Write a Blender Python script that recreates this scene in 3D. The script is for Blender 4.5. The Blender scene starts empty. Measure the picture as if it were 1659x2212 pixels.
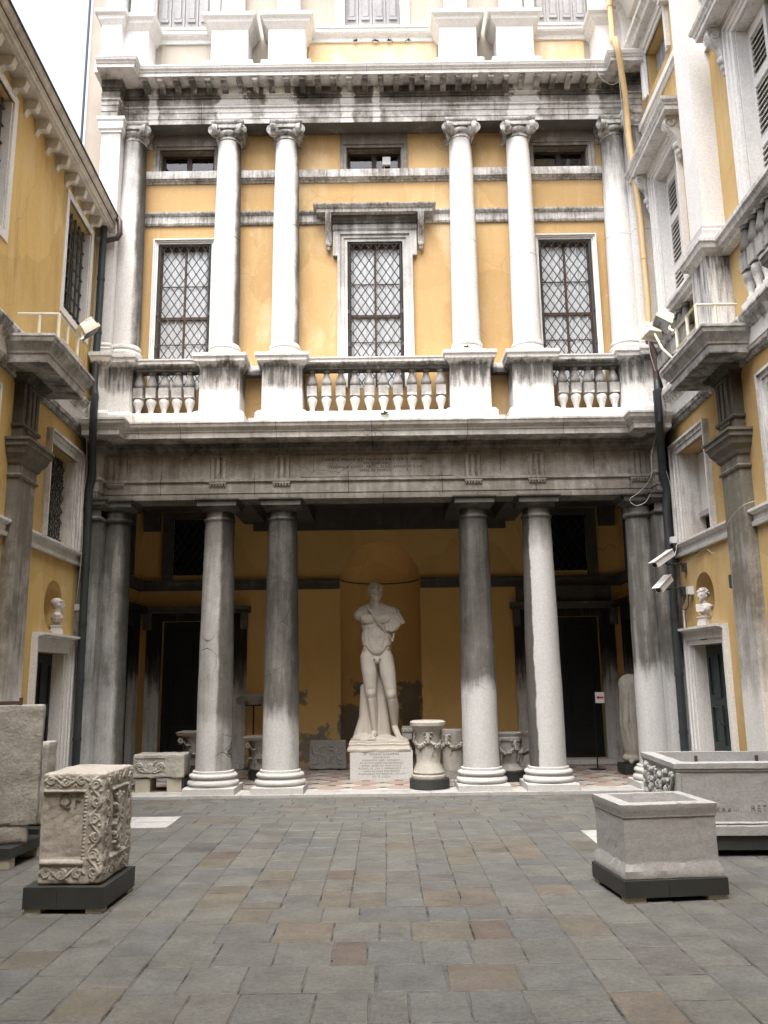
import bpy, bmesh, math, random
import numpy as np
from mathutils import Vector, Matrix, noise as mnoise

rnd = random.Random(11)
rad = math.radians
sc = bpy.context.scene
col = sc.collection

# ------------------------------------------------------------------ camera
PIT, ROL = rad(11.07), rad(0.75)
fwd = Vector((0, math.cos(PIT), math.sin(PIT)))
rgt = Vector((1, 0, 0)); upv = rgt.cross(fwd)
cr = rgt * math.cos(ROL) - upv * math.sin(ROL)
cu = upv * math.cos(ROL) + rgt * math.sin(ROL)
cam_d = bpy.data.cameras.new('camera')
cam = bpy.data.objects.new('camera', cam_d); col.objects.link(cam)
cam_d.sensor_fit = 'VERTICAL'; cam_d.sensor_height = 36.0
cam_d.lens = 1793.0 / 2212.0 * 36.0
cam_d.clip_end = 500; cam_d.clip_start = 0.05
M = Matrix((cr, cu, -fwd)).transposed().to_4x4(); M.translation = (0.09, -12.03, 1.6)
cam.matrix_world = M
sc.camera = cam

# ------------------------------------------------------------------ sky, sun, exposure (bright overcast)
SUN_AZ, SUN_EL = rad(192), rad(69)
w = bpy.data.worlds.new('World'); sc.world = w; w.use_nodes = True
nt = w.node_tree; nt.nodes.clear()
sky = nt.nodes.new('ShaderNodeTexSky'); sky.sky_type = 'NISHITA'; sky.sun_disc = False
sky.sun_elevation = SUN_EL; sky.sun_rotation = SUN_AZ
sky.air_density = 1.0; sky.dust_density = 6.0; sky.ozone_density = 1.0
hs = nt.nodes.new('ShaderNodeHueSaturation'); hs.inputs['Saturation'].default_value = 0.6
bg = nt.nodes.new('ShaderNodeBackground'); bg.inputs['Strength'].default_value = 0.15
wo = nt.nodes.new('ShaderNodeOutputWorld')
nt.links.new(sky.outputs[0], hs.inputs['Color']); nt.links.new(hs.outputs[0], bg.inputs[0]); nt.links.new(bg.outputs[0], wo.inputs[0])
sd = bpy.data.lights.new('sun', 'SUN'); sd.energy = 1.25; sd.angle = rad(60); sd.color = (1, 0.995, 0.985)
so = bpy.data.objects.new('sun', sd); col.objects.link(so)
sdir = Vector((math.sin(SUN_AZ) * math.cos(SUN_EL), math.cos(SUN_AZ) * math.cos(SUN_EL), math.sin(SUN_EL)))
so.rotation_euler = sdir.to_track_quat('Z', 'Y').to_euler(); so.location = (-6, -14, 24)
vs = sc.view_settings
vs.view_transform = 'Standard'; vs.look = 'None'; vs.gamma = 1.0; vs.use_curve_mapping = False
vs.exposure = 2.05

# ------------------------------------------------------------------ object helpers
def link(o, parent=None):
    col.objects.link(o)
    if parent is not None: o.parent = parent
    return o
def tag(o, label=None, cat=None, group=None, kind=None):
    if label: o['label'] = label
    if cat: o['category'] = cat
    if group: o['group'] = group
    if kind: o['kind'] = kind
    return o
def thing(name, label, cat, loc=(0, 0, 0), rz=0.0, group=None):
    o = bpy.data.objects.new(name, None); o.empty_display_size = 0.2
    link(o); o.location = loc; o.rotation_euler = (0, 0, rz)
    return tag(o, label, cat, group)
def inst(name, me, parent, loc=(0, 0, 0), rot=(0, 0, 0), scale=(1, 1, 1)):
    o = bpy.data.objects.new(name, me); link(o, parent)
    o.location = loc; o.rotation_euler = rot; o.scale = scale
    return o

class MB:
    def __init__(s): s.V = []; s.F = []
    def add(s, vs_, fs):
        n = len(s.V); s.V += [tuple(v) for v in vs_]; s.F += [tuple(i + n for i in f) for f in fs]; return s
    def box(s, x0, x1, y0, y1, z0, z1):
        return s.add([(x0, y0, z0), (x1, y0, z0), (x1, y1, z0), (x0, y1, z0), (x0, y0, z1), (x1, y0, z1), (x1, y1, z1), (x0, y1, z1)],
                     [(3, 2, 1, 0), (4, 5, 6, 7), (0, 1, 5, 4), (1, 2, 6, 5), (2, 3, 7, 6), (3, 0, 4, 7)])
    def quad(s, a, b, c, d): return s.add([a, b, c, d], [(0, 1, 2, 3)])
    def obox(s, c, ax, ay, az):      # oriented box: centre, three half-axis vectors
        c, ax, ay, az = map(Vector, (c, ax, ay, az))
        vs_ = [c + ax * i + ay * j + az * k for k in (-1, 1) for j in (-1, 1) for i in (-1, 1)]
        return s.add(vs_, [(0, 2, 3, 1), (4, 5, 7, 6), (0, 1, 5, 4), (2, 6, 7, 3), (0, 4, 6, 2), (1, 3, 7, 5)])
    def bar(s, a, b, r):             # square bar
        a, b = Vector(a), Vector(b); d = (b - a); L = d.length; d.normalize()
        u = d.orthogonal().normalized(); v = d.cross(u)
        return s.obox((a + b) / 2, d * (L / 2), u * r, v * r)
    def sweep(s, path, prof, closed=False):
        n = len(path); m = len(prof); pts = []
        P = [Vector(p[:2]) for p in path]
        for i in range(n):
            def dirn(a, b):
                d = (P[b] - P[a]).normalized(); return Vector((d.y, -d.x))
            if closed: n1, n2 = dirn((i - 1) % n, i), dirn(i, (i + 1) % n)
            else:
                n1 = dirn(i - 1, i) if i > 0 else dirn(i, i + 1); n2 = dirn(i, i + 1) if i < n - 1 else n1
            h = n1 + n2
            h = h / max(0.2, h.dot(n1)) if h.length > 1e-6 else n1
            for (o, z) in prof: pts.append((P[i].x + h.x * o, P[i].y + h.y * o, z))
        fs = []
        for i in range(n if closed else n - 1):
            a = i * m; b = ((i + 1) % n) * m
            for k in range(m):
                k2 = (k + 1) % m; fs.append((a + k, b + k, b + k2, a + k2))
        if not closed:
            fs.append(tuple(range(m))); fs.append(tuple((n - 1) * m + k for k in reversed(range(m))))
        return s.add(pts, fs)
    def ring(s, x0, x1, y0, y1, prof):  # square moulding round a pier, outward
        return s.sweep([(x0, y0), (x1, y0), (x1, y1), (x0, y1)], prof, closed=True)
    def lathe(s, prof, c=(0, 0, 0), seg=40, caps=True):
        pts = []; m = len(prof)
        for i in range(seg):
            a = 2 * math.pi * i / seg
            for r, z in prof: pts.append((c[0] + r * math.cos(a), c[1] + r * math.sin(a), c[2] + z))
        fs = []
        for i in range(seg):
            a = i * m; b = ((i + 1) % seg) * m
            for k in range(m - 1): fs.append((a + k, b + k, b + k + 1, a + k + 1))
        if caps:
            fs.append(tuple(i * m for i in reversed(range(seg)))); fs.append(tuple(i * m + m - 1 for i in range(seg)))
        return s.add(pts, fs)
    def tube(s, path, r, seg=8, caps=True):
        P = [Vector(p) for p in path]; n = len(P); pts = []
        rr = r if isinstance(r, (list, tuple)) else [r] * n
        t0 = (P[1] - P[0]).normalized(); u = t0.orthogonal().normalized()
        for i in range(n):
            if i == 0: t = P[1] - P[0]
            elif i == n - 1: t = P[-1] - P[-2]
            else: t = (P[i + 1] - P[i]).normalized() + (P[i] - P[i - 1]).normalized()
            t.normalize(); u = (u - t * u.dot(t)).normalized(); v = t.cross(u)
            for k in range(seg):
                a = 2 * math.pi * k / seg; pts.append(P[i] + (u * math.cos(a) + v * math.sin(a)) * rr[i])
        fs = [(i * seg + k, i * seg + (k + 1) % seg, (i + 1) * seg + (k + 1) % seg, (i + 1) * seg + k) for i in range(n - 1) for k in range(seg)]
        if caps: fs += [tuple(reversed(range(seg))), tuple((n - 1) * seg + k for k in range(seg))]
        return s.add(pts, fs)
    def ball(s, c, r, seg=10, rings=6, rot=None):
        rx, ry, rz = r if isinstance(r, (list, tuple)) else (r, r, r)
        pts = []
        for j in range(rings + 1):
            p = math.pi * j / rings
            for i in range(seg):
                a = 2 * math.pi * i / seg
                v = Vector((rx * math.sin(p) * math.cos(a), ry * math.sin(p) * math.sin(a), rz * math.cos(p)))
                if rot is not None: v = rot @ v
                pts.append(Vector(c) + v)
        fs = [(j * seg + i, (j + 1) * seg + i, (j + 1) * seg + (i + 1) % seg, j * seg + (i + 1) % seg) for j in range(rings) for i in range(seg)]
        return s.add(pts, fs)
    def capsule(s, a, b, ra, rb, seg=14):
        a, b = Vector(a), Vector(b); d = b - a; L = max(d.length, 1e-5); d.normalize()
        pts, rr = [], []
        for k in range(5):
            t = math.pi / 2 * k / 4; pts.append(a - d * ra * math.cos(t)); rr.append(max(ra * math.sin(t), 1e-4))
        for k in range(1, 4): pts.append(a + d * L * k / 4); rr.append(ra + (rb - ra) * k / 4)
        for k in range(5):
            t = math.pi / 2 * k / 4; pts.append(b + d * rb * math.sin(t)); rr.append(max(rb * math.cos(t), 1e-4))
        return s.tube(pts, rr, seg)
    def mesh(s, name, mat, smooth=None, fix=True):
        me = bpy.data.meshes.new(name); me.from_pydata(s.V, [], s.F)
        if fix:
            bm = bmesh.new(); bm.from_mesh(me)
            bmesh.ops.remove_doubles(bm, verts=bm.verts, dist=1e-5)
            bmesh.ops.dissolve_degenerate(bm, edges=bm.edges, dist=1e-6)
            bmesh.ops.recalc_face_normals(bm, faces=bm.faces); bm.to_mesh(me); bm.free()
        if smooth:
            me.polygons.foreach_set('use_smooth', [True] * len(me.polygons)); me.set_sharp_from_angle(angle=rad(smooth))
        if mat is not None: me.materials.append(mat)
        me.update(); return me
    def build(s, name, mat, parent=None, smooth=None, loc=(0, 0, 0), fix=True):
        return inst(name, s.mesh(name, mat, smooth, fix), parent, loc)

def wall_panel(mb, a0, a1, z0, z1, d0, d1, openings, m):
    """sheet with rectangular openings and reveals; m(a, d, z) -> xyz"""
    As = sorted(set([a0, a1] + [v for o in openings for v in o[:2]])); Zs = sorted(set([z0, z1] + [v for o in openings for v in o[2:]]))
    for i in range(len(As) - 1):
        for j in range(len(Zs) - 1):
            ca, cz = (As[i] + As[i + 1]) / 2, (Zs[j] + Zs[j + 1]) / 2
            if any(o[0] < ca < o[1] and o[2] < cz < o[3] for o in openings): continue
            mb.quad(m(As[i], d0, Zs[j]), m(As[i + 1], d0, Zs[j]), m(As[i + 1], d0, Zs[j + 1]), m(As[i], d0, Zs[j + 1]))
    for (p, q, r_, s_) in openings:
        for (A, B) in (((p, r_), (q, r_)), ((q, r_), (q, s_)), ((q, s_), (p, s_)), ((p, s_), (p, r_))):
            mb.quad(m(A[0], d0, A[1]), m(B[0], d0, B[1]), m(B[0], d1, B[1]), m(A[0], d1, A[1]))

def remeshed(mb, voxel, smooth_it, name, mat, parent=None):
    me = mb.mesh(name + '_src', None, fix=True)
    o = bpy.data.objects.new('tmp', me); col.objects.link(o)
    r = o.modifiers.new('r', 'REMESH'); r.mode = 'VOXEL'; r.voxel_size = voxel
    if smooth_it:
        s_ = o.modifiers.new('s', 'SMOOTH'); s_.factor = 0.5; s_.iterations = smooth_it
    dg = bpy.context.evaluated_depsgraph_get(); dg.update()
    out = bpy.data.meshes.new_from_object(o.evaluated_get(dg)); out.name = name
    bpy.data.objects.remove(o); bpy.data.meshes.remove(me)
    out.polygons.foreach_set('use_smooth', [True] * len(out.polygons))
    out.materials.clear(); out.materials.append(mat)
    return inst(name, out, parent)

def text_mesh(body, size, mat, name, parent, loc, rot=(math.pi / 2, 0, 0), extrude=0.002, width=None, bold=0.0):
    cu_ = bpy.data.curves.new('t', 'FONT'); cu_.body = body; cu_.size = size; cu_.align_x = 'CENTER'; cu_.align_y = 'CENTER'
    cu_.extrude = extrude; cu_.offset = bold; cu_.space_character = 1.12; cu_.resolution_u = 3
    o = bpy.data.objects.new('t', cu_); col.objects.link(o)
    dg = bpy.context.evaluated_depsgraph_get(); dg.update()
    me = bpy.data.meshes.new_from_object(o.evaluated_get(dg)); me.name = name
    bpy.data.objects.remove(o); bpy.data.curves.remove(cu_)
    sx = 1.0
    if width:
        xs = [v.co.x for v in me.vertices]; sx = width / (max(xs) - min(xs))
    for v in me.vertices: v.co.x *= sx
    me.materials.clear(); me.materials.append(mat)
    return tag(inst(name, me, parent, loc, rot), kind='stuff' if len(body) > 1 else None)
# ------------------------------------------------------------------ materials
class NT:
    def __init__(s, name):
        s.m = bpy.data.materials.new(name); s.m.use_nodes = True; s.t = s.m.node_tree; s.t.nodes.clear()
        s.out = s.n('OutputMaterial'); s.b = s.n('BsdfPrincipled'); s.l(s.b.outputs[0], s.out.inputs['Surface'])
        s._pos = None
    def n(s, ty, **kw):
        x = s.t.nodes.new('ShaderNode' + ty)
        for k, v in kw.items(): setattr(x, k, v)
        return x
    def l(s, a, b): s.t.links.new(a, b)
    def pos(s):
        if s._pos is None: s._pos = s.n('NewGeometry').outputs['Position']
        return s._pos
    def xyz(s):
        if not hasattr(s, '_xyz'):
            q = s.n('SeparateXYZ'); s.l(s.pos(), q.inputs[0]); s._xyz = q.outputs
        return s._xyz
    def math(s, op, a, b=None, c=None, clamp=False):
        x = s.n('Math', operation=op, use_clamp=clamp)
        for i, v in enumerate((a, b, c)):
            if v is None: continue
            if isinstance(v, (int, float)): x.inputs[i].default_value = v
            else: s.l(v, x.inputs[i])
        return x.outputs[0]
    def noise(s, scale, detail=5, rough=0.55, stretch=None, vec=None):
        x = s.n('TexNoise'); x.inputs['Scale'].default_value = scale; x.inputs['Detail'].default_value = detail; x.inputs['Roughness'].default_value = rough
        v = vec if vec is not None else s.pos()
        if stretch:
            mp = s.n('Mapping'); mp.inputs['Scale'].default_value = stretch; s.l(v, mp.inputs['Vector']); v = mp.outputs[0]
        s.l(v, x.inputs['Vector']); return x.outputs['Fac']
    def ramp(s, fac, stops, interp='LINEAR'):
        x = s.n('ValToRGB'); x.color_ramp.interpolation = interp
        e = x.color_ramp.elements
        while len(e) > 1: e.remove(e[-1])
        for i, (p, c) in enumerate(stops):
            el = e[0] if i == 0 else e.new(p)
            el.position = p
            c = (c, c, c) if isinstance(c, (int, float)) else c
            el.color = (*c, 1)
        s.l(fac, x.inputs[0]); return x.outputs[0]
    def mapr(s, v, a, b, c=0.0, d=1.0, smooth=False):
        x = s.n('MapRange'); x.clamp = True
        if smooth: x.interpolation_type = 'SMOOTHSTEP'
        s.l(v, x.inputs['Value'])
        for k, q in zip(('From Min', 'From Max', 'To Min', 'To Max'), (a, b, c, d)): x.inputs[k].default_value = q
        return x.outputs[0]
    def mix(s, fac, a, b, mode='MIX'):
        x = s.n('Mix', data_type='RGBA', blend_type=mode)
        for k, v in ((0, fac), (6, a), (7, b)):
            if isinstance(v, (int, float)): x.inputs[k].default_value = v
            elif isinstance(v, tuple): x.inputs[k].default_value = (*v, 1)
            else: s.l(v, x.inputs[k])
        return x.outputs[2]
    def bump(s, h, strength=0.3, dist=0.02):
        x = s.n('Bump'); x.inputs['Strength'].default_value = strength; x.inputs['Distance'].default_value = dist
        s.l(h, x.inputs['Height']); s.l(x.outputs[0], s.b.inputs['Normal'])
    def done(s, colr, rough=0.8, spec=0.3, metal=0.0):
        if isinstance(colr, tuple): s.b.inputs['Base Color'].default_value = (*colr, 1)
        else: s.l(colr, s.b.inputs['Base Color'])
        if isinstance(rough, (int, float)): s.b.inputs['Roughness'].default_value = rough
        else: s.l(rough, s.b.inputs['Roughness'])
        s.b.inputs['Specular IOR Level'].default_value = spec; s.b.inputs['Metallic'].default_value = metal
        return s.m

def stone(name, clean=(0.69, 0.68, 0.66), mid=(0.118, 0.112, 0.102), dark=(0.026, 0.024, 0.021), zr=((0, 0.1), (1, 0.1)),
          washes=(), amp=0.45, scale=2.2, streak=0.35, sscale=1.0, bump=0.35, rough=0.82, side=None, green=0.0, fine=0.12, sharp=1.0, crack=0.0, zn=0.35, joints=None, zj=()):
    """weathered limestone: clean / soiled / black crust, amount by height, washed stripes, noise and rain streaks"""
    s = NT(name); X, Y, Z = s.xyz()
    z0, z1 = zr[0][0], zr[-1][0]
    zz = s.math('ADD', Z, s.math('MULTIPLY', s.math('SUBTRACT', s.noise(3.0, 3, 0.6, (1.6, 1.6, 0.35)), 0.5), zn * min(1.0, (z1 - z0))))
    g = s.ramp(s.mapr(zz, z0, z1), [((z - z0) / (z1 - z0), v) for z, v in zr])
    g = s.math('ADD', g, s.math('MULTIPLY', s.math('SUBTRACT', s.noise(scale, 6, 0.6), 0.5), amp * 2))
    g = s.math('ADD', g, s.math('MULTIPLY', s.math('SUBTRACT', s.noise(scale * 4.3, 5, 0.65), 0.5), amp * 0.9))
    if streak: g = s.math('ADD', g, s.math('MULTIPLY', s.math('SUBTRACT', s.noise(4.5 * sscale, 5, 0.65, (2.4, 2.4, 0.22)), 0.5), streak * 2))
    if side:            # soiled on one flank, with painted shade on the upper shafts: (cx, cy, angle, amount, from, to)
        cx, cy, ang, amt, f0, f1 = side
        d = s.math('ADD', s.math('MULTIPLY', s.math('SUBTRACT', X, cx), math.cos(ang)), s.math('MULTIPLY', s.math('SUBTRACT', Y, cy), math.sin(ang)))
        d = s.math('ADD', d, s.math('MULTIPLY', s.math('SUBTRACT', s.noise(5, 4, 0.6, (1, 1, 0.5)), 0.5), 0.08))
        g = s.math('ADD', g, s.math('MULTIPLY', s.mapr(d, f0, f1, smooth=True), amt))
    for (ax, c, wd, amt) in washes:
        q = {'x': X, 'y': Y, 'z': Z}[ax]
        d = s.math('ABSOLUTE', s.math('SUBTRACT', q, c))
        d = s.math('ADD', d, s.math('MULTIPLY', s.math('SUBTRACT', s.noise(7, 5, 0.7), 0.5), wd * 2.0))
        g = s.math('SUBTRACT', g, s.math('MULTIPLY', s.mapr(d, wd, wd * 0.45, smooth=True), amt))
    if crack:
        vr = s.n('TexVoronoi'); vr.feature = 'DISTANCE_TO_EDGE'; vr.inputs['Scale'].default_value = 2.6; vr.inputs['Randomness'].default_value = 1
        wv = s.n('Mix', data_type='VECTOR'); wv.inputs[0].default_value = 0.12
        nn = s.n('TexNoise'); nn.inputs['Scale'].default_value = 4; s.l(s.pos(), nn.inputs['Vector'])
        s.l(s.pos(), wv.inputs[4]); s.l(nn.outputs['Color'], wv.inputs[5]); s.l(wv.outputs[1], vr.inputs['Vector'])
        ck = s.mapr(vr.outputs['Distance'], 0.012, 0.0)
        ck = s.math('MULTIPLY', ck, s.mapr(s.noise(1.3, 2), 0.5, 0.62)); g = s.math('ADD', g, s.math('MULTIPLY', ck, crack))
    if joints:          # fine vertical joints between the blocks
        q = s.math('ADD', s.math('MULTIPLY', X, 1.0 / joints), s.math('MULTIPLY', s.math('FLOOR', s.math('MULTIPLY', Z, 3.1)), 0.37))
        q = s.math('ABSOLUTE', s.math('SUBTRACT', s.math('FRACT', q), 0.5)); g = s.math('ADD', g, s.math('MULTIPLY', s.mapr(q, 0.004, 0.002), 0.35))
    for zq in zj: g = s.math('ADD', g, s.math('MULTIPLY', s.mapr(s.math('ABSOLUTE', s.math('SUBTRACT', s.math('ADD', Z, s.math('MULTIPLY', s.noise(3, 2), 0.02)), zq)), 0.007, 0.004), 0.4))
    if sharp != 1.0: g = s.math('ADD', s.math('MULTIPLY', s.math('SUBTRACT', g, 0.5), sharp), 0.5)
    c = s.ramp(s.math('MULTIPLY', g, 1.0, clamp=True), [(0.0, clean), (0.22, tuple(a * 0.88 + b * 0.12 for a, b in zip(clean, mid))), (0.58, mid), (0.95, dark)])
    if green: c = s.mix(s.math('MULTIPLY', s.mapr(s.noise(6, 5, 0.7), 0.52, 0.7), green), c, (0.07, 0.085, 0.03))
    f = s.noise(38, 6, 0.7)
    c = s.mix(1.0, c, s.ramp(f, [(0.3, 1 - fine * 1.6), (0.62, 1 + fine * 0.3)]), 'MULTIPLY')
    pits = s.mapr(s.noise(90, 2, 0.5), 0.34, 0.28)
    c = s.mix(s.math('MULTIPLY', pits, 0.35), c, (0.09, 0.08, 0.07))
    h = s.math('ADD', s.math('MULTIPLY', f, 0.6), s.noise(9, 4, 0.6)); h = s.math('SUBTRACT', h, s.math('MULTIPLY', pits, 0.6))
    s.bump(h, bump, 0.012)
    return s.done(c, rough, 0.25)

def plaster(name, a=(0.56, 0.315, 0.095), b=(0.60, 0.375, 0.15), pale=(0.62, 0.50, 0.34), dirt=(0.20, 0.13, 0.06), zr=((0, 0), (1, 0)), dirt_amt=0.35, pale_amt=0.4, patches=(), bump=0.12):
    s = NT(name); X, Y, Z = s.xyz()
    c = s.mix(s.mapr(s.noise(0.9, 5, 0.6), 0.3, 0.7), a, b)
    c = s.mix(s.math('MULTIPLY', s.mapr(s.noise(2.2, 6, 0.65, (1, 1, 0.45)), 0.53, 0.75), pale_amt), c, pale)
    st = s.mapr(s.noise(3.4, 5, 0.7, (2.2, 2.2, 0.16)), 0.56, 0.78)
    c = s.mix(s.math('MULTIPLY', st, pale_amt * 0.8), c, pale)
    dk = s.mapr(s.noise(2.7, 6, 0.7, (2, 2, 0.25)), 0.5, 0.85)
    z0, z1 = zr[0][0], zr[-1][0]
    dz = s.ramp(s.mapr(Z, z0, z1), [((z - z0) / (z1 - z0), v) for z, v in zr])
    d = s.math('ADD', s.math('MULTIPLY', dk, dirt_amt), s.math('MULTIPLY', s.math('MULTIPLY', dz, s.noise(4, 5, 0.6, (2, 2, 0.5))), 1.3), clamp=True)
    c = s.mix(d, c, dirt)
    for (cx, cz, hx, hz, kc) in patches:
        dx = s.math('SUBTRACT', s.math('ABSOLUTE', s.math('SUBTRACT', X, cx)), hx); dz_ = s.math('SUBTRACT', s.math('ABSOLUTE', s.math('SUBTRACT', Z, cz)), hz)
        q = s.math('ADD', s.math('MAXIMUM', dx, dz_), s.math('MULTIPLY', s.math('SUBTRACT', s.noise(6, 6, 0.65), 0.5), 0.42))
        c = s.mix(s.math('MULTIPLY', s.mapr(q, 0.02, -0.012), 0.85), c, kc)
    wv = s.n('Mix', data_type='VECTOR'); wv.inputs[0].default_value = 0.35; nn = s.n('TexNoise'); nn.inputs['Scale'].default_value = 1.4; nn.inputs['Detail'].default_value = 5
    s.l(s.pos(), nn.inputs['Vector']); s.l(s.pos(), wv.inputs[4]); s.l(nn.outputs['Color'], wv.inputs[5])
    vr = s.n('TexVoronoi'); vr.inputs['Scale'].default_value = 0.85; s.l(wv.outputs[1], vr.inputs['Vector'])
    sp = s.n('SeparateColor'); s.l(vr.outputs['Color'], sp.inputs[0])
    c = s.mix(1.0, c, s.ramp(sp.outputs[0], [(0.0, (0.90, 0.885, 0.86)), (0.5, (1.0, 1.0, 1.0)), (1.0, (1.06, 1.065, 1.08))]), 'MULTIPLY')
    ve = s.n('TexVoronoi'); ve.feature = 'DISTANCE_TO_EDGE'; ve.inputs['Scale'].default_value = 1.1; s.l(wv.outputs[1], ve.inputs['Vector'])
    c = s.mix(s.math('MULTIPLY', s.math('MULTIPLY', s.mapr(ve.outputs['Distance'], 0.005, 0.0), s.mapr(s.noise(0.8, 2), 0.52, 0.6)), 0.45), c, dirt)
    c = s.mix(s.math('MULTIPLY', s.mapr(s.noise(7.5, 6, 0.75), 0.58, 0.72), 0.3), c, pale)
    c = s.mix(1.0, c, s.ramp(s.noise(60, 4, 0.7), [(0.3, 0.9), (0.65, 1.04)]), 'MULTIPLY')
    s.bump(s.math('ADD', s.noise(14, 5, 0.6), s.math('MULTIPLY', s.noise(70, 3), 0.4)), bump, 0.01)
    return s.done(c, 0.9, 0.15)

def paint(name, c, rough=0.5, var=0.12, spec=0.35, metal=0.0, dirt=0.25, sc_=12):
    s = NT(name)
    k = s.mix(s.math('MULTIPLY', s.mapr(s.noise(sc_, 5, 0.65), 0.45, 0.75), dirt), c, tuple(x * 0.45 for x in c))
    k = s.mix(1.0, k, s.ramp(s.noise(2.5, 4), [(0.3, 1 - var), (0.7, 1 + var)]), 'MULTIPLY')
    s.bump(s.noise(45, 4), 0.1, 0.004)
    return s.done(k, rough, spec, metal)

def flat_dark(name, c): return NT(name).done(c, 0.9, 0.1)

M = {}
GCL = (0.47, 0.47, 0.465)
# main order
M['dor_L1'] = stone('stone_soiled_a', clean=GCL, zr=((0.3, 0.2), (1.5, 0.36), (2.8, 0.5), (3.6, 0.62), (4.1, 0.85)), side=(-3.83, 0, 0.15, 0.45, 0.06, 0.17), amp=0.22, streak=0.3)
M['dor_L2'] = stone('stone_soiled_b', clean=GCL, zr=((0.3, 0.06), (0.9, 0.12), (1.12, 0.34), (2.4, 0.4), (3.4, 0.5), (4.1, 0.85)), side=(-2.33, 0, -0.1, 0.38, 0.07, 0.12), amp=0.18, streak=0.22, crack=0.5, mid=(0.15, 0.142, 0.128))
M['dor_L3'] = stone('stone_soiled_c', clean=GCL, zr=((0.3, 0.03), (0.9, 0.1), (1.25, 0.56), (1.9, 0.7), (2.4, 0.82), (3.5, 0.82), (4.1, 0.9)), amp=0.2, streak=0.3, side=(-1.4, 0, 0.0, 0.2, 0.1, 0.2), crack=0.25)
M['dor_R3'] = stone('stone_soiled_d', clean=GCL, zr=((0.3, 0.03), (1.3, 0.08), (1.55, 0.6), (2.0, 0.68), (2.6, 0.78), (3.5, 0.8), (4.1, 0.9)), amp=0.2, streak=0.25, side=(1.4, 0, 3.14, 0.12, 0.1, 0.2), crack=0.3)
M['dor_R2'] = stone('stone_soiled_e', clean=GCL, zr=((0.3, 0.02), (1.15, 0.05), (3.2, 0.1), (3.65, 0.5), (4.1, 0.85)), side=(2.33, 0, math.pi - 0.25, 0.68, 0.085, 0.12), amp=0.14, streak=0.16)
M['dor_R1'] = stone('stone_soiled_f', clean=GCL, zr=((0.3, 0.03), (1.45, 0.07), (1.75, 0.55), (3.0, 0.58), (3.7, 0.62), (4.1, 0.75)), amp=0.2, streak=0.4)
M['capdark'] = stone('stone_black_crust', zr=((3.8, 0.55), (4.13, 0.8)), amp=0.35, streak=0.1)
M['base'] = stone('stone_base', zr=((0, 0.1), (0.35, 0.06)), amp=0.2, streak=0.1, clean=(0.47, 0.465, 0.45))
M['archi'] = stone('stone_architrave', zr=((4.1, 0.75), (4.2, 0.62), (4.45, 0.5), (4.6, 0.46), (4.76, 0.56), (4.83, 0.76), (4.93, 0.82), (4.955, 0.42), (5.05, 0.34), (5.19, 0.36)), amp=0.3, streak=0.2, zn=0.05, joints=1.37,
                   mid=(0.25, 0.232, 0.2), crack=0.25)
M['ped'] = stone('stone_pedestal', zr=((5.18, -0.05), (5.5, -0.03), (5.7, 0.06), (5.82, 0.42), (6.0, 0.56), (6.1, 0.64), (6.16, 0.52), (6.24, 0.15), (6.4, 0.05)), amp=0.22, streak=0.45, sscale=1.6)
M['balrail'] = stone('stone_rail', zr=((6.1, 0.75), (6.17, 0.62), (6.22, 0.2), (6.3, 0.1)), amp=0.35, streak=0.35, sscale=2.0)
M['balbase'] = stone('stone_base_course', zr=((5.15, 0.05), (5.5, -0.05)), amp=0.15, streak=0.1)
M['baluster'] = stone('stone_baluster', zr=((5.45, -0.05), (5.68, 0.0), (5.73, 0.4), (6.0, 0.5), (6.12, 0.62)), amp=0.22, streak=0.15)
for k, sd_ in (('ion_L', (-1.4, 0, 0, 0.0, 0.1, 0.2)), ):
    pass
M['ion_L1'] = stone('stone_upper_a', zr=((6.3, 0.0), (8, 0.12), (9.5, 0.3), (10.3, 0.5)), side=(-3.86, 0, 0.0, 0.5, 0.08, 0.19), amp=0.16, streak=0.25)  # shadowy right flanks of the upper shafts painted in, together with grime
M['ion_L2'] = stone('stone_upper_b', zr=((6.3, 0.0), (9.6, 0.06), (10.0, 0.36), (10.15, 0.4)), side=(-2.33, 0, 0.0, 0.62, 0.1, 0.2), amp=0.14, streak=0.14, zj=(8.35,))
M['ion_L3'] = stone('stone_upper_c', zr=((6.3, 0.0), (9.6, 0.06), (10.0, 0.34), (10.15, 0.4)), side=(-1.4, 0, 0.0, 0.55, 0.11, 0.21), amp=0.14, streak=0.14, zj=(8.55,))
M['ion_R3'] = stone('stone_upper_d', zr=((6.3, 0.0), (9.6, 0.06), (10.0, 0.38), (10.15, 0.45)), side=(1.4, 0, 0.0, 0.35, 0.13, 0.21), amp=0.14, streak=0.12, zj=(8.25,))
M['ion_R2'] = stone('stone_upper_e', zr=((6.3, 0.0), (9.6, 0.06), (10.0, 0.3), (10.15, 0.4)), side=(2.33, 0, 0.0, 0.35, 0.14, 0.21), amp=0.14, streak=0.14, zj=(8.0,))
M['ion_R1'] = stone('stone_upper_f', zr=((6.3, -0.1), (8.4, 0.0), (9.2, 0.3), (9.8, 0.5), (10.3, 0.6)), amp=0.14, streak=0.3, zj=(8.3,))
M['ioncap'] = stone('stone_capital', zr=((9.95, 0.42), (10.15, 0.42), (10.35, 0.32)), amp=0.5, scale=6, streak=0.1, green=0.35)
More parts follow.
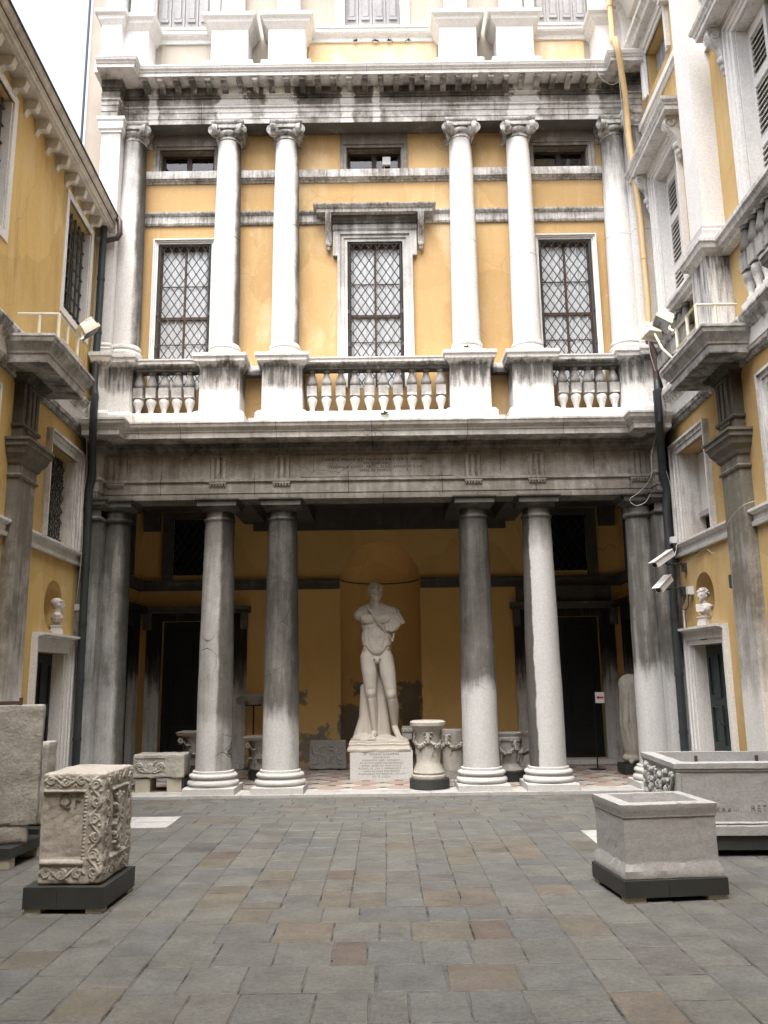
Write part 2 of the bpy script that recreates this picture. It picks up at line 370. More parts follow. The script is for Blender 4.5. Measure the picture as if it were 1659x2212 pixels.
M['uent'] = stone('stone_upper_entablature', zr=((10.3, 0.4), (10.5, 0.44), (10.6, 0.36), (10.66, 0.58), (10.75, 0.7), (10.8, 0.82), (10.9, 0.8), (10.922, 0.25), (11.0, 0.08), (11.1, 0.04)), amp=0.5, streak=0.22, scale=2.6, zn=0.06, joints=1.18, mid=(0.18, 0.165, 0.14),
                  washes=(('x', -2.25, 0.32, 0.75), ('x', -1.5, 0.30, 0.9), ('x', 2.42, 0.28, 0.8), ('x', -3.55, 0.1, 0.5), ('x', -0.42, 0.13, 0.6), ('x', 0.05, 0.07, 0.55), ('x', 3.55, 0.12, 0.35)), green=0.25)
M['modil'] = stone('stone_modillion', zr=((10.75, 0.65), (10.93, 0.42)), amp=0.6, scale=3.2, streak=0.1, green=0.3)
M['attic'] = stone('stone_attic', zr=((11.0, -0.1), (12.0, -0.08), (12.12, 0.1), (12.3, 0.05), (16, 0.1)), amp=0.14, streak=0.18)
M['string'] = stone('stone_string_course', zr=((8.6, 0.44), (9.0, 0.4), (9.4, 0.44), (9.7, 0.32)), amp=0.38, streak=0.4, sscale=2.4, mid=(0.17, 0.155, 0.132), green=0.12)
M['winframe'] = stone('stone_window_frame', zr=((5.9, -0.1), (6.55, 0.0), (7.0, 0.3), (8.5, 0.42), (8.75, 0.6), (8.9, 0.75), (9.0, 0.5)), amp=0.18, streak=0.25)
M['winpale'] = stone('stone_window_frame_pale', zr=((5.9, 0.0), (8.5, 0.15)), amp=0.15, streak=0.2)
M['mezz'] = stone('stone_mezzanine_frame', zr=((9.6, 0.5), (10.3, 0.62)), amp=0.2, streak=0.15, mid=(0.16, 0.145, 0.12))
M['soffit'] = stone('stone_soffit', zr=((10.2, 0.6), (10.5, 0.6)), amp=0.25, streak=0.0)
# side walls
M['side'] = stone('stone_side_trim', zr=((0, 0.0), (1.9, 0.12), (2.2, 0.22), (3.1, 0.18), (3.4, 0.25), (4.7, 0.28), (5.0, 0.5), (5.08, 0.45), (5.12, 0.08), (5.3, 0.08), (5.33, 0.42), (5.43, 0.5), (5.5, 0.12), (6.3, 0.15)), amp=0.2, streak=0.35, sscale=1.8)
M['sidehi'] = stone('stone_side_upper', zr=((5.5, 0.05), (12, 0.0)), amp=0.2, streak=0.2, sscale=1.6)
M['hood'] = stone('stone_hood', zr=((8.3, 0.3), (9.1, 0.25), (12, 0.2)), amp=0.3, streak=0.3, sscale=2)
M['pilL'] = stone('stone_pilaster', zr=((0, 0.0), (1.1, 0.08), (1.55, 0.4), (2.5, 0.55), (3.9, 0.62), (4.5, 0.75), (5.0, 0.85)), amp=0.2, streak=0.2, mid=(0.16, 0.146, 0.12))
M['block'] = stone('stone_block_cornice', zr=((5.0, 0.75), (5.07, 0.42), (5.2, 0.4), (5.3, 0.5), (5.36, 0.25)), amp=0.3, streak=0.15, green=0.45)
M['eave'] = stone('stone_eaves', zr=((7.9, 0.15), (8.4, 0.22), (8.7, 0.38)), amp=0.2, streak=0.2, clean=(0.62, 0.58, 0.51))
M['pedstreak'] = stone('stone_streaked', zr=((5.4, 0.05), (6.0, 0.35), (6.5, 0.55), (6.8, 0.3)), amp=0.2, streak=0.85, sscale=1.3)
# loggia
M['logframe'] = stone('stone_door_frame', zr=((0, 0.2), (1.2, 0.25), (1.55, 0.5), (2.1, 0.95), (4.6, 0.95)), amp=0.22, streak=0.45, sscale=1.3, sharp=1.2)
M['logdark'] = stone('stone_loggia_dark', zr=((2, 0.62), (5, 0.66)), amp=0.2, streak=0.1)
M['plaster'] = plaster('plaster_ochre_upper', zr=((5, 0.25), (6, 0.0), (11, 0.0)), dirt_amt=0.24, pale_amt=0.6, a=(0.45, 0.295, 0.13), b=(0.49, 0.34, 0.17))
M['plaster_pale_side'] = plaster('plaster_peach_side', zr=((0, 0.6), (1.5, 0.15), (3.0, 0.12), (4.9, 0.3), (5.2, 0.05), (15, 0.0)), dirt_amt=0.34, pale_amt=0.55, a=(0.46, 0.31, 0.125), b=(0.5, 0.36, 0.17))
M['plaster_side'] = plaster('plaster_ochre_side', zr=((0, 0.6), (1.5, 0.15), (3.0, 0.12), (4.9, 0.35), (5.2, 0.1), (7.5, 0.05), (8.4, 0.5)), dirt_amt=0.5, pale_amt=0.6, a=(0.55, 0.375, 0.13), b=(0.60, 0.43, 0.185))
GC = (0.2, 0.195, 0.18)
M['plaster_log'] = plaster('plaster_ochre_loggia', zr=((0, 0.5), (1.0, 0.05), (4, 0.05)), dirt_amt=0.1, pale_amt=0.12, a=(0.77, 0.515, 0.2), b=(0.79, 0.54, 0.22),
                           patches=((-0.58, 0.72, 0.17, 0.32, GC), (0.53, 1.0, 0.2, 0.46, GC), (-1.28, 0.35, 0.16, 0.22, GC), (-1.05, 0.5, 0.08, 0.2, GC), (-0.42, 1.35, 0.08, 0.12, GC), (-1.45, 1.2, 0.1, 0.1, GC), (1.0, 0.3, 0.5, 0.25, GC)))
M['plaster_pale'] = plaster('plaster_pale_attic', a=(0.36, 0.325, 0.27), b=(0.4, 0.365, 0.315), pale=(0.43, 0.41, 0.38), dirt=(0.4, 0.2, 0.08), dirt_amt=0.25, pale_amt=0.5)
M['plaster_attic'] = plaster('plaster_attic_panel', a=(0.60, 0.40, 0.19), b=(0.62, 0.50, 0.33), pale=(0.66, 0.61, 0.53), dirt=(0.5, 0.26, 0.09), dirt_amt=0.5, pale_amt=0.85)
# floor
def slab_mat(name, c1, c2):
    s = NT(name)
    oi = s.n('ObjectInfo')
    c = s.mix(s.mapr(s.noise(4.5, 7, 0.7), 0.36, 0.64), tuple(x * 0.86 for x in c1), tuple(x * 1.06 for x in c2))
    c = s.mix(1.0, c, s.ramp(oi.outputs['Random'], [(0.0, (0.88, 0.88, 0.89)), (0.5, (1.0, 0.995, 0.98)), (1.0, (1.08, 1.07, 1.04))]), 'MULTIPLY')
    c = s.mix(s.math('MULTIPLY', s.mapr(s.noise(9, 6, 0.7), 0.5, 0.7), 0.55), c, tuple(x * 0.5 for x in c1))
    c = s.mix(s.math('MULTIPLY', s.mapr(s.noise(1.1, 4, 0.6), 0.5, 0.75), 0.35), c, (0.085, 0.077, 0.06))
    c = s.mix(1.0, c, s.ramp(s.noise(34, 7, 0.8), [(0.32, 0.62), (0.5, 1.0), (0.68, 1.3)]), 'MULTIPLY')
    c = s.mix(s.math('MULTIPLY', s.mapr(s.noise(2.1, 8, 0.75), 0.54, 0.66), 0.45), c, (0.037, 0.037, 0.036))
    c = s.mix(s.math('MULTIPLY', s.mapr(s.noise(13, 6, 0.75), 0.58, 0.7), 0.5), c, (0.115, 0.115, 0.11))
    pits = s.mapr(s.noise(46, 3, 0.6), 0.36, 0.3)
    c = s.mix(s.math('MULTIPLY', pits, 0.5), c, (0.04, 0.038, 0.034))
    s.bump(s.math('SUBTRACT', s.math('ADD', s.noise(30, 6, 0.7), s.noise(6, 4)), s.math('MULTIPLY', pits, 0.8)), 0.45, 0.012)
    return s.done(c, s.mapr(s.noise(5, 4), 0.3, 0.7, 0.55, 0.85), 0.35)
M['slab'] = [slab_mat('trachyte_grey', (0.086, 0.085, 0.079), (0.109, 0.110, 0.101)), slab_mat('trachyte_blue_grey', (0.080, 0.083, 0.081), (0.100, 0.101, 0.100)),
             slab_mat('trachyte_olive', (0.086, 0.080, 0.065), (0.109, 0.101, 0.083)), slab_mat('trachyte_brown', (0.068, 0.056, 0.048), (0.089, 0.074, 0.064)),
             slab_mat('trachyte_tan', (0.089, 0.077, 0.064), (0.112, 0.098, 0.083)), slab_mat('trachyte_dark', (0.070, 0.068, 0.066), (0.093, 0.090, 0.085))]
s = NT('mortar'); M['mortar'] = s.done(s.mix(s.mapr(s.noise(4, 6, 0.75), 0.40, 0.5), (0.018, 0.017, 0.016), (0.088, 0.087, 0.082)), 0.95, 0.1)
M['istria'] = stone('white_paving_stone', zr=((-0.1, 0.2), (0.2, 0.2)), amp=0.5, streak=0, scale=4, clean=(0.36, 0.36, 0.35), mid=(0.16, 0.155, 0.14))
M['logfloor'] = stone('loggia_marble_floor', zr=((-0.1, 0.22), (0.2, 0.22)), amp=0.3, streak=0, scale=3, clean=(0.46, 0.435, 0.39), rough=0.6)
M['redmarble'] = stone('red_marble', zr=((-0.1, 0.15), (0.2, 0.15)), amp=0.4, streak=0, clean=(0.33, 0.26, 0.225), mid=(0.23, 0.185, 0.16), rough=0.6)
M['greymarble'] = stone('dark_marble', zr=((-0.1, 0.4), (0.2, 0.4)), amp=0.2, streak=0, clean=(0.12, 0.12, 0.13), mid=(0.07, 0.07, 0.08), rough=0.5)
# sculpture stones
M['marble'] = stone('statue_marble', clean=(0.50, 0.465, 0.41), mid=(0.33, 0.285, 0.225), dark=(0.16, 0.13, 0.1), zr=((0, 0.05), (2.6, 0.14), (3.1, 0.3)), amp=0.22, streak=0.15, bump=0.12, fine=0.05)
M['bust'] = stone('bust_marble', clean=(0.49, 0.465, 0.44), mid=(0.32, 0.28, 0.24), zr=((0, 0.06), (3, 0.06)), amp=0.15, streak=0.05, bump=0.1, fine=0.04)
M['inscr'] = stone('pedestal_marble', clean=(0.56, 0.56, 0.545), mid=(0.36, 0.35, 0.33), zr=((0, 0.12), (1, 0.12)), amp=0.25, streak=0.1, bump=0.1)
M['altar'] = stone('altar_limestone', clean=(0.37, 0.352, 0.315), mid=(0.235, 0.214, 0.18), dark=(0.13, 0.11, 0.09), zr=((0, 0.3), (1.5, 0.18)), amp=0.4, streak=0.1, scale=4, bump=0.7)
M['altar_grey'] = stone('grey_limestone', clean=(0.30, 0.29, 0.27), mid=(0.19, 0.178, 0.16), dark=(0.1, 0.09, 0.08), zr=((0, 0.25), (1, 0.2)), amp=0.3, streak=0.1, scale=4, bump=0.5)
M['tank'] = stone('tank_limestone', clean=(0.31, 0.312, 0.31), mid=(0.21, 0.2, 0.186), dark=(0.12, 0.09, 0.07), zr=((0.1, 0.5), (0.2, 0.2), (0.6, 0.25), (0.8, 0.12)), amp=0.26, streak=0.1, scale=3, bump=0.5)
M['rough'] = stone('rough_limestone', clean=(0.34, 0.325, 0.295), mid=(0.23, 0.21, 0.18), dark=(0.13, 0.11, 0.09), zr=((0, 0.3), (1.4, 0.2)), amp=0.5, streak=0.15, scale=6, bump=1.2)
M['capstone'] = stone('capital_stone', clean=(0.38, 0.355, 0.32), mid=(0.16, 0.145, 0.12), dark=(0.07, 0.06, 0.05), zr=((0, 0.4), (1, 0.3)), amp=0.4, streak=0.1, scale=5)
# small stuff
M['plinth'] = paint('dark_grey_board', (0.030, 0.032, 0.030), 0.5, 0.22, dirt=0.3, sc_=9)
M['footwood'] = paint('pale_block', (0.38, 0.35, 0.29), 0.9, 0.1)
M['pipe_dark'] = paint('dark_slate_pipe', (0.028, 0.034, 0.036), 0.5, 0.2)
M['pipe_ochre'] = paint('ochre_pipe', (0.58, 0.42, 0.22), 0.6, 0.1, dirt=0.2)
M['pipe_brown'] = paint('brown_pipe', (0.07, 0.045, 0.04), 0.5, 0.2)
M['iron'] = paint('wrought_iron', (0.05, 0.05, 0.048), 0.6, 0.2, metal=0.2)
M['iron_grey'] = paint('grey_iron', (0.055, 0.058, 0.058), 0.6, 0.2, metal=0.2)
M['cream'] = paint('cream_paint', (0.66, 0.63, 0.52), 0.5, 0.06, dirt=0.15)
M['white_metal'] = paint('white_metal', (0.62, 0.62, 0.62), 0.35, 0.06, dirt=0.12)
M['lampglass'] = paint('floodlight_glass', (0.03, 0.033, 0.03), 0.12, 0.1, spec=0.6)
M['blackplastic'] = paint('black_plastic', (0.012, 0.012, 0.013), 0.35)
M['cable'] = paint('pale_cable', (0.42, 0.40, 0.36), 0.6)
M['cable_dark'] = paint('dark_cable', (0.06, 0.06, 0.05), 0.6)
M['greenwood'] = paint('dark_green_door', (0.020, 0.032, 0.031), 0.45, 0.15)
M['darkdoor'] = paint('black_green_door', (0.012, 0.014, 0.013), 0.5, 0.15)
M['brownwood'] = paint('brown_sash', (0.075, 0.04, 0.024), 0.6, 0.2)
M['darkwood'] = paint('dark_brown_sash', (0.03, 0.016, 0.01), 0.6, 0.2)
M['shutter'] = paint('white_shutter_paint', (0.60, 0.585, 0.56), 0.6, 0.05, dirt=0.12)
M['oldwood'] = paint('weathered_grey_wood', (0.33, 0.325, 0.33), 0.85, 0.15, dirt=0.5, sc_=20)
M['room'] = flat_dark('dark_room', (0.012, 0.012, 0.013))  # near-black colour standing in for the unlit rooms behind openings
M['roof'] = paint('roof_tiles', (0.10, 0.075, 0.06), 0.9, 0.2)
M['ink'] = flat_dark('letter_ink', (0.14, 0.135, 0.13))
M['letter_cut'] = flat_dark('carved_look_letter', (0.15, 0.14, 0.125))  # dark tone gives the raised letters a carved look
M['ink_dark'] = flat_dark('dark_letters', (0.045, 0.04, 0.035))  # dark lettering of the frieze inscription
M['ink_gold'] = flat_dark('faded_letters', (0.17, 0.15, 0.10))
M['red'] = flat_dark('red_print', (0.50, 0.03, 0.03))
M['paper'] = flat_dark('white_panel', (0.72, 0.72, 0.72))
M['leaf'] = paint('weed_green', (0.045, 0.085, 0.022), 0.6, 0.3)
M['drymoss'] = paint('dry_moss', (0.05, 0.055, 0.022), 0.9, 0.3)
s = NT('curtain_cloth'); M['curtain'] = s.done(s.mix(s.noise(5, 3, 0.5, (3, 3, 0.2)), (0.84, 0.86, 0.88), (0.9, 0.91, 0.92)), 0.9, 0.1)
def glass(name, tint, refl):
    s = NT(name); s.t.nodes.remove(s.b)
    tr = s.n('BsdfTransparent'); tr.inputs[0].default_value = (*tint, 1); gl = s.n('BsdfGlossy'); gl.inputs['Roughness'].default_value = 0.03
    lw = s.n('LayerWeight'); lw.inputs[0].default_value = refl; mx = s.n('MixShader')
    s.l(lw.outputs['Fresnel'], mx.inputs[0]); s.l(tr.outputs[0], mx.inputs[1]); s.l(gl.outputs[0], mx.inputs[2]); s.l(mx.outputs[0], s.out.inputs['Surface'])
    return s.m
M['glass'] = glass('window_glass', (0.98, 0.985, 0.99), 0.14)
M['glass_dim'] = glass('dim_window_glass', (0.8, 0.85, 0.9), 0.45)
# ------------------------------------------------------------------ courtyard floor
g = MB().box(-45, 45, -45, 30, -0.6, -0.0065).build('ground', M['mortar']); tag(g, kind='structure', label='grey stone paved courtyard floor with uneven slabs and mortar joints')
def view_size(x0, x1, y0, y1):
    mi = cam.matrix_world.inverted(); xs, ys = [], []
    for p in ((x0, y0), (x1, y0), (x1, y1), (x0, y1)):
        v = mi @ Vector((p[0], p[1], 0))
        if v.z > -0.5: return 0
        xs.append(v.x / -v.z); ys.append(v.y / -v.z)
    k = cam_d.lens / 36.0
    if max(xs) * k < -0.375 or min(xs) * k > 0.375 or max(ys) * k < -0.5: return 0
    return (max(xs) - min(xs)) * (max(ys) - min(ys))
cells = []
def row(x0, x1, y0, y1, joints=None, lo=0.26, hi=0.42):
    if joints is None:
        joints = []; x = x0 + rnd.uniform(0.1, hi)
        while x < x1 - 0.12: joints.append(x); x += rnd.uniform(lo, hi)
    js = [x0] + [j for j in joints if x0 < j < x1] + [x1]
    for a, b in zip(js, js[1:]): cells.append((a, b, y0, y1))
def column(x0, x1, y0, y1, lo=0.24, hi=0.52):
    y = y0 + rnd.uniform(0.1, hi); js = [y0]
    while y < y1 - 0.12: js.append(y); y += rnd.uniform(lo, hi)
    js.append(y1)
    for a, b in zip(js, js[1:]): cells.append((x0, x1, a, b))
XL, XR = -1.29, 1.19
near = [(-6.127, -5.778, [-0.977, -0.72, -0.364, -0.114, 0.35, 0.623, 0.905]), (-6.536, -6.127, [-0.991, -0.643, -0.268, 0.027, 0.228, 0.612, 0.854]),
        (-6.965, -6.536, [-0.927, -0.579, -0.242, -0.042, 0.283, 0.561, 0.874]), (-7.368, -6.965, [-1.022, -0.694, -0.367, 0.017, 0.397, 0.792]),
        (-7.76, -7.368, [-0.936, -0.676, -0.288, -0.016, 0.179, 0.48, 0.763])]
for (a, b, j) in near: row(XL, XR, a, b, j)
y = -7.76
for k in range(5): row(XL, XR, y - 0.4, y); y -= 0.4
NEAR = y
cx_ = [-4.4, -4.12, -3.86, -3.58, -3.3, -3.02, -2.74, -2.45, -2.15, -1.86, -1.57, XL]
for a, b in zip(cx_, cx_[1:]): column(a, b, NEAR, -5.778 - 0.0)
cx2 = [XR, 1.49, 1.80, 2.1, 2.4, 2.7, 3.0, 3.3, 3.6, 3.9, 4.2, 4.45]
for a, b in zip(cx2, cx2[1:]): column(a, b, NEAR, -5.778)
mid_x = cx_[:-1] + [XL, -0.969, -0.676, -0.409, -0.19, 0.07, 0.336, 0.609, 0.873] + cx2
for a, b in zip(mid_x, mid_x[1:]): column(a, b, -5.778, -2.318)
y = -2.318
for h_ in (0.28, 0.25, 0.27, 0.24, 0.26, 0.25, 0.2, 0.148): row(-4.4, 4.4, y, y + h_, None, 0.28, 0.6); y += h_
special = [(-1.367, -4.022, 3), (-1.719, -3.77, 5), (0.137, -3.733, 4), (-0.146, -6.757, 3), (-0.297, -4.879, 3), (0.199, -5.048, 5), (-0.179, -5.62, 2), (0.05, -5.6, 2),
           (0.476, -5.568, 4), (0.745, -6.472, 3), (1.323, -3.879, 4), (-0.86, -5.215, 2), (-1.1, -5.3, 2), (-0.854, -5.926, 2), (1.028, -6.05, 5), (-0.5, -6.33, 4)]
def slab_geo(c):
    x0, x1, y0, y1 = c; cx, cy = (x0 + x1) / 2, (y0 + y1) / 2; gp = 0.0035
    mb = MB(); j = lambda: rnd.uniform(-0.002, 0.004)
    P = [(x0 + gp + j(), y0 + gp + j()), (x1 - gp + j(), y0 + gp + j()), (x1 - gp + j(), y1 - gp + j()), (x0 + gp + j(), y1 - gp + j())]
    # wavy outline: extra point on every edge
    Q = []
    for i in range(4):
        a, b = P[i], P[(i + 1) % 4]; L = math.hypot(b[0] - a[0], b[1] - a[1])
        Q.append(a)
        for t in (0.33, 0.66):
            nx, ny = (b[1] - a[1]) / L, -(b[0] - a[0]) / L; d = rnd.uniform(-0.004, 0.002)
            Q.append((a[0] + (b[0] - a[0]) * t + nx * d, a[1] + (b[1] - a[1]) * t + ny * d))
    n = len(Q); zt = rnd.uniform(-0.004, 0.0); tx, ty = rnd.uniform(-0.006, 0.006), rnd.uniform(-0.006, 0.006)
    V = [(x - cx, y_ - cy, -0.05) for x, y_ in Q] + [(x - cx, y_ - cy, zt - 0.006 + (x - cx) * tx + (y_ - cy) * ty) for x, y_ in Q]
    V += [((x - cx) * 0.965, (y_ - cy) * 0.965, zt + (x - cx) * tx + (y_ - cy) * ty) for x, y_ in Q]
    F = [(i, (i + 1) % n, n + (i + 1) % n, n + i) for i in range(n)] + [(n + i, n + (i + 1) % n, 2 * n + (i + 1) % n, 2 * n + i) for i in range(n)] + [tuple(2 * n + i for i in range(n))]
    return (cx, cy), V, F
def slab_kind(cx, cy):
    for (sx, sy, k) in special:
        if abs(sx - cx) < 0.15 and abs(sy - cy) < 0.2: return k
    r = rnd.random() + 0.0
    warm = 0.11 if (-6.5 < cy < -3.5 and -1.5 < cx < 1.5) else 0.03
    if r < 0.52: return 0
    if r < 0.80 - warm * 0.4: return 1
    if r < 0.80 + warm * 0.7: return 2
    if r < 0.86 + warm * 0.5: return 5
    return rnd.choice((0, 4, 0, 1))
order = sorted(range(len(cells)), key=lambda i: -view_size(*cells[i])); big = set(i for i in order[:298] if view_size(*cells[i]) > 0)
restV, restF, restM = [], [], []
for i, c in enumerate(cells):
    (cx, cy), V, F = slab_geo(c); k = slab_kind(cx, cy)
    if i in big:
        me = bpy.data.meshes.new('paving_slab'); me.from_pydata(V, [], F); me.materials.append(M['slab'][k]); inst('paving_slab', me, g, (cx, cy, 0))
    else:
        n = len(restV); restV += [(a + cx, b + cy, z) for a, b, z in V]; restF += [tuple(q + n for q in f) for f in F]; restM += [k] * len(F)
me = bpy.data.meshes.new('paving_slabs'); me.from_pydata(restV, [], restF)
for m_ in M['slab']: me.materials.append(m_)
me.polygons.foreach_set('material_index', restM)
tag(inst('paving_slabs', me, g), kind='stuff')
# two patches of white stone let into the paving
for (x0, x1, y0, y1, n) in ((-3.3, -2.31, -2.57, -1.86, 2), (2.06, 3.1, -3.73, -3.04, 2)):
    for k in range(n):
        for q in range(2):
            a = x0 + (x1 - x0) * q / 2; b = a + (x1 - x0) / 2; c_ = y0 + (y1 - y0) * k / n; d = c_ + (y1 - y0) / n
            mb = MB().box(a + 0.004, b - 0.004, c_ + 0.004, d - 0.004, -0.03, 0.004 + 0.002 * k); mb.build('white_slab', M['istria'], g)
# ------------------------------------------------------------------ loggia floor
lf = MB().box(-4.5, 4.5, -0.02, 3.32, -0.05, 0.03).build('loggia_floor', M['logfloor']); tag(lf, kind='structure')
x = -4.3
while x < 4.3:
    b = min(4.3, x + rnd.uniform(0.9, 1.5)); MB().box(x + 0.002, b - 0.002, -0.40, -0.022, -0.05, 0.032 + rnd.uniform(-0.002, 0.002)).build('threshold_slab', M['istria'], lf); x = b
disc = MB().lathe([(0.2, 0.0), (0.2, 0.0045)], seg=28).mesh('marble_roundel', M['redmarble'])
dia = MB().add([(0.075, 0, 0), (0, 0.06, 0), (-0.075, 0, 0), (0, -0.06, 0), (0.075, 0, 0.0045), (0, 0.06, 0.0045), (-0.075, 0, 0.0045), (0, -0.06, 0.0045)],
               [(4, 5, 6, 7), (0, 1, 5, 4), (1, 2, 6, 5), (2, 3, 7, 6), (3, 0, 4, 7)]).mesh('marble_diamond', M['greymarble'])
for i in range(-9, 9):
    for j in range(6):
        px, py = 0.26 + 0.49 * i, 0.26 + 0.49 * j
        if abs(px) < 4.3: inst('marble_roundel', disc, lf, (px, py, 0.03))
        if abs(px + 0.245) < 4.3:
            inst('marble_diamond', dia, lf, (px + 0.245, py, 0.03))
            if j < 5: inst('marble_diamond', dia, lf, (px, py + 0.245, 0.03), (0, 0, math.pi / 2))
# ------------------------------------------------------------------ main building
PB = thing('palace', 'tall ochre palace front with paired columns over a dark open loggia', 'building')
fm = lambda a, d, z: (a, d, z)
# ---- ground floor columns
dor_base = MB().lathe([(0.30, 0.12), (0.335, 0.125), (0.352, 0.145), (0.355, 0.165), (0.345, 0.19), (0.318, 0.205), (0.305, 0.215), (0.305, 0.225), (0.322, 0.232), (0.333, 0.25), (0.33, 0.27), (0.312, 0.285), (0.285, 0.29), (0.285, 0.322), (0.27, 0.328)], seg=56).mesh('base', M['base'], 50)
dor_plinth = MB().ring(-0.345, 0.345, -0.345, 0.345, [(-0.3, 0.12), (0.0, 0.12), (0.008, 0.112), (0.008, 0.03), (-0.3, 0.03)]).mesh('plinth', M['base'])
dor_abacus = MB().box(-0.285, 0.285, -0.285, 0.285, 4.025, 4.095).ring(-0.285, 0.285, -0.285, 0.285, [(-0.05, 4.095), (0.012, 4.095), (0.03, 4.11), (0.03, 4.128), (-0.05, 4.128)]).mesh('abacus', M['capdark'])
def dor_shaft(r0=0.254, r1=0.21, seg=56):
    pr = []
    for i in range(21):
        t = i / 20; r = r0 + (r1 - r0) * (t ** 1.6); pr.append((r, 0.326 + t * (3.80 - 0.326)))
    pr += [(0.212, 3.81), (0.226, 3.83), (0.229, 3.845), (0.224, 3.86), (0.21, 3.87), (0.208, 3.88), (0.206, 3.96)]
    return pr
echin = [(0.2, 3.955), (0.214, 3.96), (0.214, 3.972), (0.224, 3.975), (0.25, 3.985), (0.272, 4.0), (0.282, 4.026), (0.1, 4.026)]
cap_me = MB().lathe(echin, seg=56).mesh('capital', M['capdark'], 50)
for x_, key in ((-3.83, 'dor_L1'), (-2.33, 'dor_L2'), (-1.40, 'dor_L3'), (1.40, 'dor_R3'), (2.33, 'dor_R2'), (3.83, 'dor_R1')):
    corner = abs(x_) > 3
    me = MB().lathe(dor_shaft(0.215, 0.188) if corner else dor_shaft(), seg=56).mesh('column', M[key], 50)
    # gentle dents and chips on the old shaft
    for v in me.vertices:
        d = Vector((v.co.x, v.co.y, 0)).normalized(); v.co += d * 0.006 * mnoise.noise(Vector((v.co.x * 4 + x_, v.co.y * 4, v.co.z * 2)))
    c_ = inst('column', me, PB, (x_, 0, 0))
    for nm, mm in (('base', dor_base), ('plinth', dor_plinth), ('capital', cap_me), ('abacus', dor_abacus)):
        k = 0.9 if corner else 1.0
        inst(nm, mm, c_, scale=(k, k, 1))
# corner piers
for sx in (-1, 1):
    mb = MB().box(min(sx * 3.96, sx * 4.5), max(sx * 3.96, sx * 4.5), -0.36, 0.26, 0.03, 4.03)
    p_ = mb.build('pier', M['dor_L1'] if sx < 0 else M['dor_R1'], PB)
    a, b = (-4.4, -3.96) if sx < 0 else (3.96, 4.4)
    MB().ring(a, b, -0.38, 0.2, [(-0.02, 0.03), (0.06, 0.03), (0.06, 0.12), (0.04, 0.14), (0.05, 0.18), (0.03, 0.22), (0.035, 0.26), (0.01, 0.3), (-0.02, 0.3)]).build('base', M['base'], p_)
    MB().ring(a, b, -0.38, 0.2, [(-0.02, 3.82), (0.02, 3.83), (0.025, 3.85), (0.0, 3.87), (0.0, 3.97), (0.02, 3.98), (0.05, 4.02), (0.07, 4.03), (0.07, 4.09), (0.09, 4.1), (0.09, 4.128), (-0.02, 4.128)]).build('capital', M['capdark'], p_)
# ---- ground floor entablature
EP = [(-4.14, -0.44), (-4.0, -0.44), (-4.0, -0.2), (4.0, -0.2), (4.0, -0.44), (4.14, -0.44)]
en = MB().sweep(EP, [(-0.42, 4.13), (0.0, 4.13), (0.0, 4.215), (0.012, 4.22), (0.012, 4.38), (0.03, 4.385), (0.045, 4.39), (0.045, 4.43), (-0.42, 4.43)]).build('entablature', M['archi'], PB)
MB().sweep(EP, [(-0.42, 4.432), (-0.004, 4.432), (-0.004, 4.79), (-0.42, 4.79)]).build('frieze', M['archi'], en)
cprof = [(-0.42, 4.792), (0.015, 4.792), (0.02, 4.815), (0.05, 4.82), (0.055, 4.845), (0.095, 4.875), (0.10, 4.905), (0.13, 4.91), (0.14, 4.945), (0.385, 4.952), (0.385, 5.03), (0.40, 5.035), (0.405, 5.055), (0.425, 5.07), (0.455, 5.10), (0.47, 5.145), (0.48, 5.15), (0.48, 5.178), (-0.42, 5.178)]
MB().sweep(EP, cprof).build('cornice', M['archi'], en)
for x_ in (-3.82, -2.33, -1.40, 1.40, 2.33, 3.82):
    t = MB()
    for k in (-0.085, 0.0, 0.085):
        xx = x_ + k
        t.add([(xx - 0.038, -0.197, 4.435), (xx + 0.038, -0.197, 4.435), (xx + 0.022, -0.228, 4.435), (xx - 0.022, -0.228, 4.435), (xx - 0.038, -0.197, 4.755), (xx + 0.038, -0.197, 4.755), (xx + 0.022, -0.228, 4.755), (xx - 0.022, -0.228, 4.755)],
              [(0, 1, 2, 3), (4, 7, 6, 5), (0, 3, 7, 4), (3, 2, 6, 7), (2, 1, 5, 6)])
    t.box(x_ - 0.127, x_ + 0.127, -0.236, -0.19, 4.757, 4.785)
    t.box(x_ - 0.127, x_ + 0.127, -0.25, -0.2, 4.355, 4.379)
    t.build('triglyph', M['archi'], en)
    gt = MB()
    for k in range(6): gt.lathe([(0.013, 0.0), (0.018, 0.034)], (x_ - 0.105 + k * 0.042, -0.232, 4.32), 8)
    gt.build('guttae', M['archi'], en)
MB().box(-1.12, 1.12, -0.212, -0.19, 4.45, 4.772).build('inscription_tablet', M['archi'], en)
for body, z_, wd in (('VRBIS PRIMI ET PROCVRATORIS AEDES', 4.70, 1.5), ('SPLENDORI', 4.645, 0.36), ('FEDERICO CONT. PROC. ELEC. ANNO M.D.LX.', 4.59, 1.38), ('ORN. ET PERFEC.', 4.535, 0.46)):
    text_mesh(body, 0.055, M['ink_dark'], 'inscription', en, (-0.02, -0.2135, z_), width=wd)
# ---- loggia: side walls, ceiling, back wall, niche
mb = MB()
ops = [(-0.735, 0.735, 0.02, 4.06), (-4.0, -2.7, 0.1, 2.6), (2.7, 4.0, 0.1, 2.6), (-3.85, -2.9, 3.45, 4.5), (2.9, 3.85, 3.45, 4.5)]
wall_panel(mb, -4.5, 4.5, 0.02, 4.66, 3.3, 3.55, ops[1:] + [ops[0]], fm)
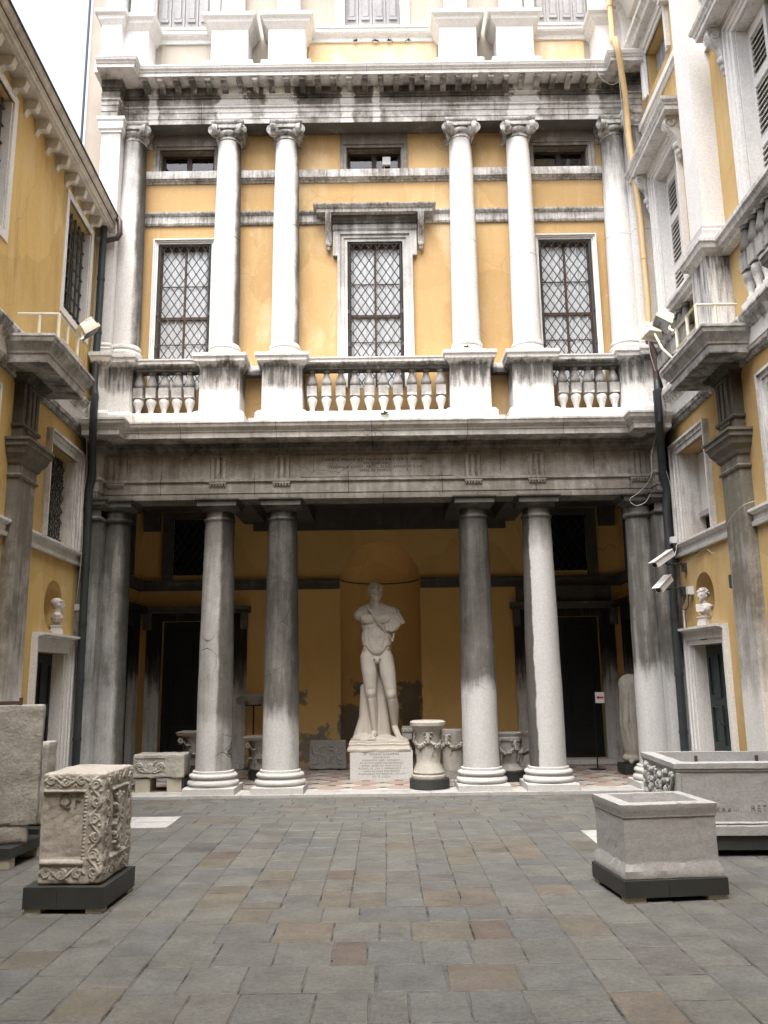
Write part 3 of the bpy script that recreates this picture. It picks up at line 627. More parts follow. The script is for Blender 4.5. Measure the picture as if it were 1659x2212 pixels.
# spandrels of the niche
n = 24; cz, rr = 3.31, 0.735
for i in range(n):
    a0, a1 = math.pi * i / n, math.pi * (i + 1) / n
    x0, x1 = rr * math.cos(a0), rr * math.cos(a1)
    mb.quad((x0, 3.3, cz + rr * math.sin(a0)), (x1, 3.3, cz + rr * math.sin(a1)), (x1, 3.3, 4.06), (x0, 3.3, 4.06))
lw_ = mb.build('loggia_wall', M['plaster_log'], PB, fix=False)
nb = MB()
for i in range(n):
    a0, a1 = math.pi * i / n, math.pi * (i + 1) / n
    p0, p1 = (rr * math.cos(a0), 3.3 + rr * math.sin(a0) * 0.95), (rr * math.cos(a1), 3.3 + rr * math.sin(a1) * 0.95)
    nb.quad((*p0, 0.02), (*p1, 0.02), (*p1, cz), (*p0, cz))
    for j in range(12):
        b0, b1 = math.pi / 2 * j / 12, math.pi / 2 * (j + 1) / 12
        f = lambda a, b: (rr * math.cos(a) * 1.0 * math.cos(b) if False else rr * math.cos(b) * math.cos(a), 3.3 + 0.95 * rr * math.cos(b) * math.sin(a), cz + rr * math.sin(b))
        nb.quad(f(a0, b0), f(a1, b0), f(a1, b1), f(a0, b1))
nb.build('niche', M['plaster_log'], lw_, smooth=60)
MB().tube([(0.73 * math.cos(math.pi * i / 20), 3.295 + 0.69 * math.sin(math.pi * i / 20), 3.335 - 0.02 * math.sin(math.pi * i / 20)) for i in range(21)], 0.012, 6).build('niche_moulding', M['logdark'], lw_)
for sx in (-1, 1):
    x_ = sx * 4.46
    MB().quad((x_, -0.1, 0.02), (x_, 3.31, 0.02), (x_, 3.31, 4.66), (x_, -0.1, 4.66)).build('loggia_wall', M['plaster_log'], PB, fix=False)
    # side doorway of the loggia, frame and leaf
    fr = MB(); o = -sx
    for (ya, yb) in ((1.35, 1.6), (2.75, 3.0)): fr.box(min(x_, x_ + o * 0.14), max(x_, x_ + o * 0.14), ya, yb, 0.03, 2.5)
    fr.box(min(x_, x_ + o * 0.14), max(x_, x_ + o * 0.14), 1.35, 3.0, 2.5, 2.75).box(min(x_, x_ + o * 0.24), max(x_, x_ + o * 0.24), 1.25, 3.1, 2.752, 2.86)
    d_ = fr.build('door_frame', M['logframe'], PB)
    MB().box(min(x_ + o * 0.01, x_ + o * 0.03), max(x_ + o * 0.01, x_ + o * 0.03), 1.602, 2.748, 0.03, 2.498).build('door', M['darkdoor'], d_)
    wf = MB()
    for (ya, yb, za, zb) in ((1.5, 1.65, 3.4, 4.55), (2.55, 2.7, 3.4, 4.55), (1.652, 2.548, 4.4, 4.55)): wf.box(min(x_, x_ + o * 0.08), max(x_, x_ + o * 0.08), ya, yb, za, zb)
    wf_ = wf.build('window_frame', M['logdark'], PB); MB().box(min(x_ + o * 0.01, x_ + o * 0.02), max(x_ + o * 0.01, x_ + o * 0.02), 1.652, 2.548, 3.4, 4.398).build('pane', M['room'], wf_)
    # string course inside
    MB().box(min(x_, x_ + o * 0.1), max(x_, x_ + o * 0.1), 0.3, 3.3, 3.17, 3.36).build('string_course', M['logdark'], PB)
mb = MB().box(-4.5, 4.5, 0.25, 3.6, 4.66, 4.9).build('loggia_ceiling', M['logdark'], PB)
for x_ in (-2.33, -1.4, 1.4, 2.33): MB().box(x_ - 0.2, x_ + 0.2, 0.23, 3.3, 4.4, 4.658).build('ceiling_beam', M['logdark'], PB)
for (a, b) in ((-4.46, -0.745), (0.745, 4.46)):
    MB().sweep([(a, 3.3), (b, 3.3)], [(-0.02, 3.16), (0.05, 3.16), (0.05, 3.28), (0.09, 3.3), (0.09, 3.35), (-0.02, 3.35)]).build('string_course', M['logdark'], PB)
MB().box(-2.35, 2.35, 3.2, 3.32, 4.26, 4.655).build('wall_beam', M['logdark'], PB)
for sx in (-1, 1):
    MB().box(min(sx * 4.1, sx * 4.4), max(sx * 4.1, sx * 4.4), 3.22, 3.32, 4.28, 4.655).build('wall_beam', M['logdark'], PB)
# big doorways in the back wall
for sx in (-1, 1):
    X0, X1 = sorted((sx * 2.7, sx * 4.0))
    fr = MB(); O = 0.26
    fr.box(X0 - O, X0, 3.2, 3.33, 0.03, 2.6).box(X1, X1 + O, 3.2, 3.33, 0.03, 2.6).box(X0 - O, X1 + O, 3.198, 3.33, 2.602, 2.74)
    f_ = fr.build('door_frame', M['logframe'], PB)
    MB().sweep([(X0 - O - 0.06, 3.2), (X1 + O + 0.06, 3.2)], [(-0.1, 2.742), (0.03, 2.742), (0.05, 2.78), (0.13, 2.8), (0.15, 2.86), (-0.1, 2.86)]).build('hood', M['logdark'], f_)
    for xx in (X0 - O - 0.03, X1 + O - 0.09): MB().box(xx, xx + 0.12, 3.06, 3.198, 2.44, 2.74).build('console', M['logdark'], f_)
    dl = MB().box(X0, X1, 3.42, 3.48, 0.1, 2.6).build('door', M['darkdoor'], f_)
    for (zx0, zx1) in ((0.2, 0.62), (0.78, 1.55), (1.68, 2.45)):
        for (a, b) in ((X0 + 0.12, (X0 + X1) / 2 - 0.08), ((X0 + X1) / 2 + 0.08, X1 - 0.12)):
            pn = MB()
            for (p, q, r_, s_) in ((a, b, zx0, zx0 + 0.03), (a, b, zx1 - 0.03, zx1), (a, a + 0.03, zx0 + 0.032, zx1 - 0.032), (b - 0.03, b, zx0 + 0.032, zx1 - 0.032)): pn.box(p, q, 3.395, 3.421, r_, s_)
            pn.build('door_panel_moulding', M['darkdoor'], f_)
    MB().box(X0 - 0.3, X1 + 0.3, 2.95, 3.3, 0.03, 0.1).build('door_step', M['logframe'], f_)
    # window over the doorway
    c_ = sx * 3.375; wf = MB()
    for (a, b, za, zb) in ((c_ - 0.66, c_ - 0.476, 3.37, 4.6), (c_ + 0.476, c_ + 0.66, 3.37, 4.6), (c_ - 0.475, c_ + 0.475, 4.5, 4.6)): wf.box(a, b, 3.22, 3.32, za, zb)
    wf_ = wf.build('window_frame', M['logdark'], PB)
    MB().box(c_ - 0.475, c_ + 0.475, 3.33, 3.36, 3.45, 4.5).build('pane', M['room'], wf_)  # opaque black sheet in place of the dark opening, no glass
    gr = MB()
    for k in range(-6, 14):
        for sgn in (1, -1):
            xa = c_ - 0.475 + k * 0.14; za, zb = 3.45, 4.5; p, q = Vector((xa, 3.31, za if sgn > 0 else zb)), Vector((xa + 0.7, 3.31, zb if sgn > 0 else za))
            lo, hi = c_ - 0.475, c_ + 0.475; d = q - p; t0, t1 = max(0, (lo - p.x) / d.x), min(1, (hi - p.x) / d.x)
            if t1 > t0: gr.bar(p + d * t0, p + d * t1, 0.007)
    gr.build('grille', M['iron'], wf_)
# name board over the right-hand doorway
nbd = MB().box(2.5, 4.22, 3.16, 3.3, 2.88, 3.155).build('name_board', M['logdark'], PB)
text_mesh('MVSEO ARCHEOLOGICO', 0.17, M['ink_gold'], 'lettering', nbd, (3.36, 3.158, 3.01), width=1.58)
# floor of the balcony (solid between loggia and upper wall)
MB().box(-4.5, 4.5, 0.05, 3.6, 4.92, 5.2).build('floor_slab', M['archi'], PB)

# ---- piano nobile wall
WY = 0.18
wins = [(-0.44, 0.44, 5.95, 8.39), (-3.455, -2.605, 5.95, 8.39), (2.605, 3.455, 5.95, 8.39)]
mez = [(-0.45, 0.45, 9.655, 10.07), (-3.5, -2.6, 9.655, 10.07), (2.6, 3.5, 9.655, 10.07)]
mb = MB(); wall_panel(mb, -4.35, 4.5, 5.18, 10.33, WY, WY + 0.3, wins + mez, fm)
up = mb.build('wall', M['plaster'], PB, fix=False)
mb = MB().box(-4.8, -4.27, 0.3, 6.0, 5.2, 18.0); mb.build('wall', M['plaster_pale'], PB)
# ---- balustrade, pedestals
balme = MB().lathe([(0.058, 0.0), (0.058, 0.02), (0.038, 0.03), (0.036, 0.05), (0.045, 0.09), (0.062, 0.14), (0.074, 0.18), (0.077, 0.205), (0.07, 0.23), (0.05, 0.25), (0.045, 0.258)], seg=20)
balme.box(-0.073, 0.073, -0.073, 0.073, 0.258, 0.412)
balme.lathe([(0.05, 0.412), (0.06, 0.422), (0.075, 0.44), (0.08, 0.465), (0.074, 0.495), (0.058, 0.545), (0.044, 0.59), (0.038, 0.615), (0.04, 0.625), (0.056, 0.633), (0.056, 0.66), (0.06, 0.668)], seg=20)
balme = balme.mesh('baluster', M['baluster'], 40)
for (a, b, xs) in ((-1.0, 1.0, [-0.965 + 0.2145 * i for i in range(10)]), (-3.72, -2.7, [-3.575 + 0.193 * i for i in range(5)]), (2.7, 3.72, [2.80 + 0.193 * i for i in range(5)])):
    a2, b2 = a - 0.1, b + 0.1
    rl = MB().sweep([(a2, -0.2), (b2, -0.2)], [(-0.2, 6.118), (0.0, 6.118), (0.0, 6.15), (0.03, 6.165), (0.03, 6.19), (0.06, 6.205), (0.06, 6.25), (0.075, 6.26), (0.075, 6.28), (-0.2, 6.28)]).build('balustrade', M['balrail'], PB)
    MB().sweep([(a2, -0.26), (b2, -0.26)], [(-0.3, 5.18), (0.0, 5.18), (0.0, 5.4), (-0.03, 5.445), (-0.3, 5.445)]).build('base_course', M['balbase'], rl)
    for x_ in xs:
        inst('baluster', balme, rl, (x_, -0.12, 5.446), (0, 0, rnd.uniform(-0.05, 0.05)))
ped_x = [(-3.86, 0.2), (-2.33, 0.3), (-1.40, 0.3), (1.40, 0.3), (2.33, 0.3), (3.86, 0.2)]
for x_, hw in ped_x:
    p_ = MB().box(x_ - hw, x_ + hw, -0.3, WY, 5.445, 6.12).build('pedestal', M['ped'], PB)
    MB().sweep([(x_ - hw, WY), (x_ - hw, -0.3), (x_ + hw, -0.3), (x_ + hw, WY)], [(-0.1, 5.18), (0.085, 5.18), (0.085, 5.385), (0.07, 5.395), (0.06, 5.42), (0.02, 5.445), (-0.1, 5.4452)]).build('pedestal_base', M['balbase'], p_)
    MB().sweep([(x_ - hw, WY), (x_ - hw, -0.3), (x_ + hw, -0.3), (x_ + hw, WY)], [(-0.1, 6.119), (0.0, 6.119), (0.02, 6.15), (0.05, 6.19), (0.075, 6.205), (0.075, 6.255), (0.10, 6.275), (0.10, 6.325), (-0.1, 6.325)]).build('pedestal_cap', M['ped'], p_)
    MB().box(x_ - hw, x_ + hw, -0.29, WY, 6.2, 6.327).build('pedestal_slab', M['ped'], p_)
for (a, b) in ((-1.95, -1.78), (1.78, 1.95)):  # link between the paired pedestals
    MB().box(a, b, 0.03, WY - 0.002, 5.2, 5.44).build('base_course', M['balbase'], PB)
    MB().box(a - 0.1, b + 0.1, 0.03, WY - 0.002, 6.12, 6.27).build('string_course', M['balrail'], PB)
for sx in (-1, 1):   # corner piers on the upper floor
    a, b = sorted((sx * 3.98, sx * 4.16))
    p_ = MB().box(a, b, -0.4, 0.4, 5.445, 6.12).build('pedestal', M['ped'], PB)
    MB().ring(a, b, -0.4, 0.4, [(-0.05, 5.18), (0.06, 5.18), (0.06, 5.39), (0.02, 5.4445), (-0.05, 5.4445)]).build('pedestal_base', M['balbase'], p_)
    MB().ring(a, b, -0.4, 0.4, [(-0.05, 6.1195), (0.0, 6.1195), (0.05, 6.19), (0.06, 6.25), (0.08, 6.275), (0.08, 6.33), (-0.05, 6.33)]).build('pedestal_cap', M['ped'], p_)
    a, b = sorted((sx * 4.0, sx * 4.3))
    q_ = MB().box(a, b, -0.3, 0.4, 6.33, 10.1).build('pilaster', M['ion_L2'] if sx < 0 else M['ion_R1'], PB)
    MB().ring(a, b, -0.3, 0.4, [(-0.05, 6.331), (0.05, 6.331), (0.05, 6.39), (0.035, 6.4), (0.045, 6.44), (0.02, 6.47), (0.03, 6.5), (0.0, 6.55), (-0.05, 6.55)]).build('base', M['balbase'], q_)
    MB().ring(a, b, -0.3, 0.4, [(-0.05, 10.06), (0.015, 10.07), (0.015, 10.1), (0.04, 10.13), (0.05, 10.24), (0.07, 10.27), (0.07, 10.318), (-0.05, 10.318)]).build('capital', M['attic'] if sx < 0 else M['ioncap'], q_)
# ---- upper columns with ionic capitals
ion_base = MB().ring(-0.255, 0.255, -0.255, 0.255, [(-0.2, 6.326), (0.0, 6.326), (0.0, 6.395), (-0.2, 6.395)])
ion_base.lathe([(0.2, 6.395), (0.25, 6.398), (0.262, 6.42), (0.262, 6.445), (0.245, 6.465), (0.228, 6.472), (0.222, 6.49), (0.226, 6.5), (0.24, 6.506), (0.246, 6.525), (0.24, 6.545), (0.228, 6.55), (0.226, 6.575), (0.21, 6.58)], seg=44)
ion_base = ion_base.mesh('base', M['balbase'], 45)
def volute(mb, c, ax_u, ax_n, r=0.098, th=0.048):
    """round volute lying in the plane normal to ax_n, with a raised spiral"""
    c, u, nn = Vector(c), Vector(ax_u).normalized(), Vector(ax_n).normalized(); v = Vector((0, 0, 1))
    pts, fs = [], []; sg = 22
    rings = [(r * 0.97, -th), (r, -th * 0.3), (r, th * 0.5), (r * 0.93, th * 0.75), (r * 0.84, th * 0.45), (0.001, th * 0.45)]
    for (q, h) in rings:
        for i in range(sg):
            a = 2 * math.pi * i / sg; pts.append(c + (u * math.cos(a) + v * math.sin(a)) * q + nn * h)
    for j in range(len(rings) - 1):
        for i in range(sg): fs.append((j * sg + i, j * sg + (i + 1) % sg, (j + 1) * sg + (i + 1) % sg, (j + 1) * sg + i))
    mb.add(pts, fs)
    sp = []
    for i in range(34):
        t = i / 33; a = math.pi / 2 - t * 2 * math.pi * 2.0 * (1 if u.x >= 0 or abs(u.x) < 1e-3 else 1); q = r * (0.80 - 0.66 * t)
        sp.append(c + (u * math.cos(a) + v * math.sin(a)) * q + nn * th * 0.5)
    mb.tube(sp, [0.011 * (1 - 0.45 * i / 33) for i in range(34)], 5)
    mb.ball(c + nn * th * 0.5, 0.018, 8, 5)
icap = MB().lathe([(0.178, 10.02), (0.19, 10.03), (0.194, 10.04), (0.188, 10.055), (0.178, 10.06), (0.178, 10.09), (0.2, 10.1), (0.222, 10.13), (0.226, 10.16), (0.2, 10.19), (0.2, 10.27)], seg=40)
for (sx, sy) in ((1, 1), (1, -1), (-1, 1), (-1, -1)):
    volute(icap, (sx * 0.205, sy * 0.2, 10.165), (sx, 0, 0), (sx * 0.35, sy, 0))
    volute(icap, (sx * 0.2, sy * 0.205, 10.165), (0, sy, 0), (sx, sy * 0.35, 0))
for a in range(4):
    R4 = Matrix.Rotation(a * math.pi / 2, 3, 'Z')
    icap.obox(R4 @ Vector((0, -0.2, 10.225)), R4 @ Vector((0.2, 0, 0)), R4 @ Vector((0, 0.035, 0)), Vector((0, 0, 0.028)))
icap.ring(-0.2, 0.2, -0.2, 0.2, [(-0.15, 10.262), (0.03, 10.262), (0.05, 10.28), (0.06, 10.3), (0.06, 10.318), (-0.15, 10.318)])
icap = icap.mesh('capital', M['ioncap'], 50)
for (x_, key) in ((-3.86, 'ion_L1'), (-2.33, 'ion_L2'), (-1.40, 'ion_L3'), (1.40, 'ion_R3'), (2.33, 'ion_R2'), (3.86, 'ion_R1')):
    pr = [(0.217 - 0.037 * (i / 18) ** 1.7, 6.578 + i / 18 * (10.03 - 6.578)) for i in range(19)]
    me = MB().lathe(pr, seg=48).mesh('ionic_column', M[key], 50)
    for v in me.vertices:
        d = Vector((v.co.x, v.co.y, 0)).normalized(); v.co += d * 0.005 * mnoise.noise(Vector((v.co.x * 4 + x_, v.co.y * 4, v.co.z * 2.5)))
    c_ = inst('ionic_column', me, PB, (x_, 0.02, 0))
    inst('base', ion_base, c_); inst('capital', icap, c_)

# ---- windows of the main floor: lattice, sash, curtain
def lattice(mb, x0, x1, z0, z1, y, dx, dz, r):
    k = dz / dx
    n0 = -int((z1 - z0) / dz) - 2
    for i in range(n0, int((x1 - x0) / dx) + 3):
        xa = x0 + i * dx
        for sgn in (1, -1):
            zs = z0 if sgn > 0 else z1
            # x = xa + t, z = zs + sgn*k*t
            t0, t1 = max(0, x0 - xa), min(x1 - xa, (z1 - z0) / k)
            if t1 - t0 > 0.02: mb.bar((xa + t0, y - 0.004 * sgn, zs + sgn * k * t0), (xa + t1, y - 0.004 * sgn, zs + sgn * k * t1), r)
def big_window(cx, hw, framed, label):
    z0, z1 = 5.95, 8.39
    fr = MB(); t = 0.155 if framed else 0.07
    prof_in = [(0.0, -0.02), (0.0, 0.03), (t * 0.35, 0.03), (t * 0.38, 0.05), (t * 0.72, 0.05), (t * 0.78, 0.075), (t, 0.08), (t, -0.02)]
    # jamb + head swept as nested boxes (three fasciae)
    for (a, b, p) in ((0, 0.36, 0.03), (0.36, 0.72, 0.05), (0.72, 1.0, 0.075)):
        i0, i1 = a * t, b * t
        fr.box(cx - hw - i1, cx - hw - i0, WY - p, WY + 0.02, z0, z1 + i0)
        fr.box(cx + hw + i0, cx + hw + i1, WY - p, WY + 0.02, z0, z1 + i0)
        fr.box(cx - hw - i1, cx + hw + i1, WY - p, WY + 0.02, z1 + i0, z1 + i1)
    w_ = fr.build('window', M['winframe'] if framed else M['winpale'], PB)
    if framed:
        for sx in (-1, 1):   # ears
            a, b = sorted((cx + sx * (hw + t), cx + sx * (hw + t + 0.07)))
            MB().box(a, b, WY - 0.073, WY + 0.01, 8.13, z1 + t).build('frame_ear', M['winframe'], w_)
        MB().sweep([(cx - 0.67, WY), (cx + 0.67, WY)], [(-0.02, z1 + t + 0.002), (0.06, z1 + t + 0.002), (0.085, z1 + t + 0.04), (0.09, z1 + t + 0.09), (0.06, z1 + t + 0.13), (0.05, z1 + t + 0.14), (0.07, z1 + t + 0.15), (0.075, z1 + t + 0.18), (0.12, z1 + t + 0.22), (0.13, z1 + t + 0.25), (-0.02, z1 + t + 0.25)]).build('window_frieze', M['winframe'], w_)
        MB().sweep([(cx - 0.80, WY + 0.01), (cx - 0.80, WY - 0.1), (cx + 0.80, WY - 0.1), (cx + 0.80, WY + 0.01)], [(-0.1, 8.80), (0.12, 8.80), (0.12, 8.855), (0.14, 8.865), (0.17, 8.905), (0.175, 8.925), (-0.1, 8.925)]).build('hood', M['string'], w_)
        for sx in (-1, 1):
            co = MB(); xx = cx + sx * 0.735
            pth = []
            for i in range(26):
                tt = i / 25; zz = 8.795 - 0.46 * tt; oo = 0.17 * (1 - tt) ** 1.2 + 0.055 + 0.02 * math.sin(tt * 2 * math.pi); pth.append((oo, zz))
            for k in (-0.036, -0.012, 0.012, 0.036):
                co.tube([(xx + k, WY - o, z) for o, z in pth], 0.0125, 6)
            poly = [(0.0, pth[-1][1])] + [(0.0, pth[0][1])] + pth
            nP = len(poly)
            co.add([(xx - 0.044, WY - o, z) for o, z in poly] + [(xx + 0.044, WY - o, z) for o, z in poly], [tuple(range(nP)), tuple(range(2 * nP - 1, nP - 1, -1))] + [(i, (i + 1) % nP, nP + (i + 1) % nP, nP + i) for i in range(nP)])
            co.ball((xx, WY - 0.06, 8.31), (0.042, 0.045, 0.05), 10, 6); co.ball((xx, WY - 0.055, 8.25), (0.036, 0.035, 0.045), 10, 6)
            co.build('console', M['string'], w_)
    gy = WY - 0.01
    gr = MB(); lattice(gr, cx - hw + 0.035, cx + hw - 0.035, z0, z1 - 0.04, gy, 0.133, 0.205, 0.0055)
    for xx in (cx - hw + 0.03, cx + hw - 0.03): gr.bar((xx, gy, z0), (xx, gy, z1 - 0.03), 0.011)
    gr.bar((cx - hw + 0.03, gy, z1 - 0.035), (cx + hw - 0.03, gy, z1 - 0.035), 0.01)
    for zz in (6.65, 7.2): 
        for xx in (cx - hw + 0.02, cx + hw - 0.02): gr.obox((xx, gy, zz), (0.022, 0, 0), (0, 0.016, 0), (0, 0, 0.03))
    gr.build('grille', M['iron_grey'], w_)
    sy = WY + 0.07; sa = MB()
    for (a, b, za, zb) in ((cx - hw, cx - hw + 0.055, z0, z1), (cx + hw - 0.055, cx + hw, z0, z1), (cx - hw + 0.055, cx + hw - 0.055, z1 - 0.07, z1), (cx - hw + 0.055, cx + hw - 0.055, 7.135, 7.18), (cx - 0.014, cx + 0.014, z0, 7.134), (cx - 0.014, cx + 0.014, 7.181, z1 - 0.072)): sa.box(a, b, sy, sy + 0.05, za, zb)
    for zz in (6.72, 7.7): sa.box(cx - hw + 0.06, cx - 0.023, sy + 0.01, sy + 0.03, zz, zz + 0.01).box(cx + 0.023, cx + hw - 0.06, sy + 0.01, sy + 0.03, zz, zz + 0.01)
    sa.build('sash', M['brownwood'], w_)
    for (a, b) in ((cx - hw + 0.06, cx - 0.022), (cx + 0.022, cx + hw - 0.06)):
        for (za, zb) in ((z0, 6.72), (6.734, 7.12), (7.19, 7.7), (7.714, z1 - 0.07)):
            MB().quad((a, sy + 0.02, za), (b, sy + 0.02, za), (b, sy + 0.02, zb), (a, sy + 0.02, zb)).build('pane', M['glass'], w_, fix=False)
    cb = MB(); n = 46
    for i in range(n):
        f = lambda t: (cx - hw + 2 * hw * t, sy + 0.045 + 0.014 * math.sin(t * 38 + cx * 5) + 0.008 * math.sin(t * 91))
        p, q = f(i / n), f((i + 1) / n); cb.quad((*p, z0), (*q, z0), (*q, z1 - 0.06), (*p, z1 - 0.06))
    cb.build('curtain', M['curtain'], w_, smooth=80, fix=False)
    MB().box(cx - hw, cx + hw, WY + 0.292, WY + 0.31, z0, z1).build('window_interior', M['room'], w_)
big_window(0.0, 0.44, True, ''); big_window(-3.03, 0.425, False, ''); big_window(3.03, 0.425, False, '')
# string courses between the columns
for (a, b) in ((-4.05, -0.80), (0.80, 4.05)):
    MB().sweep([(a, WY), (b, WY)], [(-0.02, 8.71), (0.03, 8.71), (0.045, 8.74), (0.03, 8.75), (0.03, 8.86), (0.045, 8.87), (0.07, 8.9), (0.075, 8.925), (-0.02, 8.925)]).build('string_course', M['string'], PB)
MB().sweep([(-4.05, WY), (4.05, WY)], [(-0.02, 9.45), (0.02, 9.45), (0.03, 9.48), (0.055, 9.485), (0.055, 9.5), (0.085, 9.51), (0.085, 9.64), (-0.02, 9.648)]).build('string_course', M['string'], PB)
# mezzanine windows
for cx in (-3.05, 0.0, 3.05):
    fr = MB(); h_ = 0.45; z0, z1 = 9.65, 10.07
    for (i0, i1, p) in ((0, 0.05, 0.02), (0.05, 0.1, 0.04)):
        fr.box(cx - h_ - i1, cx - h_ - i0, WY - p, WY + 0.02, z0, z1 + i0).box(cx + h_ + i0, cx + h_ + i1, WY - p, WY + 0.02, z0, z1 + i0).box(cx - h_ - i1, cx + h_ + i1, WY - p, WY + 0.02, z1 + i0, z1 + i1)
    fr.box(cx - h_ - 0.1, cx + h_ + 0.1, WY - 0.04, WY + 0.02, z1 + 0.1, 10.315)
    w_ = fr.build('window', M['mezz'], PB)
    MB().box(cx - h_, cx + h_, WY + 0.021, WY + 0.15, z1 - 0.012, z1 - 0.001).build('lintel', M['mezz'], w_)
    for q in (cx - h_ + 0.001, cx + h_ - 0.013): MB().box(q, q + 0.012, WY + 0.021, WY + 0.15, z0, z1 - 0.013).build('reveal', M['mezz'], w_)
    sy = WY + 0.15; sa = MB()
    for (a, b, za, zb) in ((cx - h_, cx - h_ + 0.06, z0, z1), (cx + h_ - 0.06, cx + h_, z0, z1), (cx - h_ + 0.06, cx + h_ - 0.06, z1 - 0.05, z1), (cx - 0.04, cx + 0.04, z0, z1 - 0.05), (cx - h_ + 0.06, cx - 0.04, z0 + 0.13, z0 + 0.145), (cx + 0.04, cx + h_ - 0.06, z0 + 0.13, z0 + 0.145)): sa.box(a, b, sy, sy + 0.04, za, zb)
    sa.build('sash', M['darkwood'], w_)
    for (a, b) in ((cx - h_ + 0.06, cx - 0.04), (cx + 0.04, cx + h_ - 0.06)): MB().quad((a, sy + 0.02, z0), (b, sy + 0.02, z0), (b, sy + 0.02, z1 - 0.05), (a, sy + 0.02, z1 - 0.05)).build('pane', M['glass_dim'], w_, fix=False)
    MB().box(cx - h_, cx + h_, WY + 0.29, WY + 0.31, z0, z1).build('window_interior', M['room'], w_)
    if cx == 0.0:
        MB().box(0.14, 0.27, sy - 0.06, sy - 0.002, 9.83, 9.97).build('vent_box', M['white_metal'], w_)
        MB().tube([(0.16, sy - 0.03, 9.83), (0.18, sy - 0.03, 9.76), (0.28, sy - 0.03, 9.74), (0.38, sy - 0.03, 9.76)], 0.007, 6).build('cable', M['cable'], w_)
# ---- upper entablature
UP = [(-4.3, -0.36), (-4.05, -0.36), (-4.05, -0.14), (4.05, -0.14), (4.05, -0.36), (4.3, -0.36)]
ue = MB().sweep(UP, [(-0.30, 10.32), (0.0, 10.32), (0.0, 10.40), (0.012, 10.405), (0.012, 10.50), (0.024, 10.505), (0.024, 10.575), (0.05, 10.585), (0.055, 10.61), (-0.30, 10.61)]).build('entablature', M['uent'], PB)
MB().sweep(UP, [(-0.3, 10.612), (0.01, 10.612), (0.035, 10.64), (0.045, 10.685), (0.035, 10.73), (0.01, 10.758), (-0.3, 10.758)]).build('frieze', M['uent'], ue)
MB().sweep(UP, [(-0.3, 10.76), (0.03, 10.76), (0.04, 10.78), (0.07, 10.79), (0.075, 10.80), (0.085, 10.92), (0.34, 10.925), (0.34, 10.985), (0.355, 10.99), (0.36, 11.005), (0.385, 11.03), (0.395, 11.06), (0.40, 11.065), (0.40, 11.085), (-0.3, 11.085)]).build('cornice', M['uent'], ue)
modm = MB()
pp = [(0.07, 10.80), (0.07, 10.922), (0.31, 10.922), (0.31, 10.875), (0.28, 10.858), (0.22, 10.868), (0.15, 10.845), (0.10, 10.81)]
nP = len(pp)
modm.add([(-0.045, -o, z) for o, z in pp] + [(0.045, -o, z) for o, z in pp], [tuple(range(nP)), tuple(range(2 * nP - 1, nP - 1, -1))] + [(i, (i + 1) % nP, nP + (i + 1) % nP, nP + i) for i in range(nP)])
modm = modm.mesh('modillion', M['modil'])
for i in range(30): inst('modillion', modm, ue, (-3.62 + i * 0.2497, -0.14, 0))
MB().box(-4.3, 4.3, -0.13, WY + 0.05, 10.318, 10.34).build('soffit', M['soffit'], ue)
# ---- top storey
TY = 0.22
tw = [(-0.47, 0.47, 12.3, 14.4), (-3.66, -2.74, 12.3, 14.4), (2.74, 3.66, 12.3, 14.4)]
mb = MB(); wall_panel(mb, -4.35, 4.5, 11.08, 17.0, TY, TY + 0.25, tw, fm); tp = mb.build('wall', M['plaster_pale'], PB, fix=False)
for (a, b) in ((-1.08, 1.08), (-3.56, -2.67), (2.67, 3.56)): MB().box(a, b, TY - 0.02, TY - 0.004, 11.1, 12.08).build('wall_panel', M['plaster_attic'] if a > -3 else M['plaster_pale'], tp)
for x_, hw in ((-3.86, 0.2), (-2.33, 0.3), (-1.40, 0.3), (1.40, 0.3), (2.33, 0.3), (3.86, 0.2)):
    p_ = MB().box(x_ - hw, x_ + hw, -0.2, TY, 11.087, 12.0).build('pedestal', M['attic'], PB)
    MB().sweep([(x_ - hw, TY), (x_ - hw, -0.2), (x_ + hw, -0.2), (x_ + hw, TY)], [(-0.1, 11.086), (0.1, 11.086), (0.1, 11.35), (0.08, 11.37), (0.02, 11.4), (-0.1, 11.4)]).build('pedestal_base', M['attic'], p_)
    MB().sweep([(x_ - hw, TY), (x_ - hw, -0.2), (x_ + hw, -0.2), (x_ + hw, TY)], [(-0.1, 11.999), (0.0, 11.999), (0.03, 12.03), (0.08, 12.09), (0.09, 12.14), (0.13, 12.17), (0.14, 12.23), (-0.1, 12.23)]).build('pedestal_cap', M['attic'], p_)
    c_ = MB().lathe([(0.2, 12.4), (0.165, 15.6)], (x_, 0.05, 0), 32).build('attic_column', M['attic'], PB, smooth=40)
    MB().box(x_ - 0.26, x_ + 0.26, -0.2, TY, 12.2, 12.28).lathe([(0.25, 12.28), (0.26, 12.31), (0.25, 12.34), (0.22, 12.35), (0.235, 12.38), (0.22, 12.41), (0.2, 12.42)], (x_, 0.05, 0), 32).build('base', M['attic'], c_, smooth=40)
for (a, b) in ((-1.15, 1.15), (-3.62, -2.6), (2.6, 3.62)):
    MB().sweep([(a, TY), (b, TY)], [(-0.02, 12.07), (0.05, 12.07), (0.06, 12.14), (0.11, 12.17), (0.13, 12.2), (0.13, 12.25), (0.15, 12.26), (0.15, 12.295), (-0.02, 12.295)]).build('sill_course', M['attic'], PB)
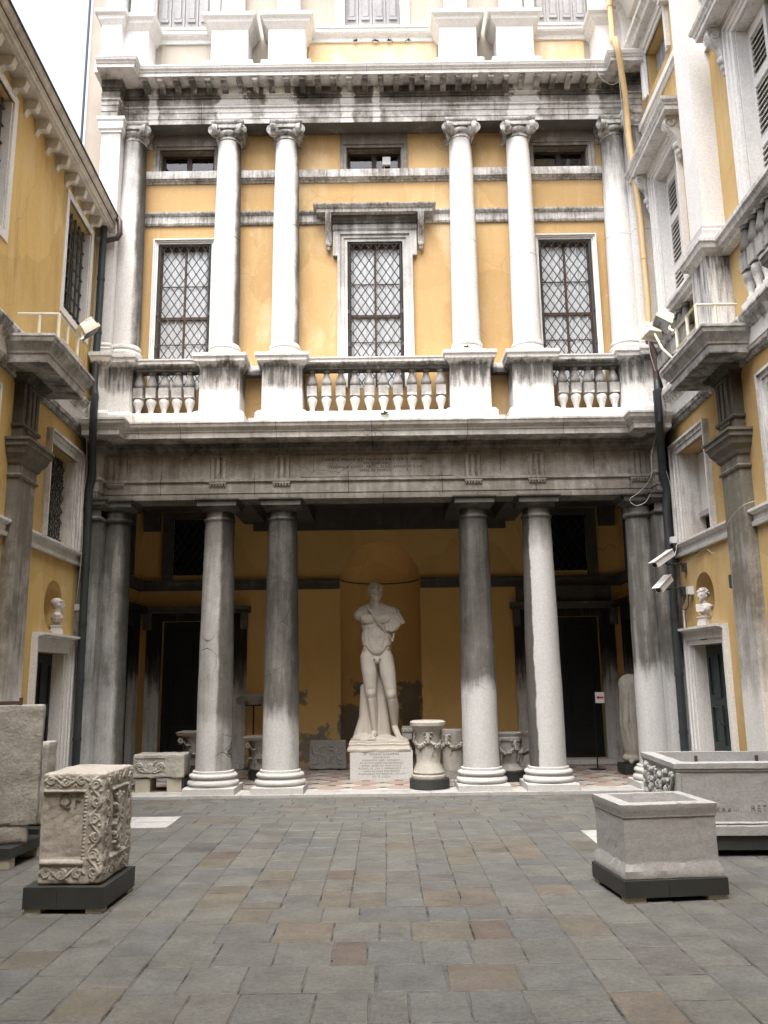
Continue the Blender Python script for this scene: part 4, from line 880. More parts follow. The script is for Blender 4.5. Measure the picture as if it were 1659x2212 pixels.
for sx in (-1, 1):
    a, b = sorted((sx * 4.06, sx * 4.38))
    p_ = MB().box(a, b, -0.34, 0.35, 11.087, 12.0).build('pedestal', M['attic'], PB)
    MB().ring(a, b, -0.34, 0.35, [(-0.05, 11.999), (0.0, 11.999), (0.05, 12.08), (0.06, 12.14), (0.1, 12.17), (0.1, 12.23), (-0.05, 12.23)]).build('pedestal_cap', M['attic'], p_)
    MB().ring(a, b, -0.34, 0.35, [(-0.05, 11.086), (0.06, 11.086), (0.06, 11.3), (0.02, 11.35), (-0.05, 11.35)]).build('pedestal_base', M['attic'], p_)
    MB().box(a + 0.03, b - 0.03, -0.3, 0.35, 12.23, 16.5).build('pilaster', M['attic'], PB)
for cx in (-3.2, 0.0, 3.2):
    h_ = 0.47 if cx == 0 else 0.46; z0, z1 = 12.3, 14.4; fr = MB()
    fr.box(cx - h_ - 0.16, cx - h_, TY - 0.07, TY + 0.02, z0, z1).box(cx + h_, cx + h_ + 0.16, TY - 0.07, TY + 0.02, z0, z1).box(cx - h_ - 0.16, cx + h_ + 0.16, TY - 0.07, TY + 0.02, z1, z1 + 0.16)
    w_ = fr.build('window', M['attic'], PB)
    n = 4; pw = 2 * h_ / n
    for k in range(n):
        a = cx - h_ + k * pw; sh = MB().box(a + 0.003, a + pw - 0.003, TY + 0.06, TY + 0.1, z0, z1)
        sh.box(a + pw * 0.22, a + pw * 0.78, TY + 0.035, TY + 0.061, z0 + 0.27, z0 + 0.33).box(a + pw * 0.3, a + pw * 0.7, TY + 0.03, TY + 0.061, z0 + 0.331, z0 + 0.9).box(a + pw * 0.85, a + pw * 0.97, TY + 0.045, TY + 0.061, z0, z1)
        sh.build('shutter_board', M['oldwood'], w_)
# roof and hidden sides, so that the house is a closed volume
MB().box(-4.8, 6.0, 0.6, 8.0, 17.0, 17.3).build('roof', M['roof'], PB)
MB().sweep([(-4.8, 0.2), (4.5, 0.2)], [(-0.2, 16.5), (0.1, 16.5), (0.3, 16.8), (0.45, 17.0), (-0.2, 17.0)]).build('cornice', M['attic'], PB)
MB().tube([(-4.84, 0.26, 9.4), (-4.84, 0.26, 17.0)], 0.022, 8).build('rain_pipe', M['pipe_dark'], PB)
# ------------------------------------------------------------------ side buildings (local x = out of the wall, y runs along it)
LB = thing('side_building', 'low ochre side wing with bracketed eaves and barred windows', 'building', (-4.28, 0, 0), rad(2.6))
RB = thing('side_building', 'taller ochre side wing with louvred shutters and stone hoods', 'building', (4.26, 0, 0), rad(180 - 0.7))
def trim_frame(mb, a0, a1, z0, z1, t, steps, bottom=False):
    for (f0, f1, p) in steps:
        i0, i1 = f0 * t, f1 * t
        zb = z0 - (i0 if bottom else 0)
        mb.box(-0.02, p, a0 - i1, a0 - i0, zb, z1 + i0); mb.box(-0.02, p, a1 + i0, a1 + i1, zb, z1 + i0)
        mb.box(-0.02, p, a0 - i1, a1 + i1, z1 + i0, z1 + i1)
        if bottom: mb.box(-0.02, p, a0 - i1, a1 + i1, z0 - i1, z0 - i0)
def oval_niche(wall, cy, cz, a, b, hy, z0, z1, mat, depth=0.24):
    n = 40; front = MB(); bowl = MB()
    B = [(cy + a * math.cos(2 * math.pi * i / n), cz + b * math.sin(2 * math.pi * i / n)) for i in range(n)]
    O = []
    for i in range(n):
        dx, dz = math.cos(2 * math.pi * i / n), math.sin(2 * math.pi * i / n)
        ts = [((hy if dx > 0 else -hy) / dx) if abs(dx) > 1e-6 else 1e9, (((z1 - cz) if dz > 0 else (z0 - cz)) / dz) if abs(dz) > 1e-6 else 1e9]
        t = min(ts); O.append((cy + dx * t, cz + dz * t))
    for i in range(n):
        j = (i + 1) % n; front.quad((0, *O[i]), (0, *O[j]), (0, *B[j]), (0, *B[i]))
    for (cy_, cz_) in ((cy + hy, z1), (cy - hy, z1), (cy - hy, z0), (cy + hy, z0)):   # corner fills
        near = sorted(range(n), key=lambda i: (O[i][0] - cy_) ** 2 + (O[i][1] - cz_) ** 2)[:2]
        front.add([(0, cy_, cz_), (0, *O[near[0]]), (0, *O[near[1]])], [(0, 1, 2)])
    R_ = 9
    P = lambda k, i: (-depth * math.sqrt(max(0, 1 - (k / R_) ** 2)) ** 0.8 if k < R_ else 0.0, cy + (B[i][0] - cy) * k / R_, cz + (B[i][1] - cz) * k / R_)
    for k in range(R_):
        for i in range(n):
            j = (i + 1) % n; bowl.quad(P(k, i), P(k, j), P(k + 1, j), P(k + 1, i))
    front.build('niche_surround', mat, wall, fix=False); bowl.build('niche', mat, wall, smooth=70)
def bay(b, ys, cs, left, full=True):
    """one bay: doorway, niche, low window; cs = centre along the wall (world Y)"""
    y = lambda s: ys * s
    c = ys * cs
    # doorway
    fr = MB(); trim_frame(fr, c - 0.56, c + 0.56, 0.0, 1.93, 0.17, ((0, 0.4, 0.03), (0.4, 0.75, 0.05), (0.75, 1, 0.07)))
    f_ = fr.build('door_frame', M['side'], b)
    MB().sweep([(0.0, c - 0.72), (0.0, c + 0.72)], [(-0.02, 2.102), (0.08, 2.102), (0.09, 2.12), (0.15, 2.13), (0.15, 2.16), (-0.02, 2.16)]).build('cornice', M['side'], f_)
    for q in (c - 0.558, c + 0.558 - 0.05): MB().box(-0.24, -0.005, q, q + 0.05, 0.0, 1.925).build('jamb', M['side'], f_)
    dm = M['darkdoor'] if left else M['greenwood']
    dl = MB().box(-0.22, -0.16, c - 0.505, c + 0.505, 0.02, 1.925).build('door', dm, f_)
    for (za, zb) in ((0.12, 0.55), (0.65, 1.15), (1.25, 1.8)):
        for (p, q) in ((c - 0.42, c - 0.06), (c + 0.06, c + 0.42)):
            k = MB()
            for (u, v, zc, zd) in ((p, q, za, za + 0.03), (p, q, zb - 0.03, zb), (p, p + 0.03, za + 0.031, zb - 0.031), (q - 0.03, q, za + 0.031, zb - 0.031)): k.box(-0.161, -0.138, u, v, zc, zd)
            k.build('door_panel_moulding', dm, f_)
    MB().tube([(-0.145, c - 0.03, 0.92), (-0.09, c - 0.03, 0.92), (-0.08, c - 0.03, 0.99)], 0.012, 6).build('door_handle', M['iron'], f_)
    if not left: MB().box(0.031, 0.036, c - 0.13, c + 0.09, 1.985, 2.035).build('name_plate', M['iron'], f_)
    # low window
    fr = MB(); trim_frame(fr, c - 0.525, c + 0.525, 3.36, 4.60, 0.155, ((0, 0.45, 0.03), (0.45, 0.8, 0.05), (0.8, 1, 0.08)))
    w_ = fr.build('window', M['side'], b)
    for q in (c - 0.524, c + 0.524 - 0.03): MB().box(-0.32, -0.005, q, q + 0.03, 3.36, 4.598).build('reveal', M['side'], w_)
    MB().box(-0.36, -0.31, c - 0.52, c + 0.52, 3.36, 4.6).build('window_interior', M['room'], w_)
    if left:
        gr = MB()
        for k in range(-10, 14):
            for sgn in (1, -1):
                ya = c - 0.49 + k * 0.1; za = 3.36 if sgn > 0 else 4.58; kk = 1.5
                t0, t1 = max(0, c - 0.49 - ya), min(c + 0.49 - ya, 1.22 / kk)
                if t1 - t0 > 0.02:
                    pts = []
                    m_ = max(2, int((t1 - t0) / 0.033))
                    for q in range(m_ + 1):
                        tt = t0 + (t1 - t0) * q / m_; pts.append((-0.16 + 0.018 * math.sin(tt * 60 + k), ya + tt, za + sgn * kk * tt))
                    gr.tube(pts, 0.008, 5)
        gr.build('grille', M['iron'], w_)
    else:
        MB().box(-0.30, -0.27, c - 0.49, c + 0.1, 3.75, 4.58).build('blind', M['shutter'], w_)
        MB().box(-0.30, -0.27, c + 0.105, c + 0.49, 3.75, 4.58).build('blind', M['shutter'], w_)
        MB().box(-0.28, -0.22, c - 0.49, c + 0.49, 3.68, 3.748).build('sash_rail', M['oldwood'], w_)
    # sill course under the window
    MB().sweep([(0.0, c - 1.22), (0.0, c + 1.22)], [(-0.02, 3.16), (0.05, 3.16), (0.06, 3.2), (0.03, 3.215), (0.03, 3.285), (0.07, 3.3), (0.09, 3.315), (0.09, 3.345), (-0.02, 3.345)]).build('sill_course', M['side'], b)
def pilaster(b, ys, cs, left):
    c = ys * cs; h = 0.255
    p_ = MB().box(-0.01, 0.13, c - h, c + h, 0.12, 3.9).build('pilaster', M['pilL'], b)
    base = lambda pr, z: MB().sweep([(0, c - h), (0.13, c - h), (0.13, c + h), (0, c + h)][::-1], [(o, zz) for o, zz in pr])
    U = [(0.0, c - h), (0.13, c - h), (0.13, c + h), (0.0, c + h)]
    MB().sweep(U, [(-0.05, 0.0), (0.06, 0.0), (0.06, 0.1), (0.04, 0.12), (0.05, 0.16), (0.02, 0.2), (0.0, 0.24), (-0.05, 0.24)]).build('base', M['base'], p_)
    MB().sweep(U, [(-0.05, 3.83), (0.02, 3.835), (0.03, 3.86), (0.005, 3.885), (0.005, 3.98), (0.03, 4.0), (0.045, 4.04), (0.09, 4.10), (0.11, 4.17), (0.13, 4.18), (0.13, 4.23), (0.15, 4.24), (0.15, 4.27), (-0.05, 4.27)]).build('capital', M['pilL'], p_)
    e_ = MB().box(-0.01, 0.12, c - 0.235, c + 0.235, 4.271, 5.02).build('impost_block', M['pilL'], p_)
    MB().sweep([(0.0, c - 0.235), (0.12, c - 0.235), (0.12, c + 0.235), (0.0, c + 0.235)], [(-0.05, 4.42), (0.012, 4.42), (0.03, 4.44), (0.03, 4.47), (-0.05, 4.47)]).build('taenia', M['pilL'], p_)
    t = MB()
    for k in (-0.12, 0.0, 0.12): t.box(0.118, 0.15, c + k - 0.04, c + k + 0.04, 4.472, 4.9)
    t.box(0.118, 0.158, c - 0.18, c + 0.18, 4.902, 4.94)
    for k in range(6): t.lathe([(0.012, 0.0), (0.017, 0.035)], (0.14, c - 0.12 + k * 0.048, 4.38), 7)
    t.build('triglyph', M['pilL'], p_)
    MB().sweep([(0.0, c - 0.24), (0.13, c - 0.24), (0.13, c + 0.24), (0.0, c + 0.24)], [(-0.05, 4.96), (0.02, 4.96), (0.03, 4.99), (0.08, 5.02), (0.1, 5.05), (-0.05, 5.05)]).build('bed_moulding', M['pilL'], p_)
    # projecting cornice block
    bl = MB().sweep([(0.0, c - 0.36), (0.22, c - 0.36), (0.22, c + 0.36), (0.0, c + 0.36)], [(-0.2, 5.052), (0.28, 5.052), (0.28, 5.15), (0.295, 5.155), (0.30, 5.18), (0.33, 5.22), (0.365, 5.27), (0.37, 5.32), (0.38, 5.325), (0.38, 5.355), (-0.2, 5.355)])
    bl.box(-0.01, 0.24, c - 0.37, c + 0.37, 5.2, 5.353)
    bl.build('cornice_block', M['block'], p_)
    MB().box(0.02, 0.30, c - 0.27, c + 0.27, 5.354, 5.50).box(0.02, 0.24, c - 0.22, c + 0.22, 5.501, 5.55).build('cornice_block_cap', M['side'], p_)
band = [(-0.02, 5.0), (0.03, 5.0), (0.045, 5.02), (0.045, 5.05), (0.07, 5.06), (0.075, 5.09), (0.09, 5.10), (0.06, 5.115), (0.06, 5.30), (0.075, 5.31), (0.10, 5.35), (0.15, 5.40), (0.16, 5.43), (0.17, 5.435), (0.17, 5.46), (0.05, 5.47), (0.05, 5.53), (-0.02, 5.54)]
for (b, ys, left) in ((LB, 1, True), (RB, -1, False)):
    y0, y1 = (-26.0, 0.6) if left else (-0.6, 26.0)
    ztop = 8.42 if left else 15.5
    ops = []
    cs_list = (-1.17, -4.12)
    for cs in cs_list:
        c = ys * cs
        ops += [(c - 0.56, c + 0.56, 0.0, 1.93), (c - 0.525, c + 0.525, 3.36, 4.60), (c - 0.05 * ys - 0.42, c - 0.05 * ys + 0.42, 2.17, 2.93)]
        if left: ops.append((c + 0.07 - 0.5, c + 0.07 + 0.5, 6.52, 8.13))
        else: ops += [(c - 0.47, c + 0.47, 6.6, 8.86), (c - 0.45, c + 0.45, 10.30, 11.0)]
    mb = MB(); wall_panel(mb, y0, y1, -0.02, ztop, 0.0, -0.5, ops, lambda a, d, z: (d, a, z))
    pm = M['plaster_side'] if left else M['plaster_pale_side']
    wl = mb.build('wall', pm, b, fix=False)
    for i, cs in enumerate(cs_list):
        c = ys * cs; bay(b, ys, cs, left)
        oval_niche(wl, c - 0.05 * ys, 2.53, 0.335, 0.33, 0.42, 2.17, 2.93, pm)
    pilaster(b, ys, -2.70, left); pilaster(b, ys, -5.65, left)
    MB().sweep([(0, y0), (0, y1)], band).build('cornice', M['side'], b)
    if left:
        for cs in cs_list:   # barred upper windows
            c = ys * cs + 0.07; fr = MB(); trim_frame(fr, c - 0.5, c + 0.5, 6.52, 8.13, 0.1, ((0, 1, 0.015),), bottom=True)
            w_ = fr.build('window', M['sidehi'], b)
            MB().box(-0.4, -0.36, c - 0.5, c + 0.5, 6.52, 8.13).build('window_interior', M['room'], w_)
            for q in (c - 0.499, c + 0.469): MB().box(-0.36, -0.005, q, q + 0.03, 6.53, 8.12).build('reveal', M['side'], w_)
            gr = MB()
            for k in range(6): gr.bar((-0.1, c - 0.42 + k * 0.168, 6.52), (-0.1, c - 0.42 + k * 0.168, 8.13), 0.011)
            for k in range(7): gr.bar((-0.09, c - 0.5, 6.7 + k * 0.22), (-0.09, c + 0.5, 6.7 + k * 0.22), 0.01)
            gr.build('grille', M['iron'], w_)
            sa = MB()
            for (p, q, zc, zd) in ((c - 0.48, c - 0.4, 6.52, 8.13), (c + 0.4, c + 0.48, 6.52, 8.13), (c - 0.04, c + 0.04, 6.52, 8.13)): sa.box(-0.3, -0.26, p, q, zc, zd)
            sa.build('sash', M['darkwood'], w_)
        # eaves with scroll brackets
        ev = MB().sweep([(0, -26), (0, 0.25)], [(-0.1, 8.38), (0.185, 8.38), (0.19, 8.395), (0.225, 8.40), (0.23, 8.435), (0.25, 8.45), (0.255, 8.48), (0.28, 8.51), (0.295, 8.55), (0.30, 8.555), (0.30, 8.58), (-0.1, 8.58)]).build('eaves', M['eave'], b)
        br = MB(); pr = []
        for i in range(15):
            t = i / 14; pr.append((0.155 - 0.135 * t + 0.016 * math.sin(t * 2 * math.pi), 8.305 - 0.11 * t - 0.024 * math.sin(t * 2 * math.pi)))
        poly = [(-0.01, 8.382), (0.16, 8.382), (0.17, 8.345)] + pr + [(-0.01, 8.18)]; nP = len(poly)
        br.add([(o, -0.045, z) for o, z in poly] + [(o, 0.045, z) for o, z in poly], [tuple(range(nP)), tuple(range(2 * nP - 1, nP - 1, -1))] + [(i, (i + 1) % nP, nP + (i + 1) % nP, nP + i) for i in range(nP)])
        br = br.mesh('eaves_bracket', M['eave'], 50)
        for k in range(16): inst('eaves_bracket', br, ev, (0, 0.05 - 0.365 * k, 0))
        rf = MB().quad((0.30, -26, 8.587), (0.30, 0.28, 8.587), (-4.5, 0.28, 10.0), (-4.5, -26, 10.0)).box(-4.5, 0.26, -26, 0.27, 8.46, 8.576).build('roof', M['roof'], b, fix=False)
        tl = MB().tube([(0.305, 0.28, 8.59), (0.305, -26, 8.59)], 0.016, 8).build('gutter', M['iron_grey'], rf)
        MB().box(-5.0, -4.4, -26, 0.3, 0, 10.0).build('wall', M['plaster_side'], b)
    else:
        for cs in cs_list:
            c = ys * cs
            # shuttered window
            fr = MB(); trim_frame(fr, c - 0.47, c + 0.47, 6.6, 8.86, 0.15, ((0, 0.4, 0.03), (0.4, 0.75, 0.05), (0.75, 1, 0.08)))
            w_ = fr.build('window', M['sidehi'], b)
            MB().box(-0.46, -0.42, c - 0.47, c + 0.47, 6.6, 8.86).build('window_interior', M['room'], w_)
            for q in (c - 0.469, c + 0.449): MB().box(-0.42, -0.005, q, q + 0.02, 6.6, 8.855).build('reveal', M['sidehi'], w_)
            MB().box(-0.42, -0.003, c - 0.448, c + 0.448, 8.84, 8.857).build('lintel', M['hood'], w_)
            # the far leaf closed in the opening, the near one folded open
            def leaf(px, pa, pb, nm):
                sh = MB()
                for (p, q, zc, zd) in ((pa, pa + 0.07, 6.62, 8.84), (pb - 0.07, pb, 6.62, 8.84), (pa + 0.071, pb - 0.071, 6.62, 6.72), (pa + 0.071, pb - 0.071, 7.3, 7.42), (pa + 0.071, pb - 0.071, 8.06, 8.18), (pa + 0.071, pb - 0.071, 8.70, 8.84)): sh.box(px - 0.02, px + 0.02, p, q, zc, zd)
                l_ = sh.build('shutter', M['shutter'], w_) if False else sh
                for (zc, zd) in ((6.72, 7.3), (7.42, 8.06), (8.18, 8.70)):
                    n = int((zd - zc) / 0.07)
                    for k in range(n):
                        z_ = zc + (k + 0.5) * (zd - zc) / n
                        sh.obox((px, (pa + pb) / 2, z_), (0.005, 0, 0.002), (0, (pb - pa) / 2 - 0.072, 0), (-0.02, 0, 0.033))
                sh.build('shutter', M['shutter'], w_)
            leaf(-0.16, c - 0.465, c + 0.0, 'a')
            # hood on consoles
            MB().sweep([(0.0, c - 0.66), (0.0, c + 0.66)], [(-0.02, 9.012), (0.05, 9.012), (0.09, 9.03), (0.09, 9.055), (-0.02, 9.055)]).build('window_frieze', M['hood'], w_)
            MB().sweep([(0.0, c - 0.74), (0.14, c - 0.74), (0.14, c + 0.74), (0.0, c + 0.74)], [(-0.1, 9.06), (0.14, 9.06), (0.14, 9.12), (0.155, 9.125), (0.16, 9.15), (0.19, 9.18), (0.20, 9.22), (-0.1, 9.22)]).build('hood', M['hood'], w_)
            for sgn in (-1, 1):
                co = MB(); yy = c + sgn * 0.68
                sp = []
                for i in range(30):
                    t = i / 29; a = -math.pi * 0.35 + t * 2 * math.pi * 1.3; q = 0.085 * (1 - 0.72 * t); sp.append((0.16 + q * math.cos(a), 8.955 + q * math.sin(a)))
                for k in (-0.055, 0.055): co.tube([(o, yy + k, z) for o, z in sp], 0.014, 5)
                o_ = [(-0.01, 9.058), (0.23, 9.058), (0.25, 8.97), (0.20, 8.87), (0.12, 8.80), (0.09, 8.70), (0.10, 8.62), (0.05, 8.56), (-0.01, 8.56)]; nP = len(o_)
                co.add([(o, yy - 0.05, z) for o, z in o_] + [(o, yy + 0.05, z) for o, z in o_], [tuple(range(nP)), tuple(range(2 * nP - 1, nP - 1, -1))] + [(i, (i + 1) % nP, nP + (i + 1) % nP, nP + i) for i in range(nP)])
                co.ball((0.08, yy, 8.64), (0.06, 0.055, 0.06), 8, 6); co.ball((0.06, yy, 8.55), (0.045, 0.04, 0.06), 8, 6); co.ball((0.05, yy, 8.48), (0.03, 0.03, 0.05), 8, 6)
                co.build('console', M['hood'], w_)
            # balcony rail in front of the window with balusters
            rl = MB().sweep([(0.0, c - 1.25), (0.0, c + 1.25)], [(-0.02, 6.42), (0.10, 6.42), (0.11, 6.46), (0.16, 6.48), (0.17, 6.53), (0.20, 6.55), (0.20, 6.60), (-0.02, 6.60)]).build('balustrade', M['hood'], b)
            for k in range(6): inst('baluster', balme, rl, (0.09, c - 0.5 + 0.2 * k, 5.545), scale=(1, 1, 1.30))
            MB().box(-0.02, 0.15, c - 0.66, c + 0.66, 5.46, 5.544).build('base_course', M['side'], rl)
            # attic window with its hood
            fr = MB(); trim_frame(fr, c - 0.45, c + 0.45, 10.30, 11.0, 0.13, ((0, 0.5, 0.03), (0.5, 1, 0.06)))
            w2 = fr.build('window', M['sidehi'], b)
            MB().box(-0.2, -0.16, c - 0.45, c + 0.45, 10.3, 11.0).build('shutter', M['oldwood'], w2)
            for k in range(1, 6): MB().box(-0.162, -0.15, c - 0.45 + k * 0.15 - 0.006, c - 0.45 + k * 0.15 + 0.006, 10.3, 11.0).build('board_strip', M['oldwood'], w2)
            MB().sweep([(0.0, c - 0.72), (0.1, c - 0.72), (0.1, c + 0.72), (0.0, c + 0.72)], [(-0.1, 11.2), (0.08, 11.2), (0.1, 11.26), (0.16, 11.3), (0.17, 11.36), (-0.1, 11.36)]).build('hood', M['hood'], w2)
            MB().sweep([(0.0, c - 0.62), (0.0, c + 0.62)], [(-0.02, 11.13), (0.06, 11.13), (0.07, 11.2), (-0.02, 11.2)]).build('window_frieze', M['hood'], w2)
            for sgn in (-1, 1):
                co = MB(); yy = c + sgn * 0.62; sp = []
                for i in range(30):
                    t = i / 29; a = -math.pi * 0.35 + t * 2 * math.pi * 1.3; q = 0.08 * (1 - 0.72 * t); sp.append((0.13 + q * math.cos(a), 11.1 + q * math.sin(a)))
                for k in (-0.05, 0.05): co.tube([(o, yy + k, z) for o, z in sp], 0.013, 5)
                co.box(-0.01, 0.12, yy - 0.045, yy + 0.045, 10.9, 11.19).lathe([(0.08, -0.045), (0.08, 0.045)], (0, 0, 0), 4) if False else co.box(-0.01, 0.14, yy - 0.045, yy + 0.045, 10.95, 11.19)
                co.build('console', M['hood'], w2)
        for cs in (-2.70, -5.65):
            c = ys * cs
            p_ = MB().box(-0.01, 0.26, c - 0.22, c + 0.22, 6.85, 12.0).build('pilaster', M['sidehi'], b)
            U = [(0.0, c - 0.22), (0.26, c - 0.22), (0.26, c + 0.22), (0.0, c + 0.22)]
            MB().sweep(U, [(-0.1, 6.602), (0.07, 6.602), (0.07, 6.68), (0.05, 6.69), (0.06, 6.74), (0.03, 6.77), (0.04, 6.81), (0.0, 6.85), (-0.1, 6.85)]).build('base', M['sidehi'], p_)
            MB().box(-0.01, 0.28, c - 0.25, c + 0.25, 5.55, 6.42).build('pedestal', M['pedstreak'], p_)
            MB().sweep([(0.0, c - 0.25), (0.28, c - 0.25), (0.28, c + 0.25), (0.0, c + 0.25)], [(-0.1, 6.421), (0.0, 6.421), (0.03, 6.46), (0.08, 6.49), (0.09, 6.55), (0.11, 6.56), (0.11, 6.601), (-0.1, 6.601)]).build('pedestal_cap', M['hood'], p_)
            MB().box(-0.01, 0.05, c - 0.42, c + 0.42, 9.2, 9.45).build('impost', M['sidehi'], p_)
        for (za, zb, p) in ((9.90, 10.06, 0.06),):
            MB().sweep([(0, y0), (0, y1)], [(-0.02, za), (0.02, za), (0.03, za + 0.05), (p, za + 0.06), (p, zb), (-0.02, zb)]).build('string_course', M['sidehi'], b)
        MB().sweep([(0, y0), (0, y1)], [(-0.02, 12.0), (0.1, 12.0), (0.2, 12.15), (0.4, 12.3), (0.45, 12.4), (-0.02, 12.4)]).build('cornice', M['sidehi'], b)
        MB().box(-5, 0.3, -0.6, 26, 15.5, 15.7).build('roof', M['roof'], b)
        MB().box(-5.2, -4.8, -0.6, 26, 0, 15.5).build('wall', M['plaster_side'], b)
# house closing the court behind the viewer
EB = thing('facing_building', 'plain ochre house closing the open end of the court', 'building', (0, -13.2, 0))
MB().box(-6, 6, -1.0, 0, 0, 11.5).build('wall', M['plaster_side'], EB); MB().box(-6.2, 6.2, -1.2, 0.3, 11.5, 11.8).build('eaves', M['eave'], EB)
# ------------------------------------------------------------------ fittings on the walls
def wl(b, out, s, z):      # point on a side building, world coordinates
    ys = 1 if b is LB else -1
    return b.matrix_basis @ Vector((out, ys * s, z))
bpy.context.view_layer.update()
def drain(name, label, segs, cat='drainpipe', group='drainpipes in the corners'):
    """segs: list of (mat, radius, path)"""
    t = thing(name, label, cat, segs[-1][2][-1], group=group); base = Vector(segs[-1][2][-1])
    for (m, r, path) in segs:
        pts = [Vector(p) - base for p in path]; MB().tube(pts, r, 14).build('pipe', M[m], t, smooth=50)
        for a, b in zip(pts, pts[1:]):
            L = (b - a).length
            if L > 1.0:
                n = int(L / 0.9)
                for k in range(1, n + 1):
                    c_ = a + (b - a) * (k / (n + 1)); d = (b - a).normalized(); MB().tube([c_ - d * 0.025, c_ + d * 0.025], r * 1.14, 14).build('collar', M[m], t, smooth=50)
    return t
drain('drainpipe', 'dark slate drainpipe running down beside the barred windows', [
    ('pipe_brown', 0.042, [(-3.98, -0.32, 8.58), (-3.92, -0.36, 8.5), (-3.9, -0.38, 8.28), (-3.94, -0.38, 8.2), (-4.12, -0.38, 8.16)]),
    ('pipe_dark', 0.052, [(-4.14, -0.4, 8.38), (-4.15, -0.4, 5.8), (-4.11, -0.44, 5.62), (-3.93, -0.97, 5.47), (-3.93, -0.97, 5.0), (-4.0, -0.75, 4.8), (-4.06, -0.55, 4.6), (-4.07, -0.5, 4.42), (-4.12, -0.46, 4.24), (-4.11, -0.46, 3.9), (-4.09, -0.46, 0.02)])])
drain('drainpipe', 'drainpipe with ochre upper length and dark slate lower length beside the cameras', [
    ('pipe_ochre', 0.045, [(3.86, -0.42, 13.5), (3.85, -0.42, 11.5), (3.76, -0.82, 11.2), (3.80, -0.82, 10.95), (3.98, -0.44, 10.5), (3.99, -0.42, 9.8), (4.07, -0.42, 8.45), (4.08, -0.42, 7.02), (4.05, -0.45, 6.62)]),
    ('pipe_brown', 0.05, [(4.05, -0.45, 6.64), (4.04, -0.45, 6.38), (4.09, -0.45, 6.24), (4.12, -0.45, 6.16), (4.12, -0.45, 5.74)]),
    ('pipe_dark', 0.056, [(4.12, -0.45, 5.76), (4.10, -0.5, 5.6), (3.92, -0.97, 5.42), (3.92, -0.97, 5.0), (4.0, -0.72, 4.8), (4.06, -0.55, 4.55), (4.07, -0.5, 4.3), (4.13, -0.46, 4.16), (4.10, -0.46, 3.85), (4.09, -0.46, 0.02)])])
def cable(name, label, path, r=0.0042, mat='cable', cat='cable', group='cables clipped to the walls', sub=4):
    P = [Vector(p) for p in path]; pts = []
    for i in range(len(P) - 1):
        p0, p1, p2, p3 = P[max(i - 1, 0)], P[i], P[i + 1], P[min(i + 2, len(P) - 1)]
        for k in range(sub):
            t = k / sub; pts.append(0.5 * ((2 * p1) + (p2 - p0) * t + (2 * p0 - 5 * p1 + 4 * p2 - p3) * t * t + (3 * p1 - p0 - 3 * p2 + p3) * t ** 3))
    pts.append(P[-1]); o = MB().tube(pts, r, 6).build(name, M[mat], smooth=60); tag(o, label, cat, group); return o
cable('cable', 'pale cable running beside the dark slate pipe down to a small box', [wl(LB, 0.45, -1.9, 5.75), wl(LB, 0.2, -1.2, 5.56), wl(LB, 0.19, -0.6, 5.5), (-4.0, -0.9, 5.44), (-3.99, -1.02, 5.2), (-4.05, -0.85, 4.85), (-4.13, -0.56, 4.5), (-4.17, -0.53, 4.1), (-4.15, -0.53, 3.5), (-4.16, -0.53, 3.0), wl(LB, 0.03, -0.42, 2.62)])
cable('cable', 'pale cable hanging in a loop under the upper cornice beside the ochre pipe', [(3.5, -0.58, 10.95), (3.55, -0.6, 10.72), (3.72, -0.6, 10.58), (3.88, -0.58, 10.7), (3.9, -0.56, 11.0), (3.87, -0.54, 11.3)])
cable('cable', 'thin pale cable dropping along the ochre pipe from the upper cornice', [(3.84, -0.54, 11.3), (3.86, -0.56, 10.8), (3.9, -0.5, 10.0), (3.95, -0.46, 9.3), (4.0, -0.44, 8.4), (4.02, -0.5, 6.6), (4.02, -0.52, 6.2), (4.08, -0.52, 5.9)], 0.005)
cable('cable', 'pale cable looped over the capital of the corner column by the cameras', [(3.98, -0.62, 4.9), (3.9, -0.6, 4.6), (3.88, -0.58, 4.3), (3.75, -0.42, 4.12), (3.62, -0.36, 4.02), (3.7, -0.36, 3.93), (3.83, -0.4, 3.97), (3.9, -0.46, 4.1)])
cable('cable', 'pale cable sagging under the window sill towards the grey pilaster', [wl(RB, 0.05, -0.75, 3.05), wl(RB, 0.04, -1.1, 3.08), wl(RB, 0.03, -1.45, 3.13), wl(RB, 0.05, -1.8, 3.02), wl(RB, 0.04, -2.15, 3.06), wl(RB, 0.05, -2.42, 3.2), wl(RB, 0.15, -2.5, 3.25), wl(RB, 0.16, -2.95, 3.38), wl(RB, 0.05, -3.1, 3.42)])
cable('cable', 'pale cable running down the dark slate pipe to the upper camera', [(4.0, -0.9, 5.4), (4.0, -0.99, 5.1), (4.06, -0.6, 4.6), (4.15, -0.55, 4.2), (4.16, -0.55, 3.9), (4.15, -0.56, 3.5), wl(RB, 0.1, -0.6, 3.3), wl(RB, 0.2, -0.8, 3.15)])
cable('cable', 'dark cable drooping from the lower camera to the white box', [(3.95, -0.86, 2.72), (4.0, -0.7, 2.58), (4.15, -0.55, 2.45), wl(RB, 0.04, -0.6, 2.42), wl(RB, 0.05, -0.72, 2.46), wl(RB, 0.06, -0.8, 2.6)], 0.007, 'cable_dark')
cable('conduit', 'grey rigid conduit running down from the white box beside the door frame', [wl(RB, 0.04, -0.8, 2.6), wl(RB, 0.04, -0.7, 2.58), wl(RB, 0.03, -0.56, 2.5), wl(RB, 0.03, -0.47, 2.42), wl(RB, 0.03, -0.46, 2.1), wl(RB, 0.03, -0.40, 1.0), wl(RB, 0.03, -0.40, 0.03)], 0.012, 'white_metal', 'conduit', None)
